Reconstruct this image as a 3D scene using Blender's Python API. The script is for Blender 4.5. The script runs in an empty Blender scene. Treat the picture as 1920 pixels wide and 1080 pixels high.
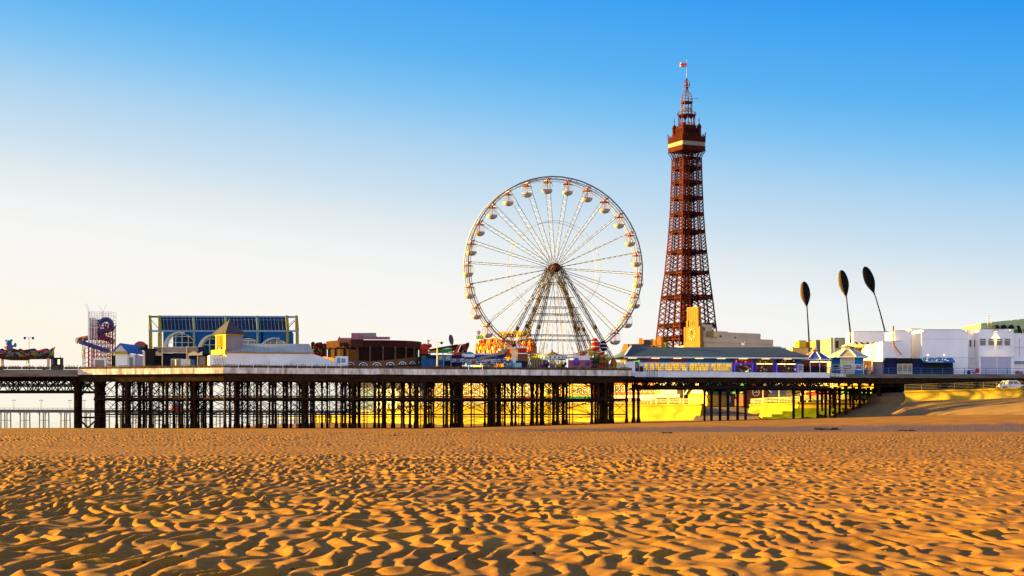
import bpy, math, random
import numpy as np
from mathutils import Vector, Matrix

# ------------------------------------------------------------------ camera, sky, sun, exposure
SC = bpy.context.scene
COL = SC.collection
F, HZ, CH = 3000.0, 788.0, 1.4          # focal length in photo pixels, horizon row, eye height
cam_d = bpy.data.cameras.new('camera'); cam = bpy.data.objects.new('camera', cam_d); COL.objects.link(cam)
cam.location = (0, 0, CH); cam.rotation_euler = (math.radians(90), 0, 0)
cam_d.sensor_width = 36.0; cam_d.lens = 36.0 * F / 1920.0
cam_d.shift_y = (HZ - 540.0) / 1920.0
cam_d.clip_start = 0.1; cam_d.clip_end = 60000
SC.camera = cam

SUN_EL, SUN_AZ = math.radians(9.6), math.radians(-9.0)   # az: 0 = straight from the left (-x), negative = from beyond the pier
sv = Vector((-math.cos(SUN_AZ)*math.cos(SUN_EL), -math.sin(SUN_AZ)*math.cos(SUN_EL), math.sin(SUN_EL)))
sun_d = bpy.data.lights.new('sun', 'SUN'); sun_d.energy = 5.0; sun_d.angle = math.radians(0.5); sun_d.color = (1.0, 0.63, 0.06)
sun = bpy.data.objects.new('sun', sun_d); COL.objects.link(sun)
sun.rotation_euler = sv.to_track_quat('Z', 'Y').to_euler(); sun.location = (-200, 50, 100)

W = bpy.data.worlds.new('World'); SC.world = W; W.use_nodes = True
nt = W.node_tree; nt.nodes.clear()
def WN(t, **k):
    n = nt.nodes.new(t)
    for a, b in k.items(): setattr(n, a, b)
    return n
def s2l(c): return tuple(((v/255)/12.92 if v/255 <= .04045 else ((v/255+.055)/1.055)**2.4) for v in c)
EXPO = 2.8
G = 2.0 ** (-EXPO)
tc = WN('ShaderNodeTexCoord'); sx = WN('ShaderNodeSeparateXYZ'); nt.links.new(tc.outputs['Generated'], sx.inputs[0])
cl = WN('ShaderNodeClamp'); cl.inputs['Min'].default_value = -0.6; cl.inputs['Max'].default_value = 0.6
nt.links.new(sx.outputs['X'], cl.inputs['Value'])
mx = WN('ShaderNodeMath', operation='MULTIPLY_ADD'); nt.links.new(cl.outputs[0], mx.inputs[0]); mx.inputs[1].default_value = 0.12
nt.links.new(sx.outputs['Z'], mx.inputs[2])
rp = WN('ShaderNodeValToRGB'); nt.links.new(mx.outputs[0], rp.inputs[0])
stops = [(0.0,(254,246,228)),(.025,(254,248,234)),(.05,(252,247,240)),(.08,(246,246,243)),(.095,(240,243,243)),(.115,(225,235,240)),(.135,(203,224,240)),(.16,(178,214,241)),(.19,(132,197,243)),(.217,(95,180,242)),(.255,(68,164,243)),(.29,(32,148,240)),(.33,(22,128,225)),(.5,(14,70,150)),(1.0,(10,50,115))]
el = rp.color_ramp.elements
while len(el) < len(stops): el.new(0.5)
for e, (p, c) in zip(el, stops): e.position = p; e.color = s2l(c) + (1,)
sky = WN('ShaderNodeTexSky'); sky.sky_type = 'NISHITA'; sky.sun_disc = False
sky.sun_elevation = SUN_EL; sky.sun_rotation = math.atan2(sv.x, sv.y)
bg1 = WN('ShaderNodeBackground'); bg1.inputs[1].default_value = G; nt.links.new(rp.outputs[0], bg1.inputs[0])
bg2 = WN('ShaderNodeBackground'); bg2.inputs[1].default_value = 0.05; nt.links.new(sky.outputs[0], bg2.inputs[0])
mr = WN('ShaderNodeMapRange', interpolation_type='SMOOTHSTEP'); nt.links.new(sx.outputs['Z'], mr.inputs[0])
mr.inputs[1].default_value = 0.28; mr.inputs[2].default_value = 0.6
ms = WN('ShaderNodeMixShader'); nt.links.new(mr.outputs[0], ms.inputs[0]); nt.links.new(bg1.outputs[0], ms.inputs[1]); nt.links.new(bg2.outputs[0], ms.inputs[2])
# bright low sky added behind the camera, unseen, to fill camera-facing walls
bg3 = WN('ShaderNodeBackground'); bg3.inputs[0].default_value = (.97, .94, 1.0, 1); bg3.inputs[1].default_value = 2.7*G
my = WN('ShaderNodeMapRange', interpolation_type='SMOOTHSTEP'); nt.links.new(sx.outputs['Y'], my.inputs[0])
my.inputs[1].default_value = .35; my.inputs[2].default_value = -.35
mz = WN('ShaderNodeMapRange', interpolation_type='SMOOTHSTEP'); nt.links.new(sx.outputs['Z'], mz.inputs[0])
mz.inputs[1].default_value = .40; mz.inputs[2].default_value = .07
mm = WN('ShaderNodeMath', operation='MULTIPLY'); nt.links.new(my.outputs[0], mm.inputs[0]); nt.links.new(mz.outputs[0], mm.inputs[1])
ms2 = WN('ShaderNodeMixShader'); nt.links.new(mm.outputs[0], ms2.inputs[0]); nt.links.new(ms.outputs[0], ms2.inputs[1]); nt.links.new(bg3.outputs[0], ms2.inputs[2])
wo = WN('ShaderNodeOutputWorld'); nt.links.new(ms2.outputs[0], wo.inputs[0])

SC.view_settings.view_transform = 'Standard'; SC.view_settings.look = 'None'
SC.view_settings.exposure = EXPO; SC.view_settings.gamma = 1.0
SC.render.engine = 'CYCLES'
SC.cycles.max_bounces = 6

# ------------------------------------------------------------------ helpers
def PX(px, D): return (px - 960.0) * D / F
def PZ(py, D): return CH + (HZ - py) * D / F

MATS = {}
def mat(name, c, rough=0.75, var=0.25, scale=1.5, metal=0.0, bump=0.0, stretch=(1,1,1), c2=None, spec=0.05, emit=None, es=0.0):
    """procedural paint / stone / metal: base colour broken up by two noises"""
    if name in MATS: return MATS[name]
    m = bpy.data.materials.new(name); m.use_nodes = True; t = m.node_tree; b = t.nodes['Principled BSDF']
    N = t.nodes.new; L = t.links.new
    b.inputs['Roughness'].default_value = rough; b.inputs['Metallic'].default_value = metal
    b.inputs['Specular IOR Level'].default_value = spec
    co = N('ShaderNodeTexCoord'); mp = N('ShaderNodeMapping'); mp.inputs['Scale'].default_value = stretch
    L(co.outputs['Object'], mp.inputs[0])
    n1 = N('ShaderNodeTexNoise'); n1.inputs['Scale'].default_value = scale; n1.inputs['Detail'].default_value = 6; L(mp.outputs[0], n1.inputs[0])
    r = N('ShaderNodeValToRGB'); L(n1.outputs['Fac'], r.inputs[0])
    lo = tuple(v*(1-var) for v in c) if c2 is None else c2
    hi = tuple(min(1, v*(1+var*.6)) for v in c) if c2 is None else c
    r.color_ramp.elements[0].position = .3; r.color_ramp.elements[0].color = lo + (1,)
    r.color_ramp.elements[1].position = .68; r.color_ramp.elements[1].color = hi + (1,)
    L(r.outputs[0], b.inputs['Base Color'])
    if bump:
        n2 = N('ShaderNodeTexNoise'); n2.inputs['Scale'].default_value = scale*8; n2.inputs['Detail'].default_value = 4; L(mp.outputs[0], n2.inputs[0])
        bp = N('ShaderNodeBump'); bp.inputs['Strength'].default_value = bump; bp.inputs['Distance'].default_value = .05
        L(n2.outputs['Fac'], bp.inputs['Height']); L(bp.outputs[0], b.inputs['Normal'])
    if emit:
        b.inputs['Emission Color'].default_value = emit + (1,); b.inputs['Emission Strength'].default_value = es
        if var > .3:      # lit from inside, unevenly
            e1 = N('ShaderNodeMapRange'); L(n1.outputs['Fac'], e1.inputs[0]); e1.inputs[1].default_value = .36; e1.inputs[2].default_value = .6; e1.inputs[3].default_value = .12*es; e1.inputs[4].default_value = 1.3*es
            L(e1.outputs[0], b.inputs['Emission Strength'])
    MATS[name] = m; return m

class MB:
    """mesh builder: collects boxes, bars, tubes, lathes ... and links them as one mesh object"""
    def __init__(s, *mats): s.v = []; s.f = []; s.mi = []; s.m = 0; s.mats = list(mats); s.smooth = set()
    def use(s, i): s.m = i; return s
    def add(s, vs, fs, sm=False):
        o = len(s.v); s.v += [tuple(v) for v in vs]
        for f in fs:
            if sm: s.smooth.add(len(s.f))
            s.f.append([i + o for i in f]); s.mi.append(s.m)
        return s
    def box(s, x0, x1, y0, y1, z0, z1):
        return s.add([(x0,y0,z0),(x1,y0,z0),(x1,y1,z0),(x0,y1,z0),(x0,y0,z1),(x1,y0,z1),(x1,y1,z1),(x0,y1,z1)],
                     [(0,3,2,1),(4,5,6,7),(0,1,5,4),(1,2,6,5),(2,3,7,6),(3,0,4,7)])
    def bar(s, p, q, w, h=None):
        p, q = Vector(p), Vector(q); d = q - p
        if d.length < 1e-6: return s
        d.normalize(); up = Vector((0,0,1)) if abs(d.z) < .95 else Vector((0,1,0))
        a = d.cross(up).normalized(); b = a.cross(d); h = w if h is None else h
        a *= w/2; b *= h/2
        vs = [p-a-b, p+a-b, p+a+b, p-a+b, q-a-b, q+a-b, q+a+b, q-a+b]
        return s.add(vs, [(0,1,2,3),(7,6,5,4),(0,4,5,1),(1,5,6,2),(2,6,7,3),(3,7,4,0)])
    def tube(s, p, q, r0, r1=None, n=8, cap=True):
        p, q = Vector(p), Vector(q); d = (q-p).normalized(); r1 = r0 if r1 is None else r1
        up = Vector((0,0,1)) if abs(d.z) < .95 else Vector((1,0,0))
        a = d.cross(up).normalized(); b = d.cross(a)
        vs = []
        for c, r in ((p,r0),(q,r1)):
            for k in range(n):
                t = 2*math.pi*k/n; vs.append(c + a*(r*math.cos(t)) + b*(r*math.sin(t)))
        s.add(vs, [(k,(k+1)%n,n+(k+1)%n,n+k) for k in range(n)], True)
        if cap: s.add(vs[:n], [tuple(range(n))[::-1]]); s.add(vs[n:], [tuple(range(n))])
        return s
    def path(s, pts, r, n=6, closed=False):
        m = len(pts)
        for i in range(m if closed else m-1): s.tube(pts[i], pts[(i+1) % m], r, r, n)
        return s
    def lathe(s, prof, n=16, c=(0,0,0), a0=0.0, flat=False):
        vs = []; fs = []
        for r, z in prof:
            for k in range(n):
                t = a0 + 2*math.pi*k/n; vs.append((c[0]+r*math.cos(t), c[1]+r*math.sin(t), c[2]+z))
        for j in range(len(prof)-1):
            for k in range(n): fs.append((j*n+k, j*n+(k+1)%n, (j+1)*n+(k+1)%n, (j+1)*n+k))
        s.add(vs, fs, not flat)
        if prof[0][0] > 1e-3: s.add(vs[:n], [tuple(range(n))[::-1]])
        if prof[-1][0] > 1e-3: s.add(vs[-n:], [tuple(range(n))])
        return s
    def prism(s, poly, y0, y1):
        """outline in x,z extruded along y"""
        n = len(poly)
        ar = sum(poly[i][0]*poly[(i+1)%n][1]-poly[(i+1)%n][0]*poly[i][1] for i in range(n))
        if ar < 0: poly = poly[::-1]
        vs = [(x,y0,z) for x,z in poly] + [(x,y1,z) for x,z in poly]
        return s.add(vs, [tuple(range(n)), tuple(range(n,2*n))[::-1]] + [((i+1)%n, i, n+i, n+(i+1)%n) for i in range(n)])
    def slab(s, poly, z0, z1):
        """plan outline in x,y extruded along z"""
        n = len(poly)
        ar = sum(poly[i][0]*poly[(i+1)%n][1]-poly[(i+1)%n][0]*poly[i][1] for i in range(n))
        if ar < 0: poly = poly[::-1]
        vs = [(x,y,z0) for x,y in poly] + [(x,y,z1) for x,y in poly]
        return s.add(vs, [tuple(range(n))[::-1], tuple(range(n,2*n))] + [(i,(i+1)%n,n+(i+1)%n,n+i) for i in range(n)])
    def ball(s, c, rx, ry=None, rz=None, n=12, m=8):
        ry = rx if ry is None else ry; rz = rx if rz is None else rz
        vs = []; fs = []
        for j in range(m+1):
            t = math.pi*j/m
            for k in range(n):
                u = 2*math.pi*k/n; vs.append((c[0]+rx*math.sin(t)*math.cos(u), c[1]+ry*math.sin(t)*math.sin(u), c[2]-rz*math.cos(t)))
        for j in range(m):
            for k in range(n): fs.append((j*n+k, j*n+(k+1)%n, (j+1)*n+(k+1)%n, (j+1)*n+k))
        return s.add(vs, fs, True)
    def hip(s, x0, x1, y0, y1, z0, z1, inx, iny=None, over=0.0):
        """hipped / pyramid roof on a rectangle, ridge inset inx from the ends"""
        x0 -= over; x1 += over; y0 -= over; y1 += over; ym = (y0+y1)/2
        vs = [(x0,y0,z0),(x1,y0,z0),(x1,y1,z0),(x0,y1,z0),(x0+inx,ym,z1),(x1-inx,ym,z1)]
        return s.add(vs, [(0,1,5,4),(1,2,5),(2,3,4,5),(3,0,4),(0,3,2,1)])
    def build(s, name, parent=None, **tags):
        me = bpy.data.meshes.new(name); me.from_pydata(s.v, [], s.f)
        for m in s.mats: me.materials.append(m)
        me.polygons.foreach_set('material_index', s.mi)
        if s.smooth:
            me.polygons.foreach_set('use_smooth', [i in s.smooth for i in range(len(s.f))])
        me.validate(); me.update()
        o = bpy.data.objects.new(name, me); COL.objects.link(o)
        if parent is not None: o.parent = parent
        for k, v in tags.items(): o[k] = v
        return o

def thing(name, label, cat, loc=(0,0,0), rz=0.0, group=None):
    o = bpy.data.objects.new(name, None); COL.objects.link(o); o.empty_display_size = .5
    o.location = loc; o.rotation_euler = (0,0,rz); o['label'] = label; o['category'] = cat
    if group: o['group'] = group
    return o
def kids(o): return [c for c in bpy.data.objects if c.parent is o]
def copy_thing(o, kid_map=None):
    km = kid_map if kid_map is not None else {}
    r = o.copy(); COL.objects.link(r)
    for ch in km.get(o, []):
        c = ch.copy(); COL.objects.link(c); c.parent = r
        for g in km.get(ch, []):
            d = g.copy(); COL.objects.link(d); d.parent = c
    return r

# ------------------------------------------------------------------ value noise for the terrain
def _h(ix, iy, seed):
    n = (ix.astype(np.int64)*374761393 + iy.astype(np.int64)*668265263 + seed*1442695041) & 0xffffffff
    n = ((n ^ (n >> 13)) * 1274126177) & 0xffffffff
    n = (n ^ (n >> 16)) & 0xffffff
    return n.astype(np.float64) / 0xffffff
def vnoise(x, y, seed=0):
    ix = np.floor(x); iy = np.floor(y); fx = x-ix; fy = y-iy
    ux = fx*fx*fx*(fx*(fx*6-15)+10); uy = fy*fy*fy*(fy*(fy*6-15)+10)
    a = _h(ix,iy,seed); b = _h(ix+1,iy,seed); c = _h(ix,iy+1,seed); d = _h(ix+1,iy+1,seed)
    return ((a*(1-ux)+b*ux)*(1-uy) + (c*(1-ux)+d*ux)*uy)*2-1
def sst(v, a, b):
    t = np.clip((v-a)/(b-a), 0, 1); return t*t*(3-2*t)
# ------------------------------------------------------------------ sand, sea
def beach_base(x, y):
    berm = 2.3*np.clip((x+15)/90, 0, 1.0)*sst(y, 205, 258)
    shore = -52 - 0.09*(y-285)
    drop = 4.6*sst(shore-x, 0, 60)*sst(y, 286, 345)
    far = 0.6*sst(y, 330, 500)*sst(x-shore, 10, 60)
    und = 0.05*vnoise(x/26, y/34, 5)*sst(y, 15, 60)
    return berm - drop + far + und
def ripples(x, y, r):
    w1 = vnoise(x/.82, y/.92, 1); w2 = vnoise(x/.30+7, y/.36, 2); w3 = vnoise(x/5+3, y/9, 3)
    p = (x + 0.23*w1 + 0.115*w2 + 0.25*w3)/0.32 + y*0.05
    fr = p - np.floor(p)
    k = .60
    prof = np.where(fr < k, .5-.5*np.cos(np.pi*fr/k), .5+.5*np.cos(np.pi*(fr-k)/(1-k)))
    crossw = vnoise(x/.55+11, y/.36, 4)
    brk = vnoise(x/.45, y/.65, 6)
    big = vnoise(x/7, y/16, 8)
    side = sst(-x/(r+1e-6), -.30, .22)                        # stronger ripples towards the sea
    A = (0.032 + 0.019*side + 0.009*big)*(1.0+.9*brk)
    smooth = sst(vnoise(x/30+2, y/20, 9), -.1, .35)*sst(y, 50, 75)   # flatter wet stretches
    smooth = np.maximum(smooth*.8, .92*sst(y, 60, 66)*sst(-y, -92, -84)*sst(-x/(r+1e-6), -.12, .1))
    A = A*(1+.3*sst(y, 70, 120))*(1-.72*smooth)*(1-sst(y, 205, 240)*.93)
    h = A*(prof-.5) + A*.54*crossw + .005*vnoise(x/.12, y/.16, 12)*sst(-r, -40, -15)
    return h*sst(r, 2, 6)
def build_sand():
    rr = np.concatenate([np.geomspace(1.5, 12, 50)[:-1], np.geomspace(12, 60, 430)[:-1], np.geomspace(60, 320, 290)[:-1], np.geomspace(320, 30000, 110)])
    d = math.radians(20.5)
    th = np.concatenate([np.linspace(-math.pi, -d, 110)[:-1], np.linspace(-d, d, 1500), np.linspace(d, math.pi, 110)[1:-1]])
    R, T = np.meshgrid(rr, th, indexing='ij')
    X = R*np.sin(T); Y = R*np.cos(T)
    Z = beach_base(X, Y)
    Z += ripples(X, Y, R)*(np.abs(T) < d*1.3)
    Z -= sst(R, 2500, 12000)*1.0
    nr, nc = R.shape
    co = np.stack([X, Y, Z], -1).reshape(-1, 3)
    idx = np.arange(nr*nc).reshape(nr, nc)
    a = idx[:-1, :]; b = np.roll(idx, -1, 1)[:-1, :]; c = np.roll(idx, -1, 1)[1:, :]; e = idx[1:, :]
    q = np.stack([a, b, c, e], -1).reshape(-1, 4)[:, ::-1]
    me = bpy.data.meshes.new('sand'); me.vertices.add(len(co)); me.vertices.foreach_set('co', co.ravel())
    me.loops.add(q.size); me.loops.foreach_set('vertex_index', q.ravel().astype(np.int32))
    me.polygons.add(len(q)); me.polygons.foreach_set('loop_start', np.arange(0, q.size, 4, dtype=np.int32))
    me.polygons.foreach_set('loop_total', np.full(len(q), 4, dtype=np.int32))
    me.polygons.foreach_set('use_smooth', np.ones(len(q), dtype=bool))
    me.update(); me.validate()
    o = bpy.data.objects.new('sand', me); COL.objects.link(o); o['kind'] = 'structure'
    m = bpy.data.materials.new('sand'); m.use_nodes = True; t = m.node_tree; bs = t.nodes['Principled BSDF']; N = t.nodes.new; L = t.links.new
    gc = N('ShaderNodeTexCoord')
    n1 = N('ShaderNodeTexNoise'); n1.inputs['Scale'].default_value = .35; n1.inputs['Detail'].default_value = 8; L(gc.outputs['Object'], n1.inputs[0])
    n2 = N('ShaderNodeTexNoise'); n2.inputs['Scale'].default_value = 14; n2.inputs['Detail'].default_value = 6; n2.inputs['Roughness'].default_value = .7; L(gc.outputs['Object'], n2.inputs[0])
    r1 = N('ShaderNodeValToRGB'); L(n1.outputs['Fac'], r1.inputs[0])
    r1.color_ramp.elements[0].position = .3; r1.color_ramp.elements[0].color = (.19,.084,.015,1)
    r1.color_ramp.elements[1].position = .7; r1.color_ramp.elements[1].color = (.29,.134,.016,1)
    r2 = N('ShaderNodeValToRGB'); L(n2.outputs['Fac'], r2.inputs[0])
    r2.color_ramp.elements[0].position = .25; r2.color_ramp.elements[0].color = (.72,.70,.68,1)
    r2.color_ramp.elements[1].position = .7; r2.color_ramp.elements[1].color = (1.08,1.08,1.08,1)
    mu = N('ShaderNodeMix'); mu.data_type = 'RGBA'; mu.blend_type = 'MULTIPLY'; mu.inputs[0].default_value = 1
    L(r1.outputs[0], mu.inputs[6]); L(r2.outputs[0], mu.inputs[7])
    # wet strip in front of the berm: grey-violet, glossier
    sp = N('ShaderNodeSeparateXYZ'); L(gc.outputs['Object'], sp.inputs[0])
    wn = N('ShaderNodeMath'); wn.operation = 'MULTIPLY_ADD'; L(n1.outputs['Fac'], wn.inputs[0]); wn.inputs[1].default_value = 22; L(sp.outputs['Y'], wn.inputs[2])
    def band(a, b, c, e):
        u = N('ShaderNodeMapRange'); u.interpolation_type = 'SMOOTHSTEP'; u.inputs[1].default_value = a; u.inputs[2].default_value = b; L(wn.outputs[0], u.inputs[0])
        v = N('ShaderNodeMapRange'); v.interpolation_type = 'SMOOTHSTEP'; v.inputs[1].default_value = c; v.inputs[2].default_value = e; v.inputs[3].default_value = 1; v.inputs[4].default_value = 0; L(wn.outputs[0], v.inputs[0])
        w = N('ShaderNodeMath'); w.operation = 'MULTIPLY'; L(u.outputs[0], w.inputs[0]); L(v.outputs[0], w.inputs[1]); return w
    bw = band(204, 212, 236, 244)
    xr = N('ShaderNodeMapRange'); xr.interpolation_type = 'SMOOTHSTEP'; xr.inputs[1].default_value = -14; xr.inputs[2].default_value = 8; L(sp.outputs['X'], xr.inputs[0])
    wb = N('ShaderNodeMath'); wb.operation = 'MULTIPLY'; L(bw.outputs[0], wb.inputs[0]); L(xr.outputs[0], wb.inputs[1])
    m2 = N('ShaderNodeMix'); m2.data_type = 'RGBA'; L(wb.outputs[0], m2.inputs[0]); L(mu.outputs[2], m2.inputs[6]); m2.inputs[7].default_value = (.11,.06,.042,1)
    L(m2.outputs[2], bs.inputs['Base Color'])
    rg = N('ShaderNodeMapRange'); L(wb.outputs[0], rg.inputs[0]); rg.inputs[3].default_value = .75; rg.inputs[4].default_value = .55; L(rg.outputs[0], bs.inputs['Roughness'])
    bs.inputs['Specular IOR Level'].default_value = .08
    n3 = N('ShaderNodeTexNoise'); n3.inputs['Scale'].default_value = 45; n3.inputs['Detail'].default_value = 5; L(gc.outputs['Object'], n3.inputs[0])
    bp = N('ShaderNodeBump'); bp.inputs['Strength'].default_value = .35; bp.inputs['Distance'].default_value = .012; L(n3.outputs['Fac'], bp.inputs['Height']); L(bp.outputs[0], bs.inputs['Normal'])
    me.materials.append(m)
build_sand()
def build_sea():
    m = bpy.data.materials.new('sea_water'); m.use_nodes = True; t = m.node_tree; b = t.nodes['Principled BSDF']
    b.inputs['Base Color'].default_value = (.55,.50,.44,1); b.inputs['Roughness'].default_value = .05; b.inputs['IOR'].default_value = 1.33
    n = t.nodes.new('ShaderNodeTexNoise'); n.inputs['Scale'].default_value = .5; n.inputs['Detail'].default_value = 5
    c = t.nodes.new('ShaderNodeTexCoord'); t.links.new(c.outputs['Object'], n.inputs[0])
    bp = t.nodes.new('ShaderNodeBump'); bp.inputs['Strength'].default_value = .01; t.links.new(n.outputs['Fac'], bp.inputs['Height']); t.links.new(bp.outputs[0], b.inputs['Normal'])
    mb = MB(m); mb.add([(-40000,250,-3),(400,250,-3),(400,45000,-3),(-40000,45000,-3)], [(0,1,2,3)])
    mb.build('sea', kind='structure')
build_sea()
# ------------------------------------------------------------------ materials shared by the structures
M_IRON = mat('dark_iron', (.010,.007,.005), .9, .5, 1.2, spec=.03, c2=(.040,.018,.008))
M_IRON2 = mat('girder_iron', (.011,.009,.008), .9, .4, .8, spec=.03)
M_FASC = mat('weathered_white_boards', (.78,.77,.74), .8, .3, .7, stretch=(2.2,2.2,.5), c2=(.27,.215,.17))
M_FGREY = mat('grey_pier_boards', (.16,.145,.13), .8, .4, .6, stretch=(.5,.5,3))
M_BENCH = mat('brown_bench_timber', (.12,.07,.033), .85, .55, 1.4, c2=(.035,.022,.014))
M_DECK = mat('deck_planks', (.20,.16,.12), .85, .3, .6)
M_WHITE = mat('white_paint', (.78,.78,.78), .6, .08, .5)
M_WHITE2 = mat('soft_white_paint', (.70,.70,.74), .6, .12, .4)
M_BLUE = mat('blue_railing_paint', (.035,.13,.33), .5, .2, 1)
M_BLACK = mat('black_paint', (.012,.012,.014), .5, .3, 1)
M_GLASSD = mat('dark_glass', (.015,.018,.025), .12, .3, .4, spec=.6)
ZD = 10.2
# ------------------------------------------------------------------ the central pier
pier = thing('pier', 'long iron pleasure pier with white fascia boards carrying the big wheel and amusements', 'pier', (0, 285, 0))
def loc(p): return (p[0], p[1]-285, p[2])
E = [(-140,280.5), (PX(147,278),278), (PX(420,270),270), (PX(1186,285.3),285.3), (PX(1191,293),293), (PX(1556,299),299), (PX(1585,304),304), (118,308)]
BACK = [(118,352), (64,344), (58,324), (30,320), (20,318), (-48,312), (-75,309), (-140,303)]
mb = MB(M_DECK); mb.slab([(x,y-285) for x,y in E+BACK], ZD-.75, ZD); mb.build('deck', pier)
def along(mbd, a, b, z0, z1, t, off=0.0):
    a = Vector((a[0],a[1]-285,0)); b = Vector((b[0],b[1]-285,0)); d = (b-a).normalized(); n = Vector((d.y,-d.x,0))
    p = [a+n*off, b+n*off, b+n*(off+t), a+n*(off+t)]
    mbd.slab([(v.x,v.y) for v in p], z0, z1)
random.seed(4)
def fascia(i, m, z0, z1, name='fascia', t=.16):
    mb = MB(m); a, b = Vector(E[i]), Vector(E[i+1]); L = (b-a).length; n = max(1, int(L/4.8))
    for k in range(n):
        p = a+(b-a)*(k/n); q = a+(b-a)*((k+1)/n) - (b-a).normalized()*.035
        dz = random.uniform(-.02,.02)
        along(mb, p, q, z0+dz, z1+dz, t+random.uniform(-.015,.015), .02)
    mb.build(name, pier)
fascia(0, M_FGREY, 9.05, 10.1); fascia(1, M_FASC, 9.3, 10.28); fascia(2, M_FASC, 9.3, 10.28)
fascia(4, M_WHITE2, 9.32, 10.28); fascia(5, M_FASC, 9.6, 10.2); fascia(6, M_FGREY, 9.72, 10.22)
fascia(3, M_WHITE2, 9.3, 10.28)
# bench-backed parapet along the wide part
def parapet(i, m):
    mb = MB(m); a, b = Vector(E[i]), Vector(E[i+1]); L = (b-a).length; n = int(L/2.4)
    for k in range(n):
        p = a+(b-a)*(k/n); q = a+(b-a)*((k+.96)/n)
        along(mb, p, q, 10.28, 10.64+random.uniform(-.04,.04), .10, -.15)
        along(mb, p, q, 10.58, 10.70+random.uniform(-.03,.03), .07, -.2)
        for s in range(5):
            u = a+(b-a)*((k+.1+s*.2)/n); w = a+(b-a)*((k+.13+s*.2)/n)
            along(mb, u, w, 10.3, 10.9+.10*math.sin(s*2.1+k), .06, -.25)
        if random.random() < .8:
            u = a+(b-a)*((k+.15)/n); w = a+(b-a)*((k+random.uniform(.4,.85))/n)
            along(mb, u, w, 10.78, 10.86, .05, -.26)
    mb.build('bench_parapet', pier)
parapet(0, M_BENCH); parapet(1, M_BENCH); parapet(2, M_BENCH)
def ground(x, y): return float(beach_base(np.array([x]), np.array([y]))[0])
# edge girders
mb = MB(M_IRON)
for i in (1,2,3,4,5,6):
    along(mb, E[i], E[i+1], 8.05 if i in (1,2) else 8.35, 9.28, .3, -.55)
for off in (-6,-12.5,-19,-26):
    along(mb, E[1], E[2], 8.45, 9.42, .3, off); along(mb, E[2], E[3], 8.45, 9.42, .3, off)
mb.build('deck_girder', pier)
def column(x, y, r=.23, top=8.4, name='column', zc=5.1, foot=True):
    g = ground(x,y)-.4; mb = MB(M_IRON)
    pr = [(r*1.5,g),(r*1.5,g+.9),(r*1.2,g+1.15),(r,g+1.4)] if foot else [(r,g)]
    pr += [(r,zc-.3),(r*1.5,zc-.22),(r*1.5,zc+.2),(r,zc+.28),(r,top-1.15),(r*1.45,top-1.05),(r*1.3,top-.7),(r*1.7,top)]
    mb.lathe(pr, 8, (x,y-285,0)); return mb.build(name, pier)
backd = Vector((-.15, .989))
bents = []
def edgept(s):   # distance s along E1..E3
    L1 = (Vector(E[2])-Vector(E[1])).length
    if s < L1: return Vector(E[1])+(Vector(E[2])-Vector(E[1]))*(s/L1)
    L2 = (Vector(E[3])-Vector(E[2])).length
    return Vector(E[2])+(Vector(E[3])-Vector(E[2]))*((s-L1)/L2)
LT = (Vector(E[2])-Vector(E[1])).length+(Vector(E[3])-Vector(E[2])).length
NB = 30
for j in range(NB):
    s = 3.8 + j*(LT-5.0)/(NB-1) + (.95 if j % 2 else -.5) + .7*math.sin(j*1.9)
    p = edgept(s); row = []
    for i in range(5):
        q = p + (Vector((0,0)) if i == 0 else Vector((random.uniform(-1.1,1.1), 0))) + backd*(.7 + i*6.4 + (.5 if (i+j) % 3 == 0 else 0)) + Vector((i*(.75+.75*math.sin(j*2.1)), 0))
        column(q.x, q.y, (.215 if i == 0 else .18)*(1.25 if (j*5+i) % 11 == 0 else 1), name='column' if i < 3 else 'rear_column'); row.append(q)
    bents.append(row)
def arch(mbd, p, q, z0, z1, w=.14):
    """spandrel bracket: quarter curve from column shaft p at z0 to girder at z1 half-way to q"""
    m = (p+q)/2; pts = []
    for k in range(6):
        t = math.pi/2*k/5; pts.append((p.x+(m.x-p.x)*(1-math.cos(t)), p.y+(m.y-p.y)*(1-math.cos(t))-285, z0+(z1-z0)*math.sin(t)))
    for a, b in zip(pts, pts[1:]): mbd.bar(a, b, w)
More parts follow.
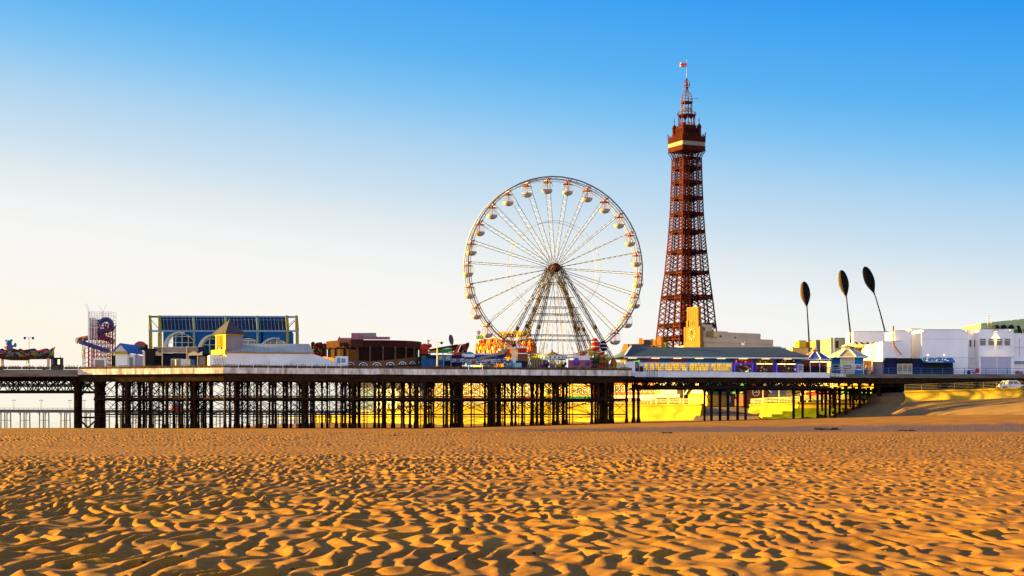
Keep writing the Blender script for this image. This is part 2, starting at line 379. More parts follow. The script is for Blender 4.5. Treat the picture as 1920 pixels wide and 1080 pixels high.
for j in range(NB):
    mb = MB(M_IRON)
    if j < NB-1:
        for i in range(5):
            p, q = bents[j][i], bents[j+1][i]; P3 = lambda v, z: (v.x, v.y-285, z)
            mb.bar(P3(p,5.12), P3(q,5.12), .30, .34)
            if i in (0,1,3): mb.bar(P3(p,5.55), P3(q,5.55), .12)
            if i != 2: mb.bar(P3(p,2.45), P3(q,2.45), .16)
            if i in (0,2) or (i+j) % 3 == 0: mb.bar(P3(p,2.0), P3(q,2.0), .12)
            if (i+j) % 2 == 0 or i == 0:
                mb.bar(P3(p,5.3), P3(q,8.3), .085); mb.bar(P3(p,8.3), P3(q,5.3), .07)
            if (i*3+j) % 2 == 1 or i == 4:
                mb.bar(P3(p,2.5), P3(q,5.0), .07); mb.bar(P3(p,5.0), P3(q,2.5), .07)
            if (i+2*j) % 4 == 0 and i > 0:
                mb.bar(P3(p,.5), P3(q,2.3), .07); mb.bar(P3(p,2.3), P3(q,.5), .07)
            if i in (1,3,4):
                m_ = (p+q)/2; mb.bar(P3(m_,ground(m_.x,m_.y)-.3), P3(m_,8.4), .2 if i == 3 else .15); mb.bar(P3(p,5.2), P3(m_,8.3), .06); mb.bar(P3(m_,8.3), P3(q,5.2), .06); mb.bar(P3(p,2.4), P3(m_,5.0), .06); mb.bar(P3(m_,5.0), P3(q,2.4), .06)
            if i in (0,1,2):
                arch(mb, p, q, 6.9, 8.4); arch(mb, q, p, 6.9, 8.4)
                if j % 3 == 1: mb.bar(P3((p+q)/2,5.2), P3((p+q)/2,8.4), .12)
    for i in range(4):
        p, q = bents[j][i], bents[j][i+1]; P3 = lambda v, z: (v.x, v.y-285, z)
        mb.bar(P3(p,8.6), P3(q,8.6), .25, .5); mb.bar(P3(p,5.0), P3(q,5.0), .22); mb.bar(P3(p,2.4), P3(q,2.4), .14)
        mb.bar(P3(p,5.2), P3(q,8.3), .06); mb.bar(P3(p,8.3), P3(q,5.2), .06)
        mb.bar(P3(p,2.5), P3(q,4.9), .06); mb.bar(P3(p,4.9), P3(q,2.5), .06)
    mb.build('cross_bracing', pier)
# the lattice span running out to sea on the left
def truss(a, b, z0, z1, n, w, cw, double=False, name='lattice_girder', m=M_IRON2, posts=True):
    mb = MB(m); a, b = Vector(a), Vector(b); P3 = lambda t, z: (a.x+(b.x-a.x)*t, a.y+(b.y-a.y)*t-285, z)
    mb.bar(P3(0,z0), P3(1,z0), cw, cw); mb.bar(P3(0,z1), P3(1,z1), cw, cw)
    for k in range(n):
        t0, t1 = k/n, (k+1)/n; tm = (t0+t1)/2
        if posts: mb.bar(P3(t0,z0), P3(t0,z1), w*1.2)
        if double:
            mb.bar(P3(t0,z0), P3(t1,z1), w); mb.bar(P3(t0,z1), P3(t1,z0), w)
        else:
            mb.bar(P3(t0,z0), P3(tm,z1), w); mb.bar(P3(tm,z1), P3(t1,z0), w)
    return mb.build(name, pier)
for dy in (1.0, 9.5, 18):
    x1 = PX(143,281); 
    truss((-140,283+dy), (x1,281+dy), 6.55, 8.9, 18, .16, .26)
    truss((-140,283.3+dy), (x1,281.3+dy), 7.7, 8.75, 44, .11, .16, True, posts=False)
for (px, D) in ((144,281.8),(186,280.2),(147,291),(189,290),(149,300),(192,300)):
    column(PX(px,D), D, .52, 8.9, foot=False, zc=6.4, name='pillar')
mb = MB(M_IRON2)
for D in (281.8, 291):
    a = PX(148,D); b = PX(182,D)
    for (z0,z1) in ((6.4,6.4),(8.9,8.9),(6.5,8.9),(8.9,6.5)): mb.bar((a,D-285.6,z0),(b,D-285.6,z1), .3 if z0 == z1 else .14)
    mb.bar((a,D-285,1.9),(b,D-285,1.9),.3); mb.bar((a,D-285,1.6),((a+b)/2,D-285,.1),.25); mb.bar((b,D-285,1.6),((a+b)/2,D-285,.1),.25)
mb.build('portal_brace', pier)
# neck: warren trusses and grouped columns
n0, n1 = (PX(1190,294),294), (PX(1556,299.3),299.3)
truss(n0, n1, 7.75, 9.15, 17, .2, .22); truss((n0[0],n0[1]+5), (n1[0],n1[1]+5), 7.75, 9.15, 17, .2, .22); truss((n0[0]+1,n0[1]+14), (n1[0]+1,n1[1]+14), 7.75, 9.15, 15, .2, .22)
mb = MB(M_IRON); 
for dy in (.2, 5.2, 14.2): along(mb, (n0[0],n0[1]+dy), (n1[0],n1[1]+dy), 7.25, 7.62, .3)
for k in range(24):
    t = (k+.5)/24; x = n0[0]+(n1[0]-n0[0])*t; y = n0[1]+(n1[1]-n0[1])*t-285
    mb.box(x-.12,x+.12,y+1.2,y+22,8.7,9.4)
mb.build('deck_girder', pier)
n2 = (PX(1690,305.6),305.6)
truss((PX(1572,304.6),304.6), n2, 7.9, 9.35, 6, .22, .26)
mb = MB(M_IRON2); along(mb, n2, (118,309), 7.2, 9.6, .3, -.5); 
for k in range(14):
    x = n2[0]+.8+k*2.8; mb.box(x-.08,x+.08,305.7+k*.17-285,306.2+k*.17-285,7.25,9.55)
mb.build('plate_girder', pier)
mb = MB(M_IRON); mb.box(PX(1640,322),140,322-285,323-285,3.0,9.4); mb.build('shade_backing', pier)  # dark sheet added to stand in for the shade under the deck
grp = [(1188,290),(1197,291)]
for (px,D) in grp: column(PX(px,D), D, .27, 7.9, name='pile')
nk = [(1321,296.5,.2),(1334,297,.26),(1350,301.5,.26),(1365,297.5,.27),(1383,302,.26),(1398,298,.24)]
npt = [Vector((PX(px,D),D)) for px,D,r in nk]
for (px,D,r) in nk: column(PX(px,D), D, r, 7.5, foot=False, zc=6.9, name='pile')
mb = MB(M_IRON)
for a, b in zip(npt, npt[1:]):
    for z in (4.0, 2.75): mb.bar((a.x,a.y-285,z),(b.x,b.y-285,z),.16)
    mb.bar((a.x,a.y-285,6.9),(b.x,b.y-285,6.9),.26)
mb.bar((npt[0].x,npt[0].y-285,6.6),(npt[1].x,npt[1].y-285,4.2),.1)
mb.build('cross_bracing', pier)
rk = [(1541,316),(1562,320),(1594,318),(1606,322),(1620,318),(1638,320),(1658,322),(1488,300),(1505,303),(1533,301),(1548,306),(1556,311),(1566,304),(1574,310),(1586,305),(1600,309),(1612,306),(1628,312),(1648,307),(1668,312),(1690,309)]
rpt = [Vector((PX(px,D),D)) for px,D in rk]
for p in rpt: column(p.x, p.y, .25, 7.8, foot=False, zc=6.6, name='pile')
mb = MB(M_IRON)
rpt.sort(key=lambda v: v.x/v.y)
for k, (a, b) in enumerate(zip(rpt, rpt[1:])):
    mb.bar((a.x,a.y-285,4.6),(b.x,b.y-285,4.6),.14); mb.bar((a.x,a.y-285,7.2),(b.x,b.y-285,7.2),.3,.5)
    if k % 2: mb.bar((a.x,a.y-285,4.7),(b.x,b.y-285,6.9),.07); mb.bar((a.x,a.y-285,6.9),(b.x,b.y-285,4.7),.07)
    mb.bar((a.x,a.y-285,6.2),(b.x,b.y-285,6.9),.18)
mb.build('cross_bracing', pier)
# railings
def railing(pts, m, name, zs, step, parent, post=.06, rail=.05):
    mb = MB(m)
    for a, b in zip(pts, pts[1:]):
        a, b = Vector(a), Vector(b); n = max(1, round((b-a).length/step))
        for k in range(n+1):
            p = a+(b-a)*(k/n); mb.bar((p.x,p.y,p.z), (p.x,p.y,p.z+zs[-1]+.03), post)
        for z in zs: mb.bar((a.x,a.y,a.z+z), (b.x,b.y,b.z+z), rail)
    return mb.build(name, parent)
railing([(E[4][0]+.3,E[4][1]-285+.1,ZD),(E[5][0],E[5][1]-285+.1,ZD)], M_BLACK, 'railing', (.35,.7,1.05), 2.0, pier, .06, .045)
railing([(E[5][0]+.1,E[5][1]-285+.15,ZD),(E[6][0],E[6][1]-285+.15,ZD),(118,308.15-285,ZD)], M_BLUE, 'railing', (.3,.65,1.15), 2.1, pier, .09, .075)
mb = MB(M_IRON2); x, y = PX(1192,284.6), 284.6-285
mb.box(x-2.2,x+3.8,y-.1,y+9,8.55,8.75)
for k in range(5): mb.bar((x+2+k*.45,y,8.75),(x+2+k*.45,y,10.4),.06); mb.bar((x+2,y,8.9+k*.35),(x+3.8,y,8.9+k*.35),.05)
mb.build('maintenance_ladder', pier)
mb = MB(M_IRON); g = 0.0
mb.tube((PX(350,272),-13,g-.3), (PX(359,272),-13,3.2), .09, n=6); mb.ball((PX(359,272),-13,3.3), .16)
mb.build('loose_strut', pier)
# lifebelt and meter box on the railing
lb = MB(mat('lifebelt_red', (.55,.02,.02), .5, .15)); x = PX(1832,306.6); y = 306.55
for k in range(14):
    a = 2*math.pi*k/14; b = 2*math.pi*(k+1)/14
    lb.tube((.36*math.cos(a),0,.36*math.sin(a)), (.36*math.cos(b),0,.36*math.sin(b)), .11, n=6)
lb.box(-.3,.3,.05,.14,-.32,.32)
o = lb.build('lifebelt', label='round red lifebelt housing on the blue pier railing below the white building', category='lifebelt'); o.location = (x,y,ZD+.72)
# ------------------------------------------------------------------ the second pier, far behind
M_FAR = mat('far_pier_hazed_iron', (.11,.10,.095), .8, .2, .1)  # iron greyed so that distance haze is in the colour
fp = thing('distant_pier', 'distant low grey pier on thin paired legs seen through the nearer columns', 'pier', (-230, 1040, -3))
mb = MB(M_FAR)
def FX(px): return PX(px, 1000+ (px/640)*90)+230
def FY(px): return 1000+(px/640)*90-1040
mb.add([(FX(-150),FY(-150)-4,9.2),(FX(660),FY(660)-4,9.2),(FX(660),FY(660)+8,9.2),(FX(-150),FY(-150)+8,9.2),
        (FX(-150),FY(-150)-4,11.1),(FX(660),FY(660)-4,11.1),(FX(660),FY(660)+8,11.1),(FX(-150),FY(-150)+8,11.1)],
       [(0,3,2,1),(4,5,6,7),(0,1,5,4),(1,2,6,5),(2,3,7,6),(3,0,4,7)])
mb.box(FX(252),FX(302),FY(275)-12,FY(275)+12,7.4,9.9)
mb.box(FX(318),FX(352),FY(335)-10,FY(335)+10,9.6,10.6)
mb.build('deck', fp)
mb = MB(M_FAR); mb.bar((FX(-150),FY(-150)-4,12.0),(FX(660),FY(660)-4,12.0),.22)
for k in range(90):
    px = -150+k*9; mb.bar((FX(px),FY(px)-4,11),(FX(px),FY(px)-4,12),.14)
mb.build('railing', fp)
grps = [-110,-72,-35,10,46,82,122,160,196,226,262,280,298,326,338,350,378,412,440,475,492,512,528,545,560,575,592,610,628]
for px in grps:
    lg = MB(M_FAR); w = 1.9
    for dx, dy in ((-w,-3),(-w*.35,5),(w*.35,-3),(w,5)): lg.tube((FX(px)+dx,FY(px)+dy,-3),(FX(px)+dx*.9,FY(px)+dy,10.2),.36,n=6)
    lg.bar((FX(px)-w,FY(px)-3,4.4),(FX(px)+w,FY(px)-3,4.4),.3); lg.bar((FX(px)-w,FY(px)-3,9.6),(FX(px)+w,FY(px)-3,9.6),.6)
    lg.bar((FX(px)-w,FY(px)-3,4.4),(FX(px)-w*.35,FY(px)+5,4.4),.3); lg.bar((FX(px)+w*.35,FY(px)-3,4.4),(FX(px)+w,FY(px)+5,4.4),.3)
    for sgn in (-1,1): lg.bar((FX(px)+sgn*w,FY(px)-3,8),(FX(px)+sgn*w*2,FY(px)-3,10),.3)
    lg.build('leg_group', fp)
for px in (26,77,131,158,235,430):
    lp = MB(M_FAR); x, y = FX(px), FY(px)
    lp.tube((x,y,11),(x,y,17.2),.14,.09,6); lp.box(x-.9,x+.9,y-.12,y+.12,17.0,17.25); lp.box(x-1.1,x-.6,y-.2,y+.2,16.7,17.0); lp.box(x+.6,x+1.1,y-.2,y+.2,16.7,17.0)
    lp.build('lamp', fp)
kx = PX(336,1045)
k = thing('kiosk', 'small red kiosk with a blue pyramid roof and cupola on the distant pier', 'kiosk', (kx, 1040, 7.7))
mb = MB(mat('kiosk_red', (.42,.03,.03), .6, .15)); mb.lathe([(4.0,0),(4.0,3.1)], 8, flat=True, a0=.39); mb.build('wall', k)
mb = MB(M_GLASSD)
for a in range(8):
    t = a*math.pi/4-math.pi/2; c, s = math.cos(t), math.sin(t); r = 3.74
    mb.bar((c*r-s*.9,s*r+c*.9,1.9),(c*r+s*.9,s*r-c*.9,1.9),.1,1.1)
mb.build('window', k)
mb = MB(mat('kiosk_roof_blue', (.07,.10,.22), .6, .15)); mb.lathe([(4.9,3.1),(2.4,4.6),(1.3,5.6)], 8, flat=True, a0=.39); r_ = mb.build('roof', k)
mb = MB(mat('kiosk_red', (.4,.03,.03))); mb.lathe([(1.1,5.6),(1.1,7.0)], 8, flat=True); mb.use(0).lathe([(1.4,7.0),(.7,7.9),(.05,9.6)], 8, flat=True); mb.build('cupola', r_)
# ------------------------------------------------------------------ the big wheel
DW = 291.0
wz = PZ(503, DW)
wheel = thing('ferris_wheel', 'tall white big wheel with caged gondolas on splayed lattice legs, rising from the pier', 'ferris wheel', (PX(1039,DW), DW, ZD), math.radians(15))
HZW = wz - ZD; RW = 16.45
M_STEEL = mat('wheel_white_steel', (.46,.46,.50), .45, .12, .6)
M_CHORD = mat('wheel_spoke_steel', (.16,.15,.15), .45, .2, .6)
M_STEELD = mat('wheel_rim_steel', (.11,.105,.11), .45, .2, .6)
M_LEG = mat('wheel_leg_steel', (.13,.095,.06), .6, .35, 2.0, spec=.06, c2=(.025,.019,.014))
M_ORNG = mat('gondola_orange', (.34,.055,.018), .5, .15)
M_BOWL = mat('gondola_white', (.30,.29,.30), .45, .1, 1.0)
NG = 26
def wp(a, r, y): return (r*math.cos(a), y, HZW + r*math.sin(a))
for y, r, m in ((-1.5, RW, M_STEELD), (1.5, RW+.03, M_STEEL)):  # near rim in darker steel: its shade is put into the colour
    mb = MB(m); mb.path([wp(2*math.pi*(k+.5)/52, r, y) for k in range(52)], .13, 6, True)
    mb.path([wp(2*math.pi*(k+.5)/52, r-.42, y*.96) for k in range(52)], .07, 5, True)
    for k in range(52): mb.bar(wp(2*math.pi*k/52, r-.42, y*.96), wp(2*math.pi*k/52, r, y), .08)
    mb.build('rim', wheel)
for y in (-1.25, 1.25):
    mb = MB(M_STEEL); mb.path([wp(2*math.pi*k/48, 8.5, y) for k in range(48)], .045, 5, True); mb.build('tie_ring', wheel)
A0 = math.radians(94.7)
for k in range(NG):
    a = A0 + 2*math.pi*k/NG; mb = MB(M_STEEL, M_CHORD)
    for y in (-1, 1):
        mb.use(1).bar(wp(a, .7, y*1.05), wp(a, RW-.35, y*1.45), .085)
    mb.use(0).bar(wp(a, RW-.3, -1.5), wp(a, RW-.3, 1.5), .14)
    n = 24
    for q in range(n):
        r0 = 2.5+(RW-3)*q/n; r1 = 2.5+(RW-3)*(q+1)/n; s = 1 if q % 2 else -1
        mb.bar(wp(a, r0, -1.2*s), wp(a, r1, 1.2*s), .021)
    mb.build('spoke', wheel)
mb = MB(mat('hub_red', (.10,.015,.012), .5, .2), M_STEELD); mb.tube((0,-1.9,HZW),(0,1.9,HZW),.55,n=16); mb.tube((0,-2.1,HZW),(0,-1.9,HZW),.45,n=12)
for y in (-1.2,1.2): mb.tube((0,y-.12,HZW),(0,y+.12,HZW),.85,n=18)
mb.build('hub', wheel)
def lattice(mbd, p, q, w, wv, nseg, chord=.11, web=.06):
    p, q, wv = Vector(p), Vector(q), Vector(wv).normalized()*w/2
    mbd.bar(p-wv, q-wv, chord); mbd.bar(p+wv, q+wv, chord)
    for k in range(nseg):
        t0, t1 = k/nseg, (k+1)/nseg; s = 1 if k % 2 else -1
        mbd.bar(p+(q-p)*t0 + wv*s, p+(q-p)*t1 - wv*s, web)
    return mbd
for sd in (-1, 1):
    for i, yf in enumerate((-4.6,-2.0,2.0,4.6)):
        mb = MB(M_LEG); yh = (-2.3,-1.9,1.9,2.3)[i]
        foot = ((-10.2,-5.6,-6.7,-9.9)[i] if sd < 0 else (11.0,5.3,8.6,11.2)[i], yf, 0); top = (sd*.55, yh, HZW+.2)
        d = Vector(foot)-Vector(top)
        lattice(mb, foot, top, .62, Vector((d.z,0,-d.x)), 34); lattice(mb, foot, top, .4, (0,1,0), 34, .1)
        mb.box(foot[0]-.6, foot[0]+.6, yf-.6, yf+.6, 0, .35)
        mb.ball((Vector(foot)+(Vector(top)-Vector(foot))*.42), .42, n=8, m=5)
        mb.build('leg', wheel)
for py in (532,559,577,590,603,629,638):
    z = PZ(py, DW)-ZD; t = 1-z/HZW; hw = 7.6*t+.6
    mb = MB(M_STEELD)
    for yf in (-2.0*t-1.9*(1-t), 2.0*t+1.9*(1-t)): mb.bar((-hw*1.1,yf,z),(hw*1.1,yf,z),.13)
    for k in range(-4,5): mb.ball((k*hw/4.4,-2.0*t-1.9*(1-t),z),.13,n=6,m=4)
    mb.build('cross_tie', wheel)
for k in range(-4,5):
    mb = MB(M_STEEL); x = k*1.22; zt = (HZW*(1-(abs(x)+.9)/7.6)) if k else HZW-1.5
    lattice(mb, (x,-2.0,.0), (x*.55,-1.9,zt), .22, (1,0,0), 16, .05, .03); mb.build('guy_mast', wheel)
M_CAGE = mat('gondola_wire', (.30,.29,.30), .4, .1)
gond = None
for k in range(NG):
    a = A0 + 2*math.pi*k/NG; p = Vector(wp(a, RW-.32, 0))
    if gond is None:
        mb = MB(M_BOWL, M_LEG); mb.lathe([(.25,-2.62),(.66,-2.5),(.93,-2.2),(1.0,-1.85),(.95,-1.85),(.6,-2.1),(0,-2.1)], 16)
        bowl = mb.build('gondola', wheel)
        mb = MB(M_CAGE)
        for q in range(12):
            t = 2*math.pi*q/12; c, s = math.cos(t), math.sin(t)
            mb.path([(1.0*c,1.0*s,-1.9),(1.04*c,1.04*s,-1.35),(.9*c,.9*s,-.6)], .014, 4)
        for z, r in ((-1.5,1.03),(-1.15,1.02),(-.85,.97),(-.6,.9)): mb.path([(r*math.cos(2*math.pi*q/16), r*math.sin(2*math.pi*q/16), z) for q in range(16)], .014, 4, True)
        cage = mb.build('cage', bowl)
        mb = MB(M_ORNG); mb.lathe([(.92,-.6),(.85,-.52),(.2,-.42),(.1,0),(0,.02)], 16); mb.tube((0,0,-2.1),(0,0,-.3),.07,n=6); mb.bar((-.35,-1.4,0),(.35,-1.4,0),.12); mb.bar((0,-1.5,0),(0,1.5,0),.14); mb.bar((-.35,-1.5,.15),(.2,-1.5,-.35),.1); mb.bar((.35,-1.5,.15),(-.2,-1.5,-.35),.1)
        roof = mb.build('canopy', bowl)
        gond = (bowl, cage, roof); bowl.location = p
    else:
        b = gond[0].copy(); COL.objects.link(b); b.location = p; b.rotation_euler = (0,0,k*1.3)
        for c in gond[1:]:
            d = c.copy(); COL.objects.link(d); d.parent = b
            if c is gond[2]: d.rotation_euler = (0,0,-k*1.3)
# ------------------------------------------------------------------ the iron tower
DT = 735.0; TZ0 = 5.0
tower = thing('tower', 'tall dark red iron lattice tower with a crown of galleries behind the cream clock building', 'tower', (PX(1287.5,DT), DT, TZ0), math.radians(26.6))
M_TRED = mat('tower_red_iron', (.070,.0125,.0115), .8, .3, .15, spec=.02, c2=(.042,.0085,.0085))
M_TDK = mat('tower_dark_iron', (.022,.005,.0055), .8, .3, .15, spec=.03)
M_TWH = mat('tower_cage_paint', (.11,.05,.058), .5, .2, .3)
lv = [(5,29.5),(37.7,20.4),(46,18.9),(55.5,17.3),(68.8,14.6),(84.2,12.3),(96.5,11.0),(110,10.2),(121,9.7),(126,9.7)]
def tw(z):
    z += TZ0
    for (a,wa),(b,wb) in zip(lv, lv[1:]):
        if z <= b: return wa+(wb-wa)*(z-a)/(b-a)
    return lv[-1][1]
belts = [0, 8] + [PZ(y,DT)-TZ0 for y in (664,638,614,561,514,475,437,404,374,345,318,298)]
for sx_ in (-1,1):
    for sy_ in (-1,1):
        mb = MB(M_TRED, M_TDK)
        for z0, z1 in zip(belts, belts[1:]):
            def cn(z):
                w = tw(z)/2; a = w*2*.29
                return [Vector((sx_*w, sy_*w, z)), Vector((sx_*(w-a), sy_*w, z)), Vector((sx_*(w-a), sy_*(w-a), z)), Vector((sx_*w, sy_*(w-a), z))]
            ns = max(2, round((z1-z0)/(tw(z0)*.29*.44)))
            for s in range(ns):
                za, zb = z0+(z1-z0)*s/ns, z0+(z1-z0)*(s+1)/ns; A, B = cn(za), cn(zb)
                for q in range(4):
                    r = (q+1) % 4
                    mb.use(0).bar(A[q], B[q], .5 if za < 60 else .4)
                    mb.use(0).bar(A[q], B[r], .24); mb.bar(A[r], B[q], .24)
                    if s == 0: mb.bar(A[q], A[r], .5)
        mb.build('leg', tower)
for z in belts[2:-1]:
    mb = MB(M_TDK); w = tw(z)/2; h = 1.5 if z < 60 else 1.0
    for q in range(4):
        for inset in (0.0, .29*2*w):
            f = w-inset
            def pt(u, zz):
                return [(u,-f,zz),(f,u,zz),(-u,f,zz),(-f,-u,zz)][q]
            mb.bar(pt(-w,z),pt(w,z),.36); mb.bar(pt(-w,z+h),pt(w,z+h),.36)
            for k in range(8):
                a, b = -w+2*w*k/8, -w+2*w*(k+1)/8
                mb.bar(pt(a,z),pt(b,z+h),.28); mb.bar(pt(a,z+h),pt(b,z),.28)
    mb.build('belt_truss', tower)
mb = MB(M_TDK)
for (x,y) in ((-1.6,-1.6),(1.6,-1.6),(1.6,1.6),(-1.6,1.6),(0,-1.7),(0,1.7)): mb.bar((x,y,0),(x,y,120),.35)
for k in range(60): 
    z = k*2; mb.bar((-1.6,-1.6,z),(1.6,-1.6,z),.18); mb.bar((-1.6,1.6,z),(1.6,1.6,z),.18); mb.bar((-1.6,-1.6,z),(-1.6,1.6,z),.18); mb.bar((1.6,-1.6,z),(1.6,1.6,z),.18)
    mb.bar((-1.6,-1.6,z),(1.6,-1.6,z+2),.15)
mb.build('lift_shaft', tower)
def T(y): return PZ(y,DT)-TZ0
# flared brackets under the gallery
mb = MB(M_TDK)
for q in range(4):
    for k in range(9):
        u = -1+2*k/8
        pts = [(4.85,T(303)),(5.0,T(296)),(5.5,T(290)),(6.15,T(285.5))]
        P3 = [[(u*r,-r,z),(r,u*r,z),(-u*r,r,z),(-r,-u*r,z)][q] for r, z in pts]
        for a, b in zip(P3, P3[1:]): mb.bar(a, b, .3)
mb.box(-4.6,4.6,-4.6,4.6,T(297),T(296))
mb.build('bracket', tower)
mb = MB(mat('gallery_red', (.045,.0095,.009), .8, .3, .3, spec=.02)); mb.box(-6.15,6.15,-6.15,6.15,T(285.4),T(276.5)); mb.box(-6.15,6.15,-6.15,6.15,T(267.8),T(258.5)); mb.box(-5.9,5.9,-5.9,5.9,T(276.5),T(267.8))
for z in (T(284.5),T(277),T(268),T(263),T(258.5)): mb.box(-6.3,6.3,-6.3,6.3,z-.12,z+.12)
for q in range(4):
    for k in range(13):
        u = -6+k; mb.bar([(u,-6.2,T(268)),(6.2,u,T(268)),(u,6.2,T(268)),(-6.2,u,T(268))][q], [(u,-6.2,T(258)),(6.2,u,T(258)),(u,6.2,T(258)),(-6.2,u,T(258))][q], .16)
gal = mb.build('gallery', tower)
mb = MB(mat('gallery_glazing', (.18,.165,.16), .35, .15, .5))
for q in range(4):
    for k in range(12):
        u0, u1 = -6.0+k+.06, -5.0+k-.06
        [lambda: mb.box(u0,u1,-6.12,-5.95,T(276.2),T(268.2)), lambda: mb.box(5.95,6.12,u0,u1,T(276.2),T(268.2)), lambda: mb.box(u0,u1,5.95,6.12,T(276.2),T(268.2)), lambda: mb.box(-6.12,-5.95,u0,u1,T(276.2),T(268.2))][q]()
mb.build('glazing', gal)
mb = MB(M_TRED, M_TDK)
for q in range(4):
    def pe(u, z, r=6.2): return [(u,-r,z),(r,u,z),(-u,r,z),(-r,-u,z)][q]
    for z in (T(257),T(254.5)): mb.bar(pe(-6.2,z),pe(6.2,z),.14)
    for k in range(11): mb.bar(pe(-6.2+k*1.24,T(258)),pe(-6.2+k*1.24,T(254)),.12)
    mb.bar(pe(-6.2,T(258)),pe(-6.2,T(250)),.25); mb.bar(pe(-6.2,T(251)),pe(-7.0,T(252)),.2)
mb.build('balustrade', tower)
mb = MB(M_TDK, M_TRED); mb.box(-4.2,4.2,-4.2,4.2,T(258.5),T(243))
mb.use(1).box(-4.45,4.45,-4.45,4.45,T(243.2),T(242)); mb.box(-3.2,3.2,-3.2,3.2,T(242),T(237)); mb.box(-3.5,3.5,-3.5,3.5,T(237),T(236.2))
for sx_ in (-1,1):
    for sy_ in (-1,1):
        mb.lathe([(.95,T(258)),(.95,T(241)),(1.15,T(240.5)),(1.1,T(238.5)),(.6,T(234.5)),(.15,T(232.5)),(.12,T(228)),(.3,T(226.5)),(.1,T(225)),(.03,T(220))], 8, (sx_*4.1,sy_*4.1,0))
for q in range(4):
    for k in range(5):
        u = -3.2+k*1.6; a = [(u,-4.25),(4.25,u),(-u,4.25),(-4.25,-u)][q]; mb.use(1).bar((a[0],a[1],T(257)),(a[0],a[1],T(243)),.22)
mb.build('upper_stage', tower)
mb = MB(M_TDK, M_TRED)
for k in range(8):
    t = 2*math.pi*(k+.5)/8; c, s = math.cos(t)*3.7, math.sin(t)*3.7; t2 = 2*math.pi*(k+1.5)/8; c2, s2 = math.cos(t2)*3.7, math.sin(t2)*3.7
    mb.use(1).bar((c,s,T(236)),(c,s,T(217)),.34)
    arc = [(c+(c2-c)*u, s+(s2-s)*u, T(224)+2.1*math.sin(math.pi*u)**.6) for u in (0,.15,.35,.5,.65,.85,1)]
    for a, b in zip(arc, arc[1:]): mb.bar(a, b, .24)
    mb.bar((c,s,T(236)),(c2,s2,T(231)),.16); mb.bar((c2,s2,T(236)),(c,s,T(231)),.16)
mb.lathe([(3.9,T(218.5)),(4.4,T(217)),(4.4,T(215.8)),(2.4,T(215.5))], 8, flat=True)
for k in range(12):
    t = 2*math.pi*k/12; t2 = 2*math.pi*(k+1)/12
    mb.bar((4.3*math.cos(t),4.3*math.sin(t),T(216)),(4.3*math.cos(t),4.3*math.sin(t),T(208 if k % 3 == 0 else 211.5)),.16); mb.bar((4.3*math.cos(t),4.3*math.sin(t),T(212)),(4.3*math.cos(t2),4.3*math.sin(t2),T(212)),.14)
mb.build('lantern_stage', tower)
mb = MB(M_TWH, M_TRED)
for k in range(10):
    t = 2*math.pi*k/10; t2 = 2*math.pi*(k+1)/10; p_ = lambda r, z, q=t: (r*math.cos(q), r*math.sin(q), z)
    mb.use(0).bar(p_(2.45,T(216)), p_(2.45,T(193)), .2); mb.bar(p_(2.45,T(209)),p_(2.45,T(201),t2),.14); mb.bar(p_(2.45,T(201)),p_(2.45,T(209),t2),.14); mb.bar(p_(2.45,T(205)),p_(2.45,T(205),t2),.2)
    pr = [(2.5,T(191.5)),(2.6,T(187)),(2.45,T(182)),(1.9,T(177)),(1.0,T(172)),(.5,T(168)),(.4,T(166))]
    for a, b in zip(pr, pr[1:]): mb.bar(p_(*a), p_(*b), .17)
    for r, z in pr[:5]: mb.bar(p_(r,z), p_(r,z,t2), .15)
    pr = [(.5,T(165)),(1.4,T(161)),(1.5,T(157)),(.9,T(152.5)),(.3,T(148.5))]
    for a, b in zip(pr, pr[1:]): mb.bar(p_(*a), p_(*b), .13)
    mb.bar(p_(1.45,T(159)), p_(1.45,T(159),t2), .16)
mb.use(1).lathe([(2.6,T(194)),(2.85,T(192.6)),(2.6,T(191.4))], 10); mb.lathe([(.7,T(166)),(.8,T(165)),(.5,T(164.4))], 8); mb.lathe([(.35,T(166)),(.3,T(150)),(.35,T(148.5)),(.02,T(145))], 8)
mb.bar((2,0,T(184.5)),(4.6,-2.4,T(184.5)),.12); mb.bar((4.6,-2.4,T(183)),(4.6,-2.4,T(185.5)),.12); mb.bar((3.6,-1.5,T(183.5)),(3.6,-1.5,T(185.2)),.12)
mb.build('cupola', tower)
mb = MB(mat('flagpole_grey', (.3,.28,.3), .5)); mb.tube((0,0,T(150)),(0,0,T(113)),.14,.07,6); mb.ball((0,0,T(113)),.2); mb.build('flagpole', tower)
# flag: waving cloth with red cross over white saltire on blue
fm = bpy.data.materials.new('flag_cloth'); fm.use_nodes = True
M_FB = mat('flag_blue', (.05,.06,.30), .8, .1); M_FW = mat('flag_white', (.35,.34,.40), .8, .05); M_FR = mat('flag_red', (.62,.03,.05), .8, .1)
mb = MB(M_FB, M_FW, M_FR); nx, nz = 24, 14; FLx, FLz = 3.0, 2.0
def fpt(i, j, s): return (-.1-FLx*i/nx, s*.03+.28*math.sin(i*.55+j*.08)*i/nx, FLz*j/nz + .12*math.sin(i*.4)*i/nx)
for s in (-1, 1):
    for i in range(nx):
        for j in range(nz):
            u, v = (i+.5)/nx*2-1, (j+.5)/nz*2-1
            c = 0
            if abs(abs(u)-abs(v)) < .34: c = 1
            if abs(abs(u)-abs(v)) < .12: c = 2
            if abs(u) < .27 or abs(v) < .38: c = 1
            if abs(u) < .16 or abs(v) < .24: c = 2
            vs = [fpt(i,j,s), fpt(i+1,j,s), fpt(i+1,j+1,s), fpt(i,j+1,s)]
            mb.use(c).add(vs if s > 0 else vs[::-1], [(0,1,2,3)])
fl = mb.build('flag', label='small red white and blue flag flying from the top of the tall iron tower', category='flag')
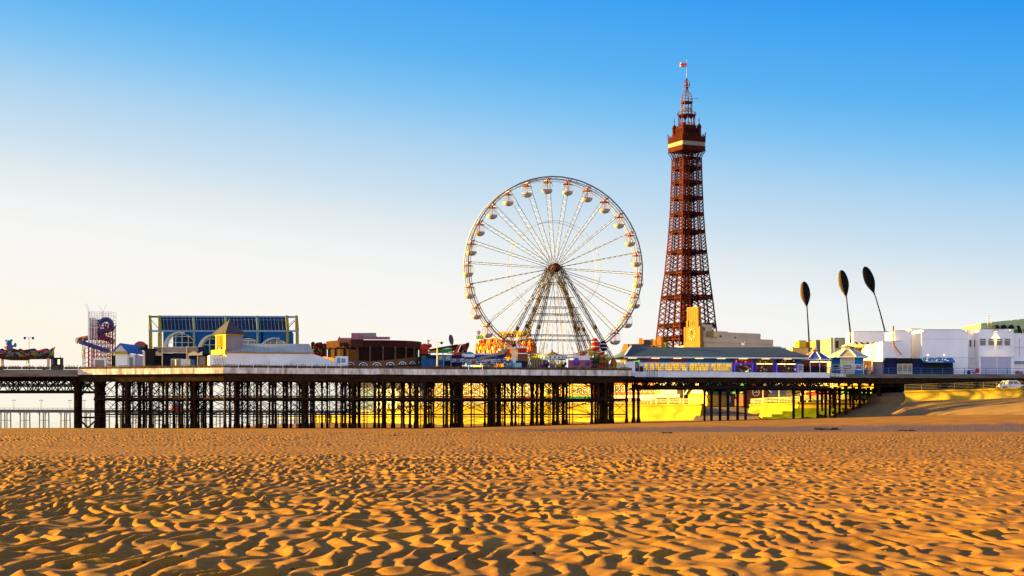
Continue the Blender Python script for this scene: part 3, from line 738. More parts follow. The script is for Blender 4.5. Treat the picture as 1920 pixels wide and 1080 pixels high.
fl.location = (tower.location.x, DT, PZ(125.5,DT))
# ------------------------------------------------------------------ promenade, sea walls, slipway, slope on the right
ZP = 4.7
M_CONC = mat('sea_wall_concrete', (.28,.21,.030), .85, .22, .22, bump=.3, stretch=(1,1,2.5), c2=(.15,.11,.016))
M_CONC2 = mat('pale_concrete', (.40,.33,.25), .85, .25, .5, bump=.2)
M_PAVE = mat('promenade_paving', (.30,.24,.19), .85, .2, .3)
M_RAMP = mat('slipway_surface', (.19,.13,.10), .9, .3, .4, bump=.2)
def pp(px, D): return (PX(px,D), D)
wl = [pp(590,1250), pp(700,800), pp(752,560), pp(784,432), pp(905,415), pp(1050,392), pp(1250,362), pp(1318,350)]
wr = [pp(1408,362), pp(1440,343), pp(1500,325), pp(1560,322), pp(1700,318)]
mb = MB(M_PAVE)
mb.slab([(x,y+1.2) for x,y in wl] + [pp(1318,384), pp(1408,384)] + [(x+.3,y+1.2) for x,y in wr] + [(320,318),(320,1700),(-250,1700)], 3.2, ZP)
mb.build('promenade', kind='structure')
def seawall(name, pts, label, zb, zt, batter=1.6, cope=.35):
    mb = MB(M_CONC, M_CONC2)
    for a, b in zip(pts, pts[1:]):
        a = Vector((a[0],a[1],0)); b = Vector((b[0],b[1],0)); d = (b-a).normalized(); n = Vector((d.y,-d.x,0))
        L = (b-a).length; k = max(1, int(L/9))
        for i in range(k):
            p = a+(b-a)*(i/k); q = a+(b-a)*((i+1)/k) - d*.04
            prof = [(batter,zb),(batter*.55,zb+(zt-zb)*.45),(batter*.5,zb+(zt-zb)*.48),(.25,zt-.5),(.45,zt-.35),(.45,zt),(-.7,zt),(-.7,zb)]
            vs = [p+n*o+Vector((0,0,z)) for o,z in prof] + [q+n*o+Vector((0,0,z)) for o,z in prof]; m = len(prof)
            mb.add(vs, [(i2,(i2+1)%m,m+(i2+1)%m,m+i2) for i2 in range(m)] + [tuple(range(m))[::-1], tuple(range(m,2*m))])
    o = mb.build(name); o['label'] = label; o['category'] = 'sea wall'; return o
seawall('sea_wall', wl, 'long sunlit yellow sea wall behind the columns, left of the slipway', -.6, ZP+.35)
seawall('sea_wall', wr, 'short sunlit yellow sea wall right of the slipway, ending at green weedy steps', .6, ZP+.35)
mb = MB(M_RAMP)
mb.add([(PX(1300,336),336,1.45),(PX(1425,336),336,1.45),(PX(1412,384),384,ZP),(PX(1316,384),384,ZP)], [(0,1,2,3)]); mb.build('slipway', kind='structure')
# railings on the two walls
def rail_thing(name, pts, m, label, cat, zs, step, post=.07, rail=.06):
    o = railing(pts, m, name, zs, step, None, post, rail); o['label'] = label; o['category'] = cat; return o
M_RAILW = mat('cream_railing', (.55,.50,.40), .5, .15)
rail_thing('railing', [(x,y+.4,ZP+.35) for x,y in wl[3:]], M_RAILW, 'cream promenade railing on top of the long yellow sea wall', 'railing', (.3,.6,.9,1.15), 1.6)
rail_thing('railing', [(x,y+.4,ZP+.35) for x,y in wr[:3]], M_RAILW, 'short cream railing above the weedy steps right of the slipway', 'railing', (.3,.6,.9,1.15), 1.6)
# weedy steps
M_ALG = mat('green_algae_concrete', (.13,.17,.012), .8, .5, .7, c2=(.05,.065,.010))
st = thing('weedy_steps', 'green weed covered concrete steps below the yellow wall, under the pier', 'steps', (PX(1500,316),316,1.2), math.radians(-24))
for k, (pl, pr, D, zt) in enumerate(((1448,1530,311,2.05),(1456,1542,313.5,2.6),(1466,1560,316,3.2),(1478,1575,319,3.8))):
    mb = MB(M_ALG); x0, x1 = PX(pl,D)-PX(1500,316), PX(pr,D)-PX(1500,316)
    mb.box(x0,x1,D-316,D-316+2.45,-.5,zt-1.2)
    mb.build('step', st)
# slope, wave-return wall and road on the right
M_SLOPE = mat('sandy_concrete_slope', (.23,.135,.068), .9, .3, .35, bump=.25, c2=(.15,.092,.052))
lo = [(1528,786,312),(1580,785,298),(1700,782,276),(1820,780,264),(1920,778,257),(2250,770,238)]
hi = [(1590,765,320),(1640,750.5,312),(1700,747,292),(1820,749,283),(1920,745.5,277),(2250,736,262)]
mb = MB(M_SLOPE); n = len(lo); vs = []; fs = []; NS = 6; NU = 8
def lerp3(L, t):
    i = min(int(t*(n-1)), n-2); u = t*(n-1)-i; return [L[i][q]+(L[i+1][q]-L[i][q])*u for q in range(3)]
def W3(p): return Vector((PX(p[0],p[2]), p[2], PZ(p[1],p[2])))
for i in range(41):
    a = W3(lerp3(lo, i/40)); b = W3(lerp3(hi, i/40)); a.z -= .35
    for j in range(9):
        t = j/8; p = a+(b-a)*t; p.z += .35*math.sin(math.pi*t)*.5; vs.append(p)
for i in range(40):
    for j in range(8): fs.append((i*9+j, (i+1)*9+j, (i+1)*9+j+1, i*9+j+1))
mb.add(vs, fs, True); mb.build('sea_defence_slope', kind='structure')
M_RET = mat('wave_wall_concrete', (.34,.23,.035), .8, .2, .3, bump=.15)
wc = thing('wave_wall', 'low curved concrete wave wall with sunlit patches above the sandy slope', 'wall', (0,0,0))
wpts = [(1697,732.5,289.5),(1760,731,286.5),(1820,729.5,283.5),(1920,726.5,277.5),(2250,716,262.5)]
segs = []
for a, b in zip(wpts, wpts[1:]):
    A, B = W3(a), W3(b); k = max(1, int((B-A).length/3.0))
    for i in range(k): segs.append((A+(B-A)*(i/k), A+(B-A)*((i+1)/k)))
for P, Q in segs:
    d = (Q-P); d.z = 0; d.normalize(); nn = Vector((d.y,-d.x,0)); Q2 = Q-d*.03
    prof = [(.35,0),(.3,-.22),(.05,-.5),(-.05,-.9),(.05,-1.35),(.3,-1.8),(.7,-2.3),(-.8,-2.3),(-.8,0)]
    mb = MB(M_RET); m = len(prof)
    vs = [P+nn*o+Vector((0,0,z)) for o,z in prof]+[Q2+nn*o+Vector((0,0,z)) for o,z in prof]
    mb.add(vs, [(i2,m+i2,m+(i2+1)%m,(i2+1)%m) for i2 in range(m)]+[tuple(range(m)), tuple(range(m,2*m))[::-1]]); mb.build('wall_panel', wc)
mb = MB(M_SLOPE); A, B = W3((1630,744.5,311)), W3((1697,742,292)); d = (B-A).normalized(); nn = Vector((d.y,-d.x,0))
mb.slab([((A+nn*.3).x,(A+nn*.3).y),((B+nn*.3).x,(B+nn*.3).y),((B-nn*.8).x,(B-nn*.8).y),((A-nn*.8).x,(A-nn*.8).y)], 3.0, A.z); mb.build('lower_wall', wc)
top = [W3(p) for p in wpts]
o = railing([(p.x,p.y+.1,p.z) for p in top], mat('galvanised_rail', (.16,.15,.14), .5, .15), 'railing', (.25,.53,.81,1.1), 2.6, None, .07, .045)
o['label'] = 'pale metal railing along the curved wave wall in front of the pickup truck'; o['category'] = 'railing'
mb = MB(mat('road_surface', (.12,.11,.10), .9, .2, .4)); zr = top[0].z-.15
mb.slab([(p.x,p.y+.75) for p in top]+[(140,340),(62,340),(PX(1690,300),300)], zr-1, zr); mb.build('road', kind='structure')
# ------------------------------------------------------------------ pickup truck
M_CAR = mat('white_car_paint', (.72,.68,.62), .25, .04, .5, spec=.5)
M_TYRE = mat('tyre_rubber', (.012,.012,.012), .8, .2)
tk = thing('pickup_truck', 'white double cab pickup with a roll bar parked behind the railing at the right', 'pickup', (PX(1898,284), 284, top[2].z-.12), math.radians(3))
tk.location.z = zr
mb = MB(M_CAR)   # side outline, nose to the right
body = [(-2.6,.55),(-2.6,1.12),(-1.15,1.16),(1.0,1.1),(2.15,1.02),(2.5,.9),(2.58,.5),(2.1,.42),(1.98,.72),(1.6,.86),(1.2,.72),(1.08,.42),(-1.1,.42),(-1.22,.72),(-1.6,.86),(-1.98,.72),(-2.1,.42),(-2.5,.45)]
mb.prism(body, -.9, .9); mb.build('body', tk)
mb = MB(M_CAR); cab = [(-1.1,1.14),(-.95,1.78),(-.75,1.86),(.55,1.86),(.8,1.76),(1.35,1.1)]
mb.prism(cab, -.76, .76); cb = mb.build('cab', tk)
mb = MB(M_GLASSD)
for s in (-1,1):
    y0, y1 = (.755,.775) if s > 0 else (-.775,-.755)
    mb.prism([(-.95,1.22),(-.85,1.72),(-.12,1.76),(-.12,1.22)], y0, y1); mb.prism([(-.02,1.22),(-.02,1.76),(.5,1.76),(.98,1.22)], y0, y1)
mb.add([(.86,-.68,1.72),(1.3,-.7,1.16),(1.3,.7,1.16),(.86,.68,1.72)],[(0,1,2,3)])
mb.build('window', cb)
mb = MB(M_CAR)
for y in (-.8,.8): mb.path([(-2.1,y,1.14),(-1.55,y,1.72),(-1.25,y,1.74),(-1.2,y,1.14)], .05, 6)
mb.bar((-1.45,-.8,1.73),(-1.45,.8,1.73),.09); mb.build('roll_bar', tk)
for x in (-1.6, 1.6):
    for y in (-.82, .82):
        mb = MB(M_TYRE, mat('alloy_rim', (.35,.35,.36), .3, .1, metal=.8)); mb.tube((x,y-.12,.4),(x,y+.12,.4),.4,n=20); mb.use(1).tube((x,y-.135,.4),(x,y+.135,.4),.23,n=14); mb.build('wheel', tk)
for y in (-.66,.66):
    mb = MB(mat('headlamp_glass', (.7,.7,.68), .1)); mb.box(2.44,2.56,y-.2,y+.2,.78,.95); mb.build('headlight', tk)
    mb = MB(mat('tail_lamp_red', (.35,.01,.01), .2)); mb.box(-2.63,-2.58,y-.1+.1*(1 if y>0 else -1),y+.1+.1*(1 if y>0 else -1),.85,1.08); mb.build('tail_light', tk)
mb = MB(M_BLACK); mb.box(2.54,2.64,-.85,.85,.42,.62); mb.box(-2.7,-2.6,-.85,.85,.5,.68); mb.build('bumper', tk)
# ------------------------------------------------------------------ town buildings along the promenade
M_WFR = mat('window_frame_cream', (.66,.62,.54), .6, .1)
M_WGL = mat('window_glass', (.02,.022,.028), .3, .4, .3, spec=.3)
M_SLATE = mat('roof_slate', (.075,.06,.065), .7, .3, .4, stretch=(.3,.3,2))
M_BRICK = mat('red_brick', (.34,.11,.045), .85, .3, .6, bump=.2)
M_BRICK2 = mat('orange_brick', (.33,.135,.035), .85, .25, .6, bump=.2)
M_CREAM = mat('cream_render', (.48,.37,.15), .8, .15, .3)
M_TAN = mat('tan_stone', (.30,.20,.095), .85, .2, .4, bump=.15)
M_DOOR = mat('shop_dark', (.05,.03,.025), .5, .4)
WMESH = {}
def window_mesh(w, h, y=0):
    k = (round(w,2), round(h,2))
    if k not in WMESH:
        mb = MB(M_WFR, M_WGL); t = min(.14, w*.12)
        mb.box(-w/2-t,w/2+t,-.12,.02,-h/2-t,-h/2); mb.box(-w/2-t,w/2+t,-.1,.02,h/2,h/2+t); mb.box(-w/2-t,-w/2,-.1,.02,-h/2,h/2); mb.box(w/2,w/2+t,-.1,.02,-h/2,h/2)
        mb.box(-.04,.04,-.08,.02,-h/2,h/2); mb.box(-w/2,w/2,-.08,.02,h*.1,h*.1+.07)
        mb.use(1).box(-w/2,w/2,-.03,.015,-h/2,h/2)
        o = mb.build('window'); WMESH[k] = o.data; bpy.data.objects.remove(o)
    return WMESH[k]
def put_window(parent, w, h, x, y, z, rz=0.0):
    o = bpy.data.objects.new('window', window_mesh(w, h)); COL.objects.link(o); o.parent = parent; o.location = (x,y,z); o.rotation_euler = (0,0,rz)
def flen(px0, D, rz, px1):
    """how long a wall must be that leaves (px0, D) in direction rz and ends at photo column px1"""
    x0 = PX(px0, D); k = (px1-960)/F
    return (k*D - x0)/(math.cos(rz)-k*math.sin(rz))
def shopfront(b, L, rz=0.0, h=3.0, m=None, n=None, sign=None):
    mb = MB(M_DOOR); n = n or max(2, int(L/3))
    for i in range(n): mb.box(L*(i+.1)/n, L*(i+.9)/n, -.06, .05, .2, h-.8)
    mb.build('shop_window', b)
    mb = MB(m or M_CREAM); mb.box(.1,L-.1,-.35,.0,h-.75,h); mb.build('shop_sign', b)
    if sign:
        mb = MB(sign); mb.add([(.3,-.4,h-.8),(L-.3,-.4,h-.8),(L-.3,-1.7,h-1.3),(.3,-1.7,h-1.3)],[(0,3,2,1)]); mb.add([(.3,-.4,h-.84),(L-.3,-.4,h-.84),(L-.3,-1.7,h-1.34),(.3,-1.7,h-1.34)],[(0,1,2,3)]); mb.build('awning', b)
def house(label, px0, px1, D, rzd, zt, m, nx, floors, depth=9, roof='flat', sm=None, cat='building', zb=ZP, name='shop_building', aw=None, ww=1.1, wh=1.5):
    rz = math.radians(rzd); L = flen(px0, D, rz, px1)
    b = thing(name, label, cat, (PX(px0,D), D, zb), rz); h = zt-zb
    mb = MB(m); mb.box(0,L,0,depth,-.3,h)
    if roof == 'flat': mb.box(-.15,L+.15,-.15,depth+.15,h-.25,h+.25)
    mb.build('wall', b)
    if roof == 'hip':
        mb = MB(M_SLATE); mb.hip(0,L,0,depth,h,h+min(L,depth)*.42,min(L,depth)*.45,over=.4); mb.build('roof', b)
    if roof == 'gable':
        mb = MB(M_SLATE); hh = min(L*.5,5)
        mb.prism([(-.4,h-.1),(L/2,h+hh),(L+.4,h-.1),(L+.4,h+.15),(L/2,h+hh+.3),(-.4,h+.15)], -.4, depth+.4); mb.build('roof', b)
        mb = MB(m); mb.prism([(0,h-.05),(L,h-.05),(L/2,h+hh-.1)], .0, .4); mb.build('gable', b)
    shopfront(b, L, rz, 3.2, sm, sign=aw)
    fh = (h-3.4)/max(1, floors)
    for f in range(floors):
        for i in range(nx): put_window(b, min(ww, L/nx*.55), min(wh, fh*.6), L*(i+.5)/nx, -.02, 3.4+fh*(f+.5))
    return b
M_TQ = mat('turquoise_sign', (.10,.36,.30), .6, .1); M_RSIGN = mat('red_sign', (.45,.04,.03), .6, .1); M_WSIGN = mat('white_sign', (.72,.70,.64), .6, .08)
house('pale blue seafront hotel seen between the columns at the far left end of the wall', 655, 700, 1060, -30, 23, mat('hotel_blue', (.16,.22,.36), .8, .2), 6, 3, roof='hip')
house('white seafront guest house seen through the columns left of the tan terraces', 706, 752, 830, -32, 17.7, M_WSIGN, 5, 3, roof='hip')
house('grey stone seafront house behind the columns below the maroon drum', 744, 790, 620, -32, 13, mat('grey_stone', (.30,.27,.25), .85, .2), 4, 3, roof='gable')
house('narrow tan terrace with a gable behind the columns near the orange castle', 796, 838, 470, -35, 13.4, M_TAN, 4, 2)
house('wide tan terrace behind the columns below the orange castle', 836, 890, 462, -35, 13.2, M_TAN, 5, 2, sm=M_RSIGN)
house('plain brown terrace beside the wide tan terrace', 888, 926, 452, -35, 12.6, mat('brown_render', (.30,.20,.12), .85, .2), 3, 2)
house('pale cream arcade front left of the bright yellow arcade', 924, 972, 446, -38, 12.4, M_CREAM, 5, 2, sm=M_WSIGN)
house('grey flat shop between the cream and yellow fronts', 970, 1004, 440, -36, 12.0, mat('grey_render', (.33,.29,.26), .85, .2), 3, 2, sm=M_RSIGN)
house('bright yellow arcade front under the carousel', 1002, 1040, 436, -40, 12.6, mat('yellow_render', (.45,.33,.07), .8, .12), 4, 2)
house('strong orange corner building with a turquoise shop sign', 1042, 1082, 430, -40, 13.0, mat('orange_render', (.55,.22,.03), .8, .15), 4, 2, sm=M_TQ)
house('orange brick building with plain upper wall beside the turquoise sign', 1080, 1112, 425, -38, 12.8, M_BRICK2, 3, 2, sm=M_TQ)
house('red brick hotel behind the pier end with rows of windows', 1146, 1200, 418, -38, 14.2, M_BRICK, 6, 2, sm=M_WSIGN, aw=M_RSIGN)
house('dark red brick shop with white awnings next to the cream columned front', 1196, 1232, 412, -36, 13.4, M_BRICK, 4, 2, sm=M_WSIGN, aw=M_WSIGN)
b = house('cream columned amusement front with a broad white signboard', 1229, 1276, 405, -36, 13.6, M_CREAM, 1, 0, sm=M_WSIGN, cat='building')
L_ = flen(1229, 405, math.radians(-36), 1276)
for i in range(14):
    mb = MB(M_WFR); mb.tube((L_*(i+.5)/14,-.5,5.2),(L_*(i+.5)/14,-.5,8.7),.16,n=8); mb.build('column', b)
mb = MB(M_DOOR); mb.box(.2,L_-.2,-.07,.04,5.2,8.6); mb.build('loggia', b)
mb = MB(M_WSIGN, M_DOOR); mb.box(L_*.25,L_*.9,-.6,-.1,3.4,4.9); mb.build('sign_board', b)
house('tan flat fronted shop between the columned front and the ochre chalet', 1275, 1312, 402, -34, 13.2, mat('ochre_render', (.36,.23,.07), .8, .15), 2, 1, sm=M_DOOR)
house('grey and maroon department store with dark doors behind the brick clock hut', 1432, 1480, 400, -28, 14.0, mat('store_grey', (.25,.21,.21), .8, .2), 3, 1)
house('tall yellow arcade wall behind the weedy steps, with a bright orange end', 1474, 1520, 378, -42, 13.4, mat('arcade_yellow', (.42,.27,.04), .8, .15), 2, 1)
house('golden arcade with big windows behind the right hand pier columns', 1512, 1572, 368, -38, 13.0, M_CREAM, 5, 1, sm=M_RSIGN, ww=2.2, wh=2.4)
house('amber lit shop beyond the dense pier columns near the slope', 1572, 1640, 356, -36, 12.4, mat('amber_render', (.56,.32,.05), .8, .2), 5, 1, sm=M_TQ)
# chalets with green roofs on the promenade
M_GRN = mat('green_roof_tiles', (.035,.13,.085), .7, .25, .6)
def chalet(label, pxc, D, w, hw, hr, rzd, m, face=None):
    c = thing('chalet', label, 'chalet', (PX(pxc,D), D, ZP), math.radians(rzd)); dp = 7
    mb = MB(m); mb.box(-w/2,w/2,0,dp,-.2,hw); mb.prism([(-w/2,hw),(w/2,hw),(0,hw+hr)], 0, .3); mb.prism([(-w/2,hw),(w/2,hw),(0,hw+hr)], dp-.3, dp); mb.build('wall', c)
    mb = MB(M_GRN, M_WFR); mb.prism([(-w/2-.6,hw-.35),(0,hw+hr+.05),(w/2+.6,hw-.35),(w/2+.6,hw-.1),(0,hw+hr+.35),(-w/2-.6,hw-.1)], -.5, dp+.5)
    mb.use(1).bar((-w/2-.6,-.55,hw-.22),(0,-.55,hw+hr+.2),.12,.3); mb.bar((w/2+.6,-.55,hw-.22),(0,-.55,hw+hr+.2),.12,.3); mb.build('roof', c)
    return c
M_HUTB = mat('hut_brick', (.10,.045,.035), .85, .3, .7)
c = chalet('ochre chalet with a white gable and green roof left of the leg group', 1308, 386, 6.5, 3.2, 3.6, -52, mat('ochre_wood', (.58,.34,.06), .8, .15))
mb = MB(M_WSIGN); mb.prism([(-2.2,3.2),(2.2,3.2),(0,6.0)], -.1, -.01); mb.build('gable_board', c)
c = chalet('dark chalet with a green roof behind the middle pier leg group', 1352, 392, 8.5, 4.0, 3.8, 20, M_HUTB)
mb = MB(M_WSIGN); mb.box(-2.6,2.6,-.1,-.01,.3,2.6); mb.build('window_panel', c)
mb = MB(M_BLUE); mb.box(-1.0,4.2,-1.2,-.2,0,1.1); mb.build('counter', c)
c = chalet('brick chalet with a round white clock in its gable, beside the slipway', 1417, 378, 6.3, 3.4, 3.3, 14, M_HUTB)
mb = MB(M_WFR, M_DOOR)
for k in range(20):
    a, b2 = 2*math.pi*k/20, 2*math.pi*(k+1)/20; mb.bar((.85*math.cos(a),-.08,3.3+.85*math.sin(a)),(.85*math.cos(b2),-.08,3.3+.85*math.sin(b2)),.16)
mb.use(0).bar((-.6,-.08,3.3),(.6,-.08,3.3),.14); mb.bar((0,-.08,3.3),(.3,-.08,3.75),.1); mb.build('clock', c)
def lamp(label, px, D, zb, ht, heads=2, m=None, group=None):
    l = thing('street_lamp', label, 'street lamp', (PX(px,D), D, zb), 0, group)
    mb = MB(m or M_RAILW); mb.tube((0,0,0),(0,0,ht),.13,.07,8); mb.tube((0,0,0),(0,0,.8),.2,.2,8); mb.build('post', l)
    mb = MB(m or M_RAILW, M_BLACK)
    for s in ((-1,1) if heads == 2 else (1,)):
        mb.use(0).bar((0,0,ht-.05),(s*.75,0,ht),.06)
        mb.use(1).lathe([(.05,.1),(.26,.0),(.2,-.28),(.05,-.4)], 8, (s*.75,0,ht))
    mb.build('lamp_head', l); return l
lamp('white lamp post on the promenade right of the brick chalet', 1431, 356, ZP, 8.2, 2)
lamp('white lamp post in front of the grey store near the weedy steps', 1461, 350, ZP, 8.4, 2)
lamp('thin cream lamp post above the long yellow wall before the cream columned front', 1282, 372, ZP, 8.0, 1)
lamp('thin cream lamp post before the red brick shops above the yellow wall', 1221, 384, ZP, 8.0, 1)
# ------------------------------------------------------------------ the cream deco building in front of the tower
DD = 560.0; RZ = math.radians(35)
deco = thing('clock_tower_building', 'cream stepped building with a tall clock fin, standing before the red tower', 'building', (PX(1306,DD), DD, ZP), RZ)
M_DECO = mat('deco_stone', (.20,.112,.036), .85, .14, .25, bump=.15, c2=(.15,.083,.03))
M_DECO2 = mat('deco_pale', (.48,.37,.27), .85, .12, .2)
def dz(py, u=0.0): return PZ(py, DD+u*.57)-ZP
def du(px): return flen(1306, DD, RZ, px)
mb = MB(M_DECO2)
mb.box(0,du(1488)-6,0.2,6,0,dz(644)); 
mb.lathe([(6,0),(6,dz(646))], 20, (du(1488)-6,6.2,0)); mb.box(.9,du(1454),1.2,6,dz(644),dz(631))
mb.build('main_block', deco)
mb = MB(M_DECO2); mb.box(du(1346),du(1437),3,5.9,dz(631),dz(619.5)); mb.box(du(1346),du(1373),2.2,5.8,dz(631),dz(618.3)); mb.build('roof_storey', deco)
mb = MB(M_DECO2, M_CREAM); mb.box(du(1317),du(1346),3,5.7,dz(631),dz(606)); mb.box(du(1318),du(1326),2,3,dz(631),dz(605)); mb.use(1).box(du(1336),du(1346),-.5,3,dz(631),dz(619.5)); mb.build('plant_room', deco)
mb = MB(M_WGL)
for px, py, w, h in ((1359,628,5,4),(1389,629,3.5,3),(1331,615,4,6)):
    u = du(px); y0 = 2.17 if px == 1359 else 2.97
    mb.box(u-w*.1, u+w*.1, y0-.03, y0+.1, dz(py)-h*.1, dz(py)+h*.1)
mb.build('window', deco)
mb = MB(mat('deco_band', (.30,.23,.16), .8))
for a, b in ((1320,1360),(1366,1400),(1406,1445)): mb.box(du(a),du(b),1.1,1.19,dz(640.6),dz(640.0))
mb.build('band', deco)
# the fin: long side faces left
mb = MB(M_DECO); ct = dz(575)
mb.box(-.5,1.4,-2.4,6.2,0,dz(640)); mb.box(-.3,1.3,-1.6,5.6,dz(640),dz(613)); mb.box(-.1,1.2,-1.0,5.0,dz(613),ct)
for y in (-1.9,5.9): mb.box(-.42,1.2,y-.35,y+.35,dz(640),dz(612))
for y in (-.9,4.6): mb.box(-.38,1.2,y-.45,y+.45,dz(612),dz(600))
for k in range(5): y = -.5+k*1.15; mb.box(-.16,0,y-.12,y+.12,dz(601),dz(580))
fin = mb.build('clock_fin', deco)
mb = MB(M_WFR, M_DOOR)
for k in range(12):
    t = 2*math.pi*k/12; r0, r1 = 1.25, 1.9; c, s = math.cos(t), math.sin(t)
    mb.bar((-.36,2.0+c*r0,dz(626)+s*r0*1.15),(-.36,2.0+c*r1,dz(626)+s*r1*1.15),.34,.12)
mb.use(1).bar((-.38,2.0,dz(626)),(-.38,2.0,dz(626)+1.6),.2,.1); mb.bar((-.38,2.0,dz(626)),(-.38,2.4,dz(626)+.9),.2,.1); mb.build('clock', fin)
mb = MB(mat('slit_window', (.10,.05,.015), .6))
for y in (-.3,2.0-.9,2.0,2.9,4.3): mb.box(-.19,-.05,y-.14,y+.14,dz(609),dz(603))
mb.build('window', fin)
mb = MB(M_DECO2); mb.prism([(-1,0),(0,0),(0,1)], 0, .1)
low = MB(M_DECO2); low.add([(0.0,.3,0),(0,26,0),(0,26,dz(656)),(0,.3,dz(643)),(.8,.3,0),(.8,26,0),(.8,26,dz(656)),(.8,.3,dz(643))],[(0,3,2,1),(4,5,6,7),(0,1,5,4),(1,2,6,5),(2,3,7,6),(3,0,4,7)]); low.build('side_wall', deco)
# old red brick buildings left of it
def brick_gable(label, px0, px1, D, rzd, ztop, zeave, m=M_BRICK2):
    rz = math.radians(rzd); L = flen(px0, D, rz, px1)
    b = thing('brick_house', label, 'house', (PX(px0,D), D, ZP), rz)
    mb = MB(m); mb.box(0,L,0,9,-.2,zeave-ZP); mb.prism([(.2,zeave-ZP),(L-.2,zeave-ZP),(L*.72,ztop-ZP),(L*.28,ztop-ZP)], 0, .5); mb.build('wall', b)
    mb = MB(M_SLATE); mb.add([(-.3,.3,zeave-ZP-.1),(L+.3,.3,zeave-ZP-.1),(L+.3,9.3,zeave-ZP-.1),(-.3,9.3,zeave-ZP-.1),(L*.28,.5,ztop-ZP+.1),(L*.72,.5,ztop-ZP+.1),(L*.72,8,ztop-ZP+.1),(L*.28,8,ztop-ZP+.1)],[(0,3,2,1),(4,5,6,7),(1,2,6,5),(3,0,4,7),(2,3,7,6)]); mb.build('roof', b)
    for i in range(3): put_window(b, .9, 1.4, L*(i+.5)/3, -.02, (zeave-ZP)*.8)
    return b
brick_gable('orange brick house with a sloping gable just right of the big wheel', 1163, 1182, 430, -30, PZ(646,430), PZ(664,430))
b = thing('brick_house', 'dark slate roofed brick house between the wheel and the tower', 'house', (PX(1184,436),436,ZP), math.radians(-20))
L_ = flen(1184,436,math.radians(-20),1198); mb = MB(M_BRICK); mb.box(0,3.6,0,8,-.2,PZ(662,436)-ZP); mb.build('wall', b)
mb = MB(M_SLATE); mb.prism([(-.5,PZ(664,436)-ZP),(.3,PZ(645,436)-ZP),(3.0,PZ(645,436)-ZP),(4.1,PZ(664,436)-ZP)], -.3, 8.3); mb.build('roof', b)
b = thing('brick_house', 'orange brick house with pinnacles and chimneys at the foot of the tower', 'house', (PX(1198,450),450,ZP), math.radians(-25))
mb = MB(M_BRICK2); mb.box(0,6.6,0,8,-.2,PZ(648,450)-ZP)
for x, yy in ((.3,634),(1.1,637),(4.6,638),(5.6,634),(6.3,632)): mb.box(x-.35,x+.35,0,.9,PZ(650,450)-ZP,PZ(yy,450)-ZP)
mb.build('wall', b)
mb = MB(M_SLATE); mb.prism([(1.3,PZ(648,450)-ZP),(1.6,PZ(637,450)-ZP),(4.0,PZ(637,450)-ZP),(4.5,PZ(648,450)-ZP)], .6, 8); mb.build('roof', b)
mb = MB(M_SLATE); mb.box(1.6,4.2,-.4,0,PZ(652,450)-ZP,PZ(648.5,450)-ZP); mb.build('canopy', b)
b = thing('gatehouse', 'glowing orange stone gatehouse touching the left leg of the tower', 'building', (PX(1220,470),470,ZP), math.radians(-20))
mb = MB(M_BRICK2); mb.box(0,3.4,0,6,-.2,PZ(640,470)-ZP); mb.box(2.2,3.5,-.3,1,PZ(640,470)-ZP,PZ(631,470)-ZP); mb.box(.1,.6,-.1,.6,PZ(640,470)-ZP,PZ(635,470)-ZP); mb.build('wall', b)
put_window(b, .6, 1.0, 1.7, -.02, PZ(645,470)-ZP)
# ------------------------------------------------------------------ things standing on the pier deck
class Loc:
    """local frame of a thing on the deck: photo measurements turned into metres at its own distance"""
    def __init__(s, pxc, D, base=ZD): s.c, s.D, s.b = pxc, D, base
    def x(s, px): return (px-s.c)*s.D/F
    def z(s, py): return PZ(py, s.D)-s.b
    def at(s): return (PX(s.c,s.D), s.D, s.b)
def ctag(o, label, cat, group=None):
    o['label'] = label; o['category'] = cat
    if group: o['group'] = group
    return o
M_YEL = mat('yellow_frame_paint', (.26,.22,.035), .5, .15, .6)
M_YEL2 = mat('bright_yellow_paint', (.40,.28,.035), .5, .12)
M_HBLUE = mat('hall_blue_paint', (.006,.08,.24), .55, .15, .5)
M_HGLASS = mat('hall_roof_glass', (.004,.008,.035), .35, .35, .25, spec=.15)
M_LBLUE = mat('pale_blue_steel', (.17,.26,.42), .45, .15)
M_GREY = mat('grey_cladding', (.24,.20,.21), .7, .15, .5)
M_ZINC = mat('zinc_roof', (.33,.34,.38), .55, .18, .5, stretch=(6,.4,.4))
M_ORANGE = mat('orange_board', (.28,.10,.016), .7, .2, .6)
M_NAVY = mat('navy_paint', (.010,.014,.055), .5, .2)
M_RED = mat('red_paint', (.46,.025,.02), .45, .15)
M_MAROON = mat('maroon_cladding', (.05,.011,.009), .85, .4, .8, c2=(.03,.008,.007))
M_MAROON2 = mat('brown_cladding', (.055,.020,.014), .85, .3, .8)
M_PINK = mat('mauve_panel', (.30,.12,.17), .6, .2)
M_GREEN = mat('green_panel', (.03,.19,.05), .55, .25, .6)
M_PURP = mat('purple_paint', (.16,.05,.32), .5, .15)
M_TEAL = mat('teal_paint', (.03,.24,.30), .5, .15)
M_CRM = mat('cream_paint', (.68,.58,.36), .6, .1)
M_WOODB = mat('brown_timber', (.16,.075,.035), .7, .35, 1.5)
M_LITY = mat('lit_lamp_yellow', (.8,.7,.3), .5, .02, emit=(1.0,.78,.25), es=.35)
M_LITW = mat('lit_lamp_white', (.8,.8,.8), .5, .02, emit=(1.0,.95,.85), es=.5)
M_LITP = mat('neon_violet', (.1,.03,.4), .5, .02, emit=(.13,.05,1.0), es=.085)
M_CURT = mat('lit_curtain', (.5,.3,.05), .7, .5, 2.2, stretch=(3,1,.4), c2=(.10,.04,.01), emit=(1.0,.55,.06), es=.13)
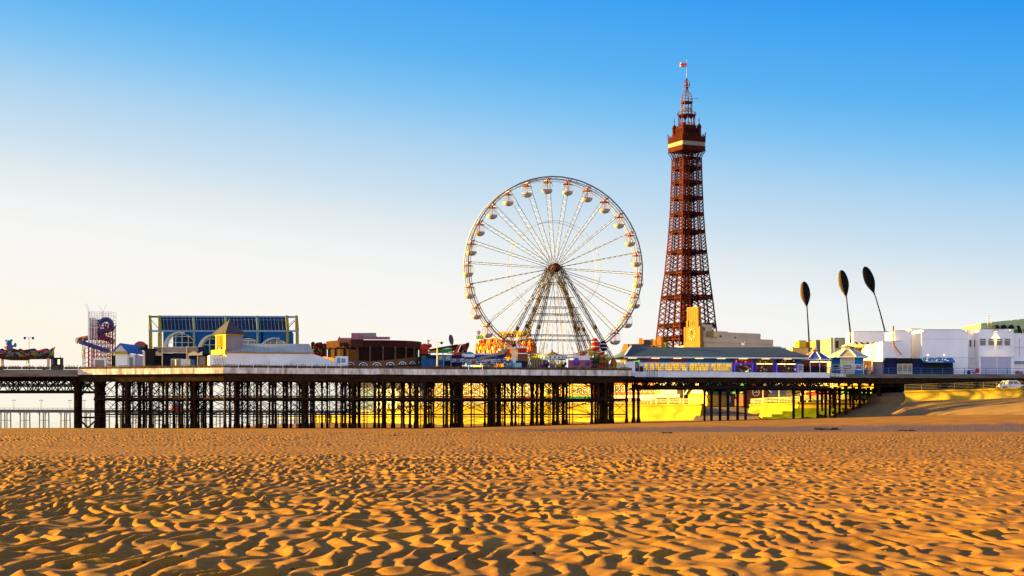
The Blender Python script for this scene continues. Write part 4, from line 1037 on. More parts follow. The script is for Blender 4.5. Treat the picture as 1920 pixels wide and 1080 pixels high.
# --- far left: painted wave-topped ride with a bear
q = Loc(50, 289)
t = thing('fairground_ride', 'ride with a long wavy multicoloured canopy front and a blue bear on top', 'ride', q.at())
def wave(px): return 655.5 + 2.2*math.sin(px*.21+1.0) + 1.2*math.sin(px*.43)
ups = [(-14,654),(0,655),(4,653.3),(8,656),(17,654.5),(26,653.5),(33,656),(38,653.6),(43,656.3),(52,655.2),(60,653.6),(65,653.3),(69,657.2),(76,656),(83,653.5),(88,653.4),(92,656),(97,653.5),(100,652)]
cv = [M_MAROON2, M_GREEN, M_PURP, M_TEAL, M_ORANGE, M_NAVY, M_RED, M_YEL]
mb = MB(*cv); random.seed(9)
for (a, za), (b, zb) in zip(ups, ups[1:]):
    rows = 4; mid = .5
    for r in range(rows):
        f0, f1 = r/rows, (r+1)/rows; lo = 670
        mb.use(random.choice([0,0,1,5,0,0] if r else [0,0,6,0])).prism([(q.x(a),q.z(za+(lo-za)*f0)),(q.x(b),q.z(zb+(lo-zb)*f0)),(q.x(b),q.z(zb+(lo-zb)*f1)),(q.x(a),q.z(za+(lo-za)*f1))], -.06-.04*random.random(), .5)

for k in range(90):
    a = random.uniform(-12,94); b = random.uniform(658.5,669); mb.use(random.choice([1,1,2,3,5,6,4,7,0])).ball((q.x(a),-.06,q.z(b)), random.uniform(.12,.4), .1+.001*k, random.uniform(.1,.26), 8, 5)
mb.build('canopy_front', t)
mb = MB(M_MAROON2); mb.prism([(q.x(-14),q.z(670)),(q.x(97),q.z(669.5)),(q.x(97),q.z(671)),(q.x(38),q.z(671.5)),(q.x(36),q.z(673.5)),(q.x(3),q.z(673.5)),(q.x(0),q.z(671)),(q.x(-14),q.z(671))], .1, 6); mb.build('canopy_soffit', t)
mb = MB(M_YEL2); mb.prism([(q.x(96.5),q.z(667)),(q.x(98.5),q.z(666)),(q.x(104),q.z(650)),(q.x(102),q.z(651)),(q.x(99.5),q.z(656))], -.15, .05); mb.use(0).prism([(q.x(97),q.z(650)),(q.x(99.5),q.z(653)),(q.x(98.6),q.z(654))], -.1, .05); mb.build('spike', t)
for px in (88.5, -6, 40):
    mb = MB(M_CRM); mb.box(q.x(px)-.2,q.x(px)+.2,.5 if px > 80 else 3,.9 if px > 80 else 3.4,0,q.z(670)); 
    if px > 80 or px < 0: mb.build('post', t)
mb = MB(M_BLACK); mb.lathe([(.42,0),(.42,.35),(.2,.55),(0,.6)], 12, (q.x(83),0,0)); mb.build('ride_seat', t)
mb = MB(M_BLACK); mb.lathe([(.42,0),(.42,.35),(.2,.55),(0,.6)], 12, (q.x(1),0,0)); mb.build('ride_seat', t)
M_BEAR = mat('bear_blue', (.035,.11,.30), .6, .25, 3)
mb = MB(M_BEAR); X_ = q.x(18)
mb.ball((X_,0,q.z(651)),.62,.5,.72); mb.ball((X_-.15,-.05,q.z(643)),.58,.5,.52); mb.ball((X_-.62,0,q.z(639)),.22,.15,.22); mb.ball((X_+.30,0,q.z(638.4)),.26,.15,.26)
mb.ball((X_-.2,-.45,q.z(643.6)),.22,.2,.18); mb.tube((X_+.3,0,q.z(650)),(X_+.95,-.1,q.z(648)),.2,.16); mb.ball((X_+1.05,-.1,q.z(647)),.26,.2,.4)
mb.tube((X_-.35,0,q.z(650)),(X_-.7,-.2,q.z(651.5)),.2,.16); mb.ball((X_-.7,-.2,q.z(651.5)),.2); mb.tube((X_+.2,0,q.z(653)),(X_+.45,-.3,q.z(656)),.26,.22); mb.tube((X_-.2,0,q.z(653)),(X_-.4,-.3,q.z(656)),.26,.22)
o = mb.build('bear_figure', t)
mb = MB(M_RED); mb.ball((X_-.28,-.5,q.z(651)),.26,.12,.3); mb.build('waistcoat', o)
lamp('twin-headed lamp post behind the wavy canopy ride at the far left', 54, 293, ZD, PZ(632.5,293)-ZD, 2)
o = MB(M_GREY).tube((0,0,0),(0,0,4.0),.05,.04,6).build('flagpole'); ctag(o, 'thin bare pole just left of the twin-headed lamp post', 'pole'); o.location = (PX(50.2,292),292,ZD)
q = Loc(104.5, 286)
t = thing('ticket_booth', 'small dark ticket booth with an amber window right of the wavy canopy ride', 'booth', q.at())
mb = MB(M_NAVY); mb.box(q.x(95.5),q.x(113.5),0,1.8,0,q.z(671.5)); mb.box(q.x(95),q.x(114),-.1,1.9,q.z(671.5),q.z(670.6)); mb.build('wall', t)
mb = MB(M_LITY); mb.box(q.x(108.5),q.x(112),-.03,.05,q.z(683),q.z(674)); mb.build('window', t)
mb = MB(M_GREY); mb.box(q.x(97),q.x(100),-.04,.02,q.z(683),q.z(680)); mb.box(q.x(97.5),q.x(99.5),-.04,.02,q.z(677.5),q.z(674.5)); mb.build('notice', t)
mb = MB(M_BLACK); mb.bar((q.x(112.4),.5,q.z(671)),(q.x(112.4),.5,q.z(667)),.08); mb.build('vent_pipe', t)
# --- slide tower
q = Loc(188, 286)
t = thing('slide_tower', 'tall red scaffold slide tower with white mesh top and blue spiral chute', 'slide', q.at())
M_RSC = mat('scaffold_red', (.26,.020,.014), .5, .2); M_CHUTE = mat('chute_blue', (.05,.045,.16), .4, .2); M_CHO = mat('chute_orange', (.42,.15,.04), .45, .2)
mb = MB(M_RSC); z1 = q.z(607)
for px in (167,174,181,188,195,201,207):
    for y in (0,1.7,3.6):
        if y == 1.7 and px not in (167,207): continue
        mb.bar((q.x(px),y,0),(q.x(px),y,z1 if px > 166 else q.z(640)),.13)
for k in range(11):
    z = z1*(k+.5)/11
    for y in (0,3.6): mb.bar((q.x(167),y,z),(q.x(207),y,z),.09)
    for a, b in ((167,174),(181,188),(188,195),(201,207)):
        mb.bar((q.x(a),0,z),(q.x(b),0,z+z1/11),.07); mb.bar((q.x(b),3.6,z),(q.x(a),3.6,z+z1/11),.07)
    mb.bar((q.x(207),0,z),(q.x(207),3.6,z+z1/11),.07)
mb.build('scaffold', t)
mb = MB(M_WHITE)
for px in (167,172,177,182,187.5,192.5,194,198,203,208):
    mb.bar((q.x(px),-.1,q.z(650) if px < 183 else q.z(612)),(q.x(px),-.1,q.z(584)),.08 if px not in (167,192.5) else .28); mb.bar((q.x(px),3.7,q.z(612)),(q.x(px),3.7,q.z(584)),.06)
for py in (584.5,588,591.5,595,599,604,609,614): mb.bar((q.x(167),-.1,q.z(py)),(q.x(208 if py < 606 else 186),-.1,q.z(py)),.06); mb.bar((q.x(167),3.7,q.z(py)),(q.x(208),3.7,q.z(py)),.05)

for px in (167,208): 
    for py in (584.5,591.5,599,609): mb.bar((q.x(px),-.1,q.z(py)),(q.x(px),3.7,q.z(py)),.05)
mb.build('mesh_cage', t)
mb = MB(mat('mesh_lavender', (.42,.36,.42), .7, .15)); mb.box(q.x(168),q.x(180),.02,.08,q.z(634),q.z(596)); mb.build('screen_panel', t)
mb = MB(M_CHUTE); # half-pipe tunnel, spiral
cx, cy = q.x(192), 1.8
def sp(k, n=60):
    u = k/n; a = math.radians(200)-u*math.radians(560); r = 1.15+.0*u; z = q.z(602)+(q.z(640)-q.z(602))*u
    return Vector((cx+1.25*math.cos(a), cy+1.9*math.sin(a), z))
pts = [sp(k) for k in range(61)]
for a, b in zip(pts, pts[1:]): mb.tube(a, b, .46, .46, 8, cap=False)
mb.prism([(q.x(176),q.z(637)),(q.x(176),q.z(612)),(q.x(181),q.z(602)),(q.x(186),q.z(600)),(q.x(188),q.z(637))], .1, .2)
for k in range(9):
    a, b = math.radians(20*k), math.radians(20*(k+1)); mb.tube((q.x(199)+1.05*math.cos(a),-.2,q.z(609)+.95*math.sin(a)),(q.x(199)+1.05*math.cos(b),-.2,q.z(609)+.95*math.sin(b)),.42,n=8)
mb.tube((q.x(199)+1.05,-.2,q.z(609)),(q.x(197),1.5,q.z(620)),.42,n=8)
mb.build('tunnel', t)
# outer loop of the chute sweeping left and down to the right
lp = [(186,3.2,628),(172,3.4,629.5),(164,2.6,632),(157,1.2,634.5),(151.5,-.2,637.5),(151,-1.4,640),(157,-2.2,642.5),(166,-2.4,646),(178,-2.3,650),(190,-2.1,654),(200,-1.9,657.5),(210,-1.7,660)]
P3 = [Vector((q.x(a),y,q.z(z))) for a,y,z in lp]
mb = MB(M_CHUTE, M_CHO)
for i, (a, b) in enumerate(zip(P3, P3[1:])):
    d = (b-a); d.z = 0; n_ = Vector((-d.y,d.x,0)).normalized()*.5; up = Vector((0,0,.45))
    mb.use(1 if i < 5 else 0).add([a-n_,b-n_,b+n_,a+n_],[(0,1,2,3)]); mb.add([a-n_,b-n_,b-n_+up,a-n_+up],[(0,1,2,3)])
    mb.use(1 if i < 5 else 0).add([a+n_,b+n_,b+n_+up,a+n_+up],[(0,3,2,1)])
    mb.use(0).bar(a-n_*1.03-up*.1,b-n_*1.03-up*.1,.2,.5); mb.bar(a+n_*1.03-up*.1,b+n_*1.03-up*.1,.2,.5)
mb.build('open_chute', t)
mb = MB(M_RSC)
for px, y, zt in ((157,-.5,640),(160,2,633),(166,-2.4,647),(181,-2.2,652),(196,-2,657)): mb.bar((q.x(px),y,0),(q.x(px),y,q.z(zt)),.12)
for k in range(5): mb.bar((q.x(157),-.5,q.z(682-k*9)),(q.x(160),2,q.z(678-k*9)),.07); mb.bar((q.x(157),-.5,q.z(682-k*9)),(q.x(167),0,q.z(678-k*9)),.07)
mb.build('chute_support', t)
mb = MB(M_CRM, M_PINK); mb.box(q.x(155.5),q.x(161.5),-.8,-.7,q.z(671),q.z(656)); mb.use(0).ball((q.x(159),-.82,q.z(661)),.26,.04,.4); mb.build('notice_board', t)
mb = MB(M_GREY)
for x0, x1, zz in ((166,160,570),(168,163,569),(192,185,572),(193,200,571)): mb.bar((q.x(x0),0,q.z(584)),(q.x(x1),0,q.z(zz)),.035)
mb.build('aerial', t)
mb = MB(M_WHITE2, M_GREY); mb.box(q.x(183),q.x(206),-2.9,-1.6,0,q.z(673.5)); mb.use(1).box(q.x(186.5),q.x(203),-2.94,-2.8,.1,q.z(676)); o = mb.build('kiosk')
o.location = t.location; ctag(o, 'low white box kiosk with a grey shutter at the foot of the slide tower', 'kiosk')
# --- small house with blue roof
q = Loc(236, 283)
t = thing('kiosk', 'small white kiosk with a bright blue gabled roof and yellow eaves', 'kiosk', q.at(), 0)
mb = MB(M_WHITE); mb.box(q.x(216.5),q.x(239),0,4,0,q.z(663)); mb.box(q.x(239),q.x(251),.6,4,0,q.z(664)); mb.build('wall', t)
mb = MB(M_WHITE2, M_CRM); mb.prism([(q.x(213),q.z(659)),(q.x(240),q.z(659)),(q.x(225.5),q.z(645.5))], 0, .25); mb.use(1).prism([(q.x(219),q.z(658.3)),(q.x(232),q.z(658.3)),(q.x(225.5),q.z(650.5))], -.04, .0); mb.build('gable', t)
mb = MB(mat('blue_roof', (.035,.12,.42), .5, .15, .8)); 
A = [(q.x(211),-.3,q.z(659.5)),(q.x(225.5),-.3,q.z(643.3)),(q.x(241),-.3,q.z(660.5)),(q.x(231),5,q.z(660)),(q.x(246),4.4,q.z(645)),(q.x(262),4.2,q.z(662))]
mb.add(A+[(x,y,z-.16) for x,y,z in A],[(1,2,5,4),(0,1,4,3),(6,9,10,7),(7,10,11,8),(0,6,7,1),(1,7,8,2),(2,8,11,5),(5,11,10,4),(4,10,9,3),(3,9,6,0)]); mb.build('roof', t)
mb = MB(M_YEL2); mb.box(q.x(205),q.x(240),-.5,.0,q.z(663.5),q.z(659.6)); mb.build('eaves_board', t)
mb = MB(M_GLASSD, M_WFR); mb.box(q.x(241),q.x(248.5),.55,.7,.1,q.z(670)); mb.use(1).box(q.x(240.4),q.x(249.2),.58,.66,q.z(670),q.z(669)); mb.build('door', t)
mb = MB(M_BLACK); mb.box(q.x(207),q.x(216),.8,3,0,q.z(666)); mb.build('side_counter', t)
q = Loc(262, 284); mb = MB(mat('lavender_panel', (.34,.34,.52), .7, .1)); mb.prism([(q.x(253),0),(q.x(270),0),(q.x(270),q.z(668)),(q.x(258),q.z(666)),(q.x(253),q.z(671))], 0, .5)
o = mb.build('hoarding'); o.location = q.at(); ctag(o, 'plain lavender hoarding panel between the blue roofed kiosk and the black booth', 'hoarding')
q = Loc(263, 294); t = thing('fan_sign', 'half round red and green fan shaped sign behind the blue roofed kiosk', 'sign', q.at())
mb = MB(M_RED, M_GREEN, M_PINK); N_ = 22
for k in range(N_):
    a, b = math.pi*k/N_, math.pi*(k+1)/N_; C_ = (q.x(263), q.z(657)); R1, R2 = 15*q.D/F, 8.5*q.D/F
    pt = lambda r, u: (C_[0]+r*math.cos(u), C_[1]+r*1.15*math.sin(u))
    mb.use(0 if k % 2 else 2).prism([pt(R2,a),pt(R1,a),pt(R1,b),pt(R2,b)], 0, .2); mb.use(1).prism([pt(.3,a),pt(R2,a),pt(R2,b),pt(.3,b)], .0, .2)
mb.build('fan', t)
mb = MB(M_GREY); mb.bar((q.x(256),.3,0),(q.x(256),.3,q.z(655)),.2); mb.bar((q.x(270),.3,0),(q.x(270),.3,q.z(655)),.2); mb.box(q.x(272),q.x(277),0,.2,q.z(657),q.z(646)); mb.build('support', t)
q = Loc(279, 282); t = thing('booth', 'black slatted booth with cream edge between lavender hoarding and grey canopy', 'booth', q.at())
mb = MB(M_BLACK, M_CRM); mb.box(q.x(272),q.x(288),0,2,0,q.z(655)); mb.use(1).box(q.x(267.5),q.x(272),.1,2,0,q.z(659)); mb.build('wall', t)
mb = MB(M_BLACK); mb.lathe([(.9,0),(.9,.15),(.5,.5)], 8, (q.x(266),.8,q.z(656))); mb.box(q.x(271.5),q.x(289),-.1,2.1,q.z(655),q.z(653.5)); mb.build('roof', t)
# --- the big glass hall
q = Loc(420, 296); t = thing('glass_hall', 'large blue hall with sloping dark glass roof, yellow frames and arched windows', 'hall', q.at())
def gp(px, py, y): return (q.x(px), y, q.z(py))
xa, xb = 279, 560; ym = 5.0   # ridge 5 m behind the front
mb = MB(M_HGLASS); zr, ze = q.z(594), q.z(620)
def xs(px, py, y): # keep photo columns at depth y
    return ((px-960)*(q.D+y)/F - PX(q.c,q.D), y, PZ(py,q.D+y)-ZD)
fr = lambda px, py: xs(px, py, (620-py)/26*4.2 if py < 620 else 0)
mb.add([fr(301,621),fr(537,621),fr(535,594),fr(301,594)],[(0,1,2,3)])
mb.add([xs(301,594,4.4),xs(535,594,4.4),xs(535,620,9),xs(301,620,9)],[(0,1,2,3)])
mb.build('glass_roof', t)
mb = MB(M_LBLUE)
for k in range(34):
    f = k/33; p0 = 306+f*229; a, b = Vector(fr(p0+2.5,620.3)), Vector(fr(p0,594.5)); mb.bar(a+Vector((0,-.06,.04)), b+Vector((0,-.06,.04)), .07)
mb.bar(Vector(fr(301,600))+Vector((0,-.05,.05)), Vector(fr(535,600.5))+Vector((0,-.05,.05)), .06)
mb.build('glazing_bar', t)
mb = MB(M_LBLUE); mb.box(q.x(279.5),q.x(560),-.35,.0,q.z(622.5),q.z(619.2)); mb.bar(xs(300,593.4,4.2), xs(557,594.4,4.2), .35); mb.build('gutter', t)
for k, px in enumerate((281,299,363,423,482,538,556)):
    mb = MB(M_YEL if k in (0,1,5,6) else mat('frame_sage', (.20,.27,.20), .5, .15)); a, b = Vector(fr(px+(2 if px < 400 else 2),620)), Vector(fr(px,593.6)); w = .5 if k not in (2,3,4) else .4
    mb.bar(a+Vector((0,-.12,0)), b+Vector((0,-.12,0)), w)
    mb.bar(xs(px,593.6,4.2), xs(px,620,9), w)
    mb.use(0).box(q.x(px)-w/2+.1,q.x(px)+w/2+.1,-.2,.3,0,q.z(620))
    if k in (0,1,5,6): u_ = xs(px+1.5,620,8.8)[0]; mb.box(u_-w/2,u_+w/2,8.6,9.1,0,q.z(620))
    mb.build('frame', t)
mb = MB(M_YEL); mb.box(q.x(289.5)+.8,q.x(295),.4,1,0,q.z(624)); mb.build('frame', t)
mb = MB(M_BLACK); mb.bar(xs(283,594,4.2),xs(300,594,4.2),.3); mb.bar(xs(284,600,3.6),xs(297,616,1),.07); mb.bar(xs(538,617,1),xs(556,599,3.6),.09); mb.bar(xs(538,612,1.6),xs(553,599,3.6),.06); mb.build('tie_bar', t)
# blue front wall with arched openings
arches = [(341,647,28,28),(404,651,27,27),(465,655,28,28),(519,657,29,27)]
mb = MB(M_HBLUE); zt = q.z(622); r = lambda v: v*q.D/F
xl, xr = q.x(306), q.x(538); cur = xl
for (cx_, cy_, rx, ry) in arches:
    c0 = q.x(cx_); zc = q.z(cy_+8); R_ = r(rx); H_ = r(ry)+r(3)
    n_ = 20
    for k in range(n_):
        u0, u1 = -R_+2*R_*k/n_, -R_+2*R_*(k+1)/n_
        h0 = zc+H_*math.sqrt(max(0,1-(u0/R_)**2)); h1 = zc+H_*math.sqrt(max(0,1-(u1/R_)**2))
        mb.prism([(c0+u0,h0),(c0+u1,h1),(c0+u1,zt),(c0+u0,zt)], 0, .3)
    if c0-R_ > cur+.01: mb.box(cur, c0-R_, 0, .3, 0, zt)
    cur = c0+R_
if cur < xr: mb.box(cur, xr, 0, .3, 0, zt)
mb.box(xl,xr,8.6,8.9,0,q.z(620))
mb.build('wall', t)
M_ARCHW = mat('arch_white_trim', (.55,.62,.66), .5, .1)
for i, (cx_, cy_, rx, ry) in enumerate(arches):
    c0 = q.x(cx_); zc = q.z(cy_+8); R_ = r(rx); H_ = r(ry)+r(3)
    mb = MB(M_ARCHW, M_HBLUE)
    if i < 2 or i == 3:    # projecting hood, shifted left
        for k in range(13):
            a, b = math.pi*(1-.56*k/13), math.pi*(1-.56*(k+1)/13)
            def hp(u, rr, y, off): return (c0+off+rr*R_*math.cos(u), y, zc+rr*H_*math.sin(u))
            w0, w1 = 1.25*math.sin(min(1,(13-k)/8)*math.pi/2), 1.25*math.sin(min(1,(12-k)/8)*math.pi/2)
            mb.use(0).add([hp(a,1.0,-.02,0),hp(b,1.0,-.02,0),hp(b,1.02,-w1,-.25),hp(a,1.02,-w0,-.25),hp(a,1.06,-.02,0),hp(b,1.06,-.02,0),hp(b,1.06,-w1,-.25),hp(a,1.06,-w0,-.25)],[(0,1,2,3),(7,6,5,4),(3,2,6,7),(0,4,5,1),(0,3,7,4),(1,5,6,2)])
    for k in range(18):
        a, b = math.pi*k/18, math.pi*(k+1)/18
        mb.use(0).bar((c0+.93*R_*math.cos(a),.1,zc+.93*H_*math.sin(a)),(c0+.93*R_*math.cos(b),.1,zc+.93*H_*math.sin(b)),.07)
    for u in (-.42,0,.42): mb.bar((c0+u*R_,.15,zc-.2),(c0+u*R_,.15,zc+H_*math.sqrt(1-u*u)*.94),.1)
    for v in (.42,.78): mb.bar((c0-R_*math.sqrt(1-v*v)*.93,.15,zc+H_*v),(c0+R_*math.sqrt(1-v*v)*.93,.15,zc+H_*v),.08)
    o = mb.build('arch_window', t)
    if i > 1:
        mb = MB(M_GLASSD); n_ = 16; pl = [(c0+.95*R_*math.cos(math.pi*k/n_), zc+.95*H_*math.sin(math.pi*k/n_)) for k in range(n_+1)]; mb.prism(pl, .2, .26); mb.build('pane', o)
    elif i == 0:
        mb = MB(M_MAROON2, M_ORANGE); pl = [(c0+.95*R_*math.cos(math.pi*k/16*.62), zc+.95*H_*math.sin(math.pi*k/16*.62)) for k in range(17)] + [(c0-.2*R_,zc+.72*H_),(c0+.2*R_,zc+.55*H_),(c0+.5*R_,zc-.1)]
        mb.prism(pl, 5, 5.2)
        for k in range(10):
            a, b = math.radians(8*k), math.radians(8*(k+1)); mb.use(1).bar((c0+.1*R_+.6*R_*math.cos(a),4.6,zc+.75*H_*math.sin(a)),(c0+.1*R_+.6*R_*math.cos(b),4.6,zc+.75*H_*math.sin(b)),.3)
        mb.build('inner_vault', o)
mb = MB(M_CRM, M_BLACK); mb.box(q.x(307),q.x(357),1.4,1.6,q.z(617.5),q.z(616.2)); mb.use(0).box(q.x(308),q.x(357),1.35,1.5,q.z(615),q.z(613.7))
mb.build('roof_cradle', t)
# --- low entrance building in front
q = Loc(342, 284); t = thing('entrance_building', 'low entrance building with grey fascia panels and a scalloped cream awning', 'building', q.at())
mb = MB(M_GREY); 
for a, b, y in ((288,305,.1),(307,351,-.5),(352,370,.1)): mb.box(q.x(a),q.x(b),y,y+.4,q.z(661.5 if y > 0 else 661.2),q.z(651.5))
mb.build('fascia', t)
mb = MB(M_CRM, M_NAVY); mb.box(q.x(287),q.x(371),-.55,.6,q.z(651.4),q.z(650.6)); mb.box(q.x(306),q.x(352),-.6,-.3,q.z(662.3),q.z(661.3)); mb.box(q.x(350.6),q.x(352),-.65,-.4,q.z(686),q.z(650)); mb.box(q.x(304.6),q.x(306.2),-.65,-.4,q.z(686),q.z(651)); mb.use(1).box(q.x(371),q.x(383),.2,1,q.z(664),q.z(650.5)); mb.build('cornice', t)
mb = MB(M_CRM)
for a, b in ((288,305),(353,380)):
    n_ = 24; up = [(q.x(a+(b-a)*k/n_), q.z(660.5+1.6*math.sin(math.pi*2*k/n_*1.5+1))) for k in range(n_+1)]
    mb = MB(M_CRM); mb.prism([(q.x(a),q.z(667))]+up+[(q.x(b),q.z(667 if b < 350 else 666))], -.35, -.25); mb.build('awning', t)
mb = MB(M_NAVY, M_BLACK); mb.box(q.x(288),q.x(393),1.2,6,0,q.z(662)); mb.build('wall', t)
mb = MB(M_BLACK); mb.box(q.x(291),q.x(304),1.0,1.3,0,q.z(668)); mb.build('doorway', t)
mb = MB(M_CRM, M_GLASSD, M_LITY)
for a, b in ((318,326),(327,334),(335,339)): mb.use(0).box(q.x(a),q.x(b),1.05,1.25,0,q.z(672)); mb.use(1).box(q.x(a+1.5),q.x(b-1.5),1.0,1.1,.3,q.z(674.5))
mb.use(2).box(q.x(326.5),q.x(327.5),1.0,1.1,.2,q.z(674)); mb.build('door', t)
mb = MB(M_WHITE2); mb.box(q.x(338.5),q.x(356),.3,1.1,.2,q.z(673)); mb.build('ticket_desk', t)
mb = MB(M_BLUE); mb.box(q.x(357),q.x(365),.4,1.1,.1,q.z(674)); mb.build('bin_store', t)
mb = MB(M_GREY, M_WOODB); mb.box(q.x(372),q.x(383),.6,1.2,.1,q.z(668)); mb.use(1).box(q.x(383.5),q.x(394),.6,1.2,.1,q.z(669)); mb.build('shutter', t)
mb = MB(M_CRM); 
for px in (353.5,371): mb.bar((q.x(px),-.2,0),(q.x(px),-.2,q.z(667)),.14)
mb.build('awning_post', t)
# --- turret and white pavilion at the corner
q = Loc(424, 273.5); t = thing('corner_pavilion', 'white walled pavilion with a square turret under a pointed grey roof', 'pavilion', q.at(), math.radians(14))
cr, sr = math.cos(math.radians(14)), math.sin(math.radians(14))
def lx(px, y=0): # local x on the front wall for a photo column
    return flen(424, 273.5, math.radians(14), px)
wt = lx(449); zw = q.z(664.5)
mb = MB(M_WHITE2); mb.box(0,lx(585),0,9,0,q.z(662)); mb.prism([(lx(585),0),(lx(629),0),(lx(629),q.z(676)),(lx(590),q.z(663)),(lx(585),q.z(662.3))], .05, 6); mb.build('wall', t)
mb = MB(M_WHITE); mb.box(lx(505),lx(543),-1.1,-.02,-.5,q.z(676)); mb.build('wall_panel', t)
mb = MB(M_YEL2, M_CRM); mb.box(-.35,lx(586),-.3,-.02,q.z(661.3),q.z(659)); mb.build('eaves_board', t)
mb = MB(M_ZINC); x0, x1 = -.4, lx(586)+.2
A = [(x0,-.45,q.z(659)),(x1,-.45,q.z(660)),(x1-.3,4,q.z(643)+.2),(lx(447),4,q.z(643)+.1),(x1,9.3,q.z(659)),(x0,9.3,q.z(659))]
mb.add(A,[(0,1,2,3),(1,4,2),(4,5,3,2),(5,0,3),(0,5,4,1)]); mb.build('roof', t)
# turret
mb = MB(M_GREY, M_ORANGE); tz = q.z(628); hb = q.z(656); w_ = 3.35; dpt = 3.35
mb.box(.05,w_,.0,dpt,hb,tz); tr = mb.build('turret', t); tr.rotation_euler = (0,0,math.radians(29)); tr.location = (0,-.35,0)
mb = MB(M_ORANGE, M_YEL2)
mb.box(-.06,.04,.5,dpt-.5,hb+.5,tz-.1)
for y in (.15,.5,1.65,dpt-.35): mb.use(0 if y == 1.65 else 1).box(-.12,.03,y-.12,y+.12,hb+.1,tz-.05)
mb.use(1).box(-.35,.0,-.1,dpt+.9,hb-.75,hb+.05); mb.box(-.15,w_+.1,-.12,dpt,tz-.05,tz+.25); mb.build('side_boarding', tr)
mb = MB(mat('turret_slate', (.06,.056,.085), .7, .2, .8)); mb.add([(-.5,-.5,tz+.2),(w_+.5,-.5,tz+.2),(w_+.5,dpt+.5,tz+.2),(-.5,dpt+.5,tz+.2),(w_/2,dpt/2,q.z(598.5))],[(0,1,4),(1,2,4),(2,3,4),(3,0,4),(0,3,2,1)]); mb.bar((w_/2,dpt/2,q.z(599)),(w_/2,dpt/2,q.z(595.5)),.08); mb.build('roof', tr)
mb = MB(M_WHITE); mb.box(-.02,.05,.1,9,0,q.z(664)); mb.box(-2.7,0,1.1,6.5,0,q.z(665.5)); mb.build('side_wall', t)
mb = MB(M_BLACK)
for k in range(4): mb.bar((-.6-.45*k,1.04,q.z(671)),(-.3-.45*k,1.04,q.z(682)),.05)
mb.build('handrail', t)
# --- white box and red shrub-like ride pieces left of the drum
q = Loc(640, 279); mb = MB(M_WHITE, M_LBLUE); mb.box(q.x(629),q.x(651.5),0,1.6,0,q.z(668)); mb.use(1).box(q.x(632),q.x(638),-.04,.0,q.z(681),q.z(671)); mb.box(q.x(640),q.x(648),-.04,.0,q.z(680),q.z(672))
o = mb.build('storage_box'); o.location = q.at(); ctag(o, 'white storage box with pale blue panels between sloping white wall and maroon drum', 'box')
def painted_board(label, px0, px1, outline, D, cols, name='ride_backdrop', cat='ride', seed=3):
    q = Loc((px0+px1)/2, D); t = thing(name, label, cat, q.at()); random.seed(seed)
    mb = MB(*cols); mb.prism([(q.x(a),q.z(b)) for a,b in outline], 0, .4)
    zmax = min(b for a,b in outline); 
    def inside(x, y):
        c = False; n = len(outline); j = n-1
        for i in range(n):
            xi, yi = outline[i]; xj, yj = outline[j]
            if (yi > y) != (yj > y) and x < (xj-xi)*(y-yi)/(yj-yi)+xi: c = not c
            j = i
        return c
    for k in range(70):
        a = random.uniform(px0,px1); b = random.uniform(zmax,684); s = random.uniform(.8,2.6)
        if all(inside(a+u*s, b+v*s) for u in (-1,1) for v in (-1,1)):
            mb.use(random.randrange(1,len(cols))).ball((q.x(a),-.02,q.z(b)), s*D/F, .10+.002*k, s*random.uniform(.6,1.3)*D/F, 8, 6)
    mb.build('backdrop', t)
    mb = MB(M_GREY); 
    for px in (px0+4, px1-4): mb.bar((q.x(px),.5,0),(q.x(px),.5,q.z(665)),.14); mb.bar((q.x(px),.5,q.z(668)),(q.x(px),2.5,0),.1)
    mb.build('support', t); return t, q
painted_board('dark red and green scenic ride board behind the sloping white wall', 583, 612, [(583,684),(583,643),(587,640),(591,644),(596,642),(602,641.5),(606,645),(609,643),(612,646),(612,684)], 290, [M_MAROON, M_RED, M_GREEN, M_MAROON2, M_ORANGE], seed=2)
# --- maroon drum
q = Loc(701, 291); t = thing('drum_ride', 'large round maroon ride drum with mauve top boxes and arched skull-pale side panels', 'ride', q.at())
t['label'] = 'large round maroon ride with mauve top boxes and a skirt of painted panels'
RD = (790-611)/2*q.D/F; n_ = 24
def dring(mbd, r, z0, z1, ks, mi):
    for k in ks:
        a, b = math.pi+2*math.pi*k/n_, math.pi+2*math.pi*(k+1)/n_
        mbd.use(mi).add([(r*math.cos(a),.85*r*math.sin(a),z0),(r*math.cos(b),.85*r*math.sin(b),z0),(r*math.cos(b),.85*r*math.sin(b),z1),(r*math.cos(a),.85*r*math.sin(a),z1)],[(0,1,2,3)])
mb = MB(M_MAROON, M_MAROON2, M_ORANGE); za, zb_ = q.z(655), q.z(641.3)
for k in range(n_): dring(mb, RD, za, zb_, [k], 1 if k in (2,3,4,9,10,11) else 0)
mb.add([(RD*math.cos(2*math.pi*k/n_),.85*RD*math.sin(2*math.pi*k/n_),zb_-.05) for k in range(n_)],[tuple(range(n_))])
mb.build('drum', t)
mb = MB(mat('drum_inner', (.022,.007,.006), .7, .3)); dring(mb, RD*.93, 0, za+.1, range(n_), 0); mb.build('inner_wall', t)
for k in range(n_):
    a = math.pi+2*math.pi*k/n_; mb = MB(M_LEG); mb.box(-.13,.13,-.13,.13,0,za+.2); o = mb.build('post', t); o.location = (RD*1.01*math.cos(a), .86*RD*math.sin(a), 0)
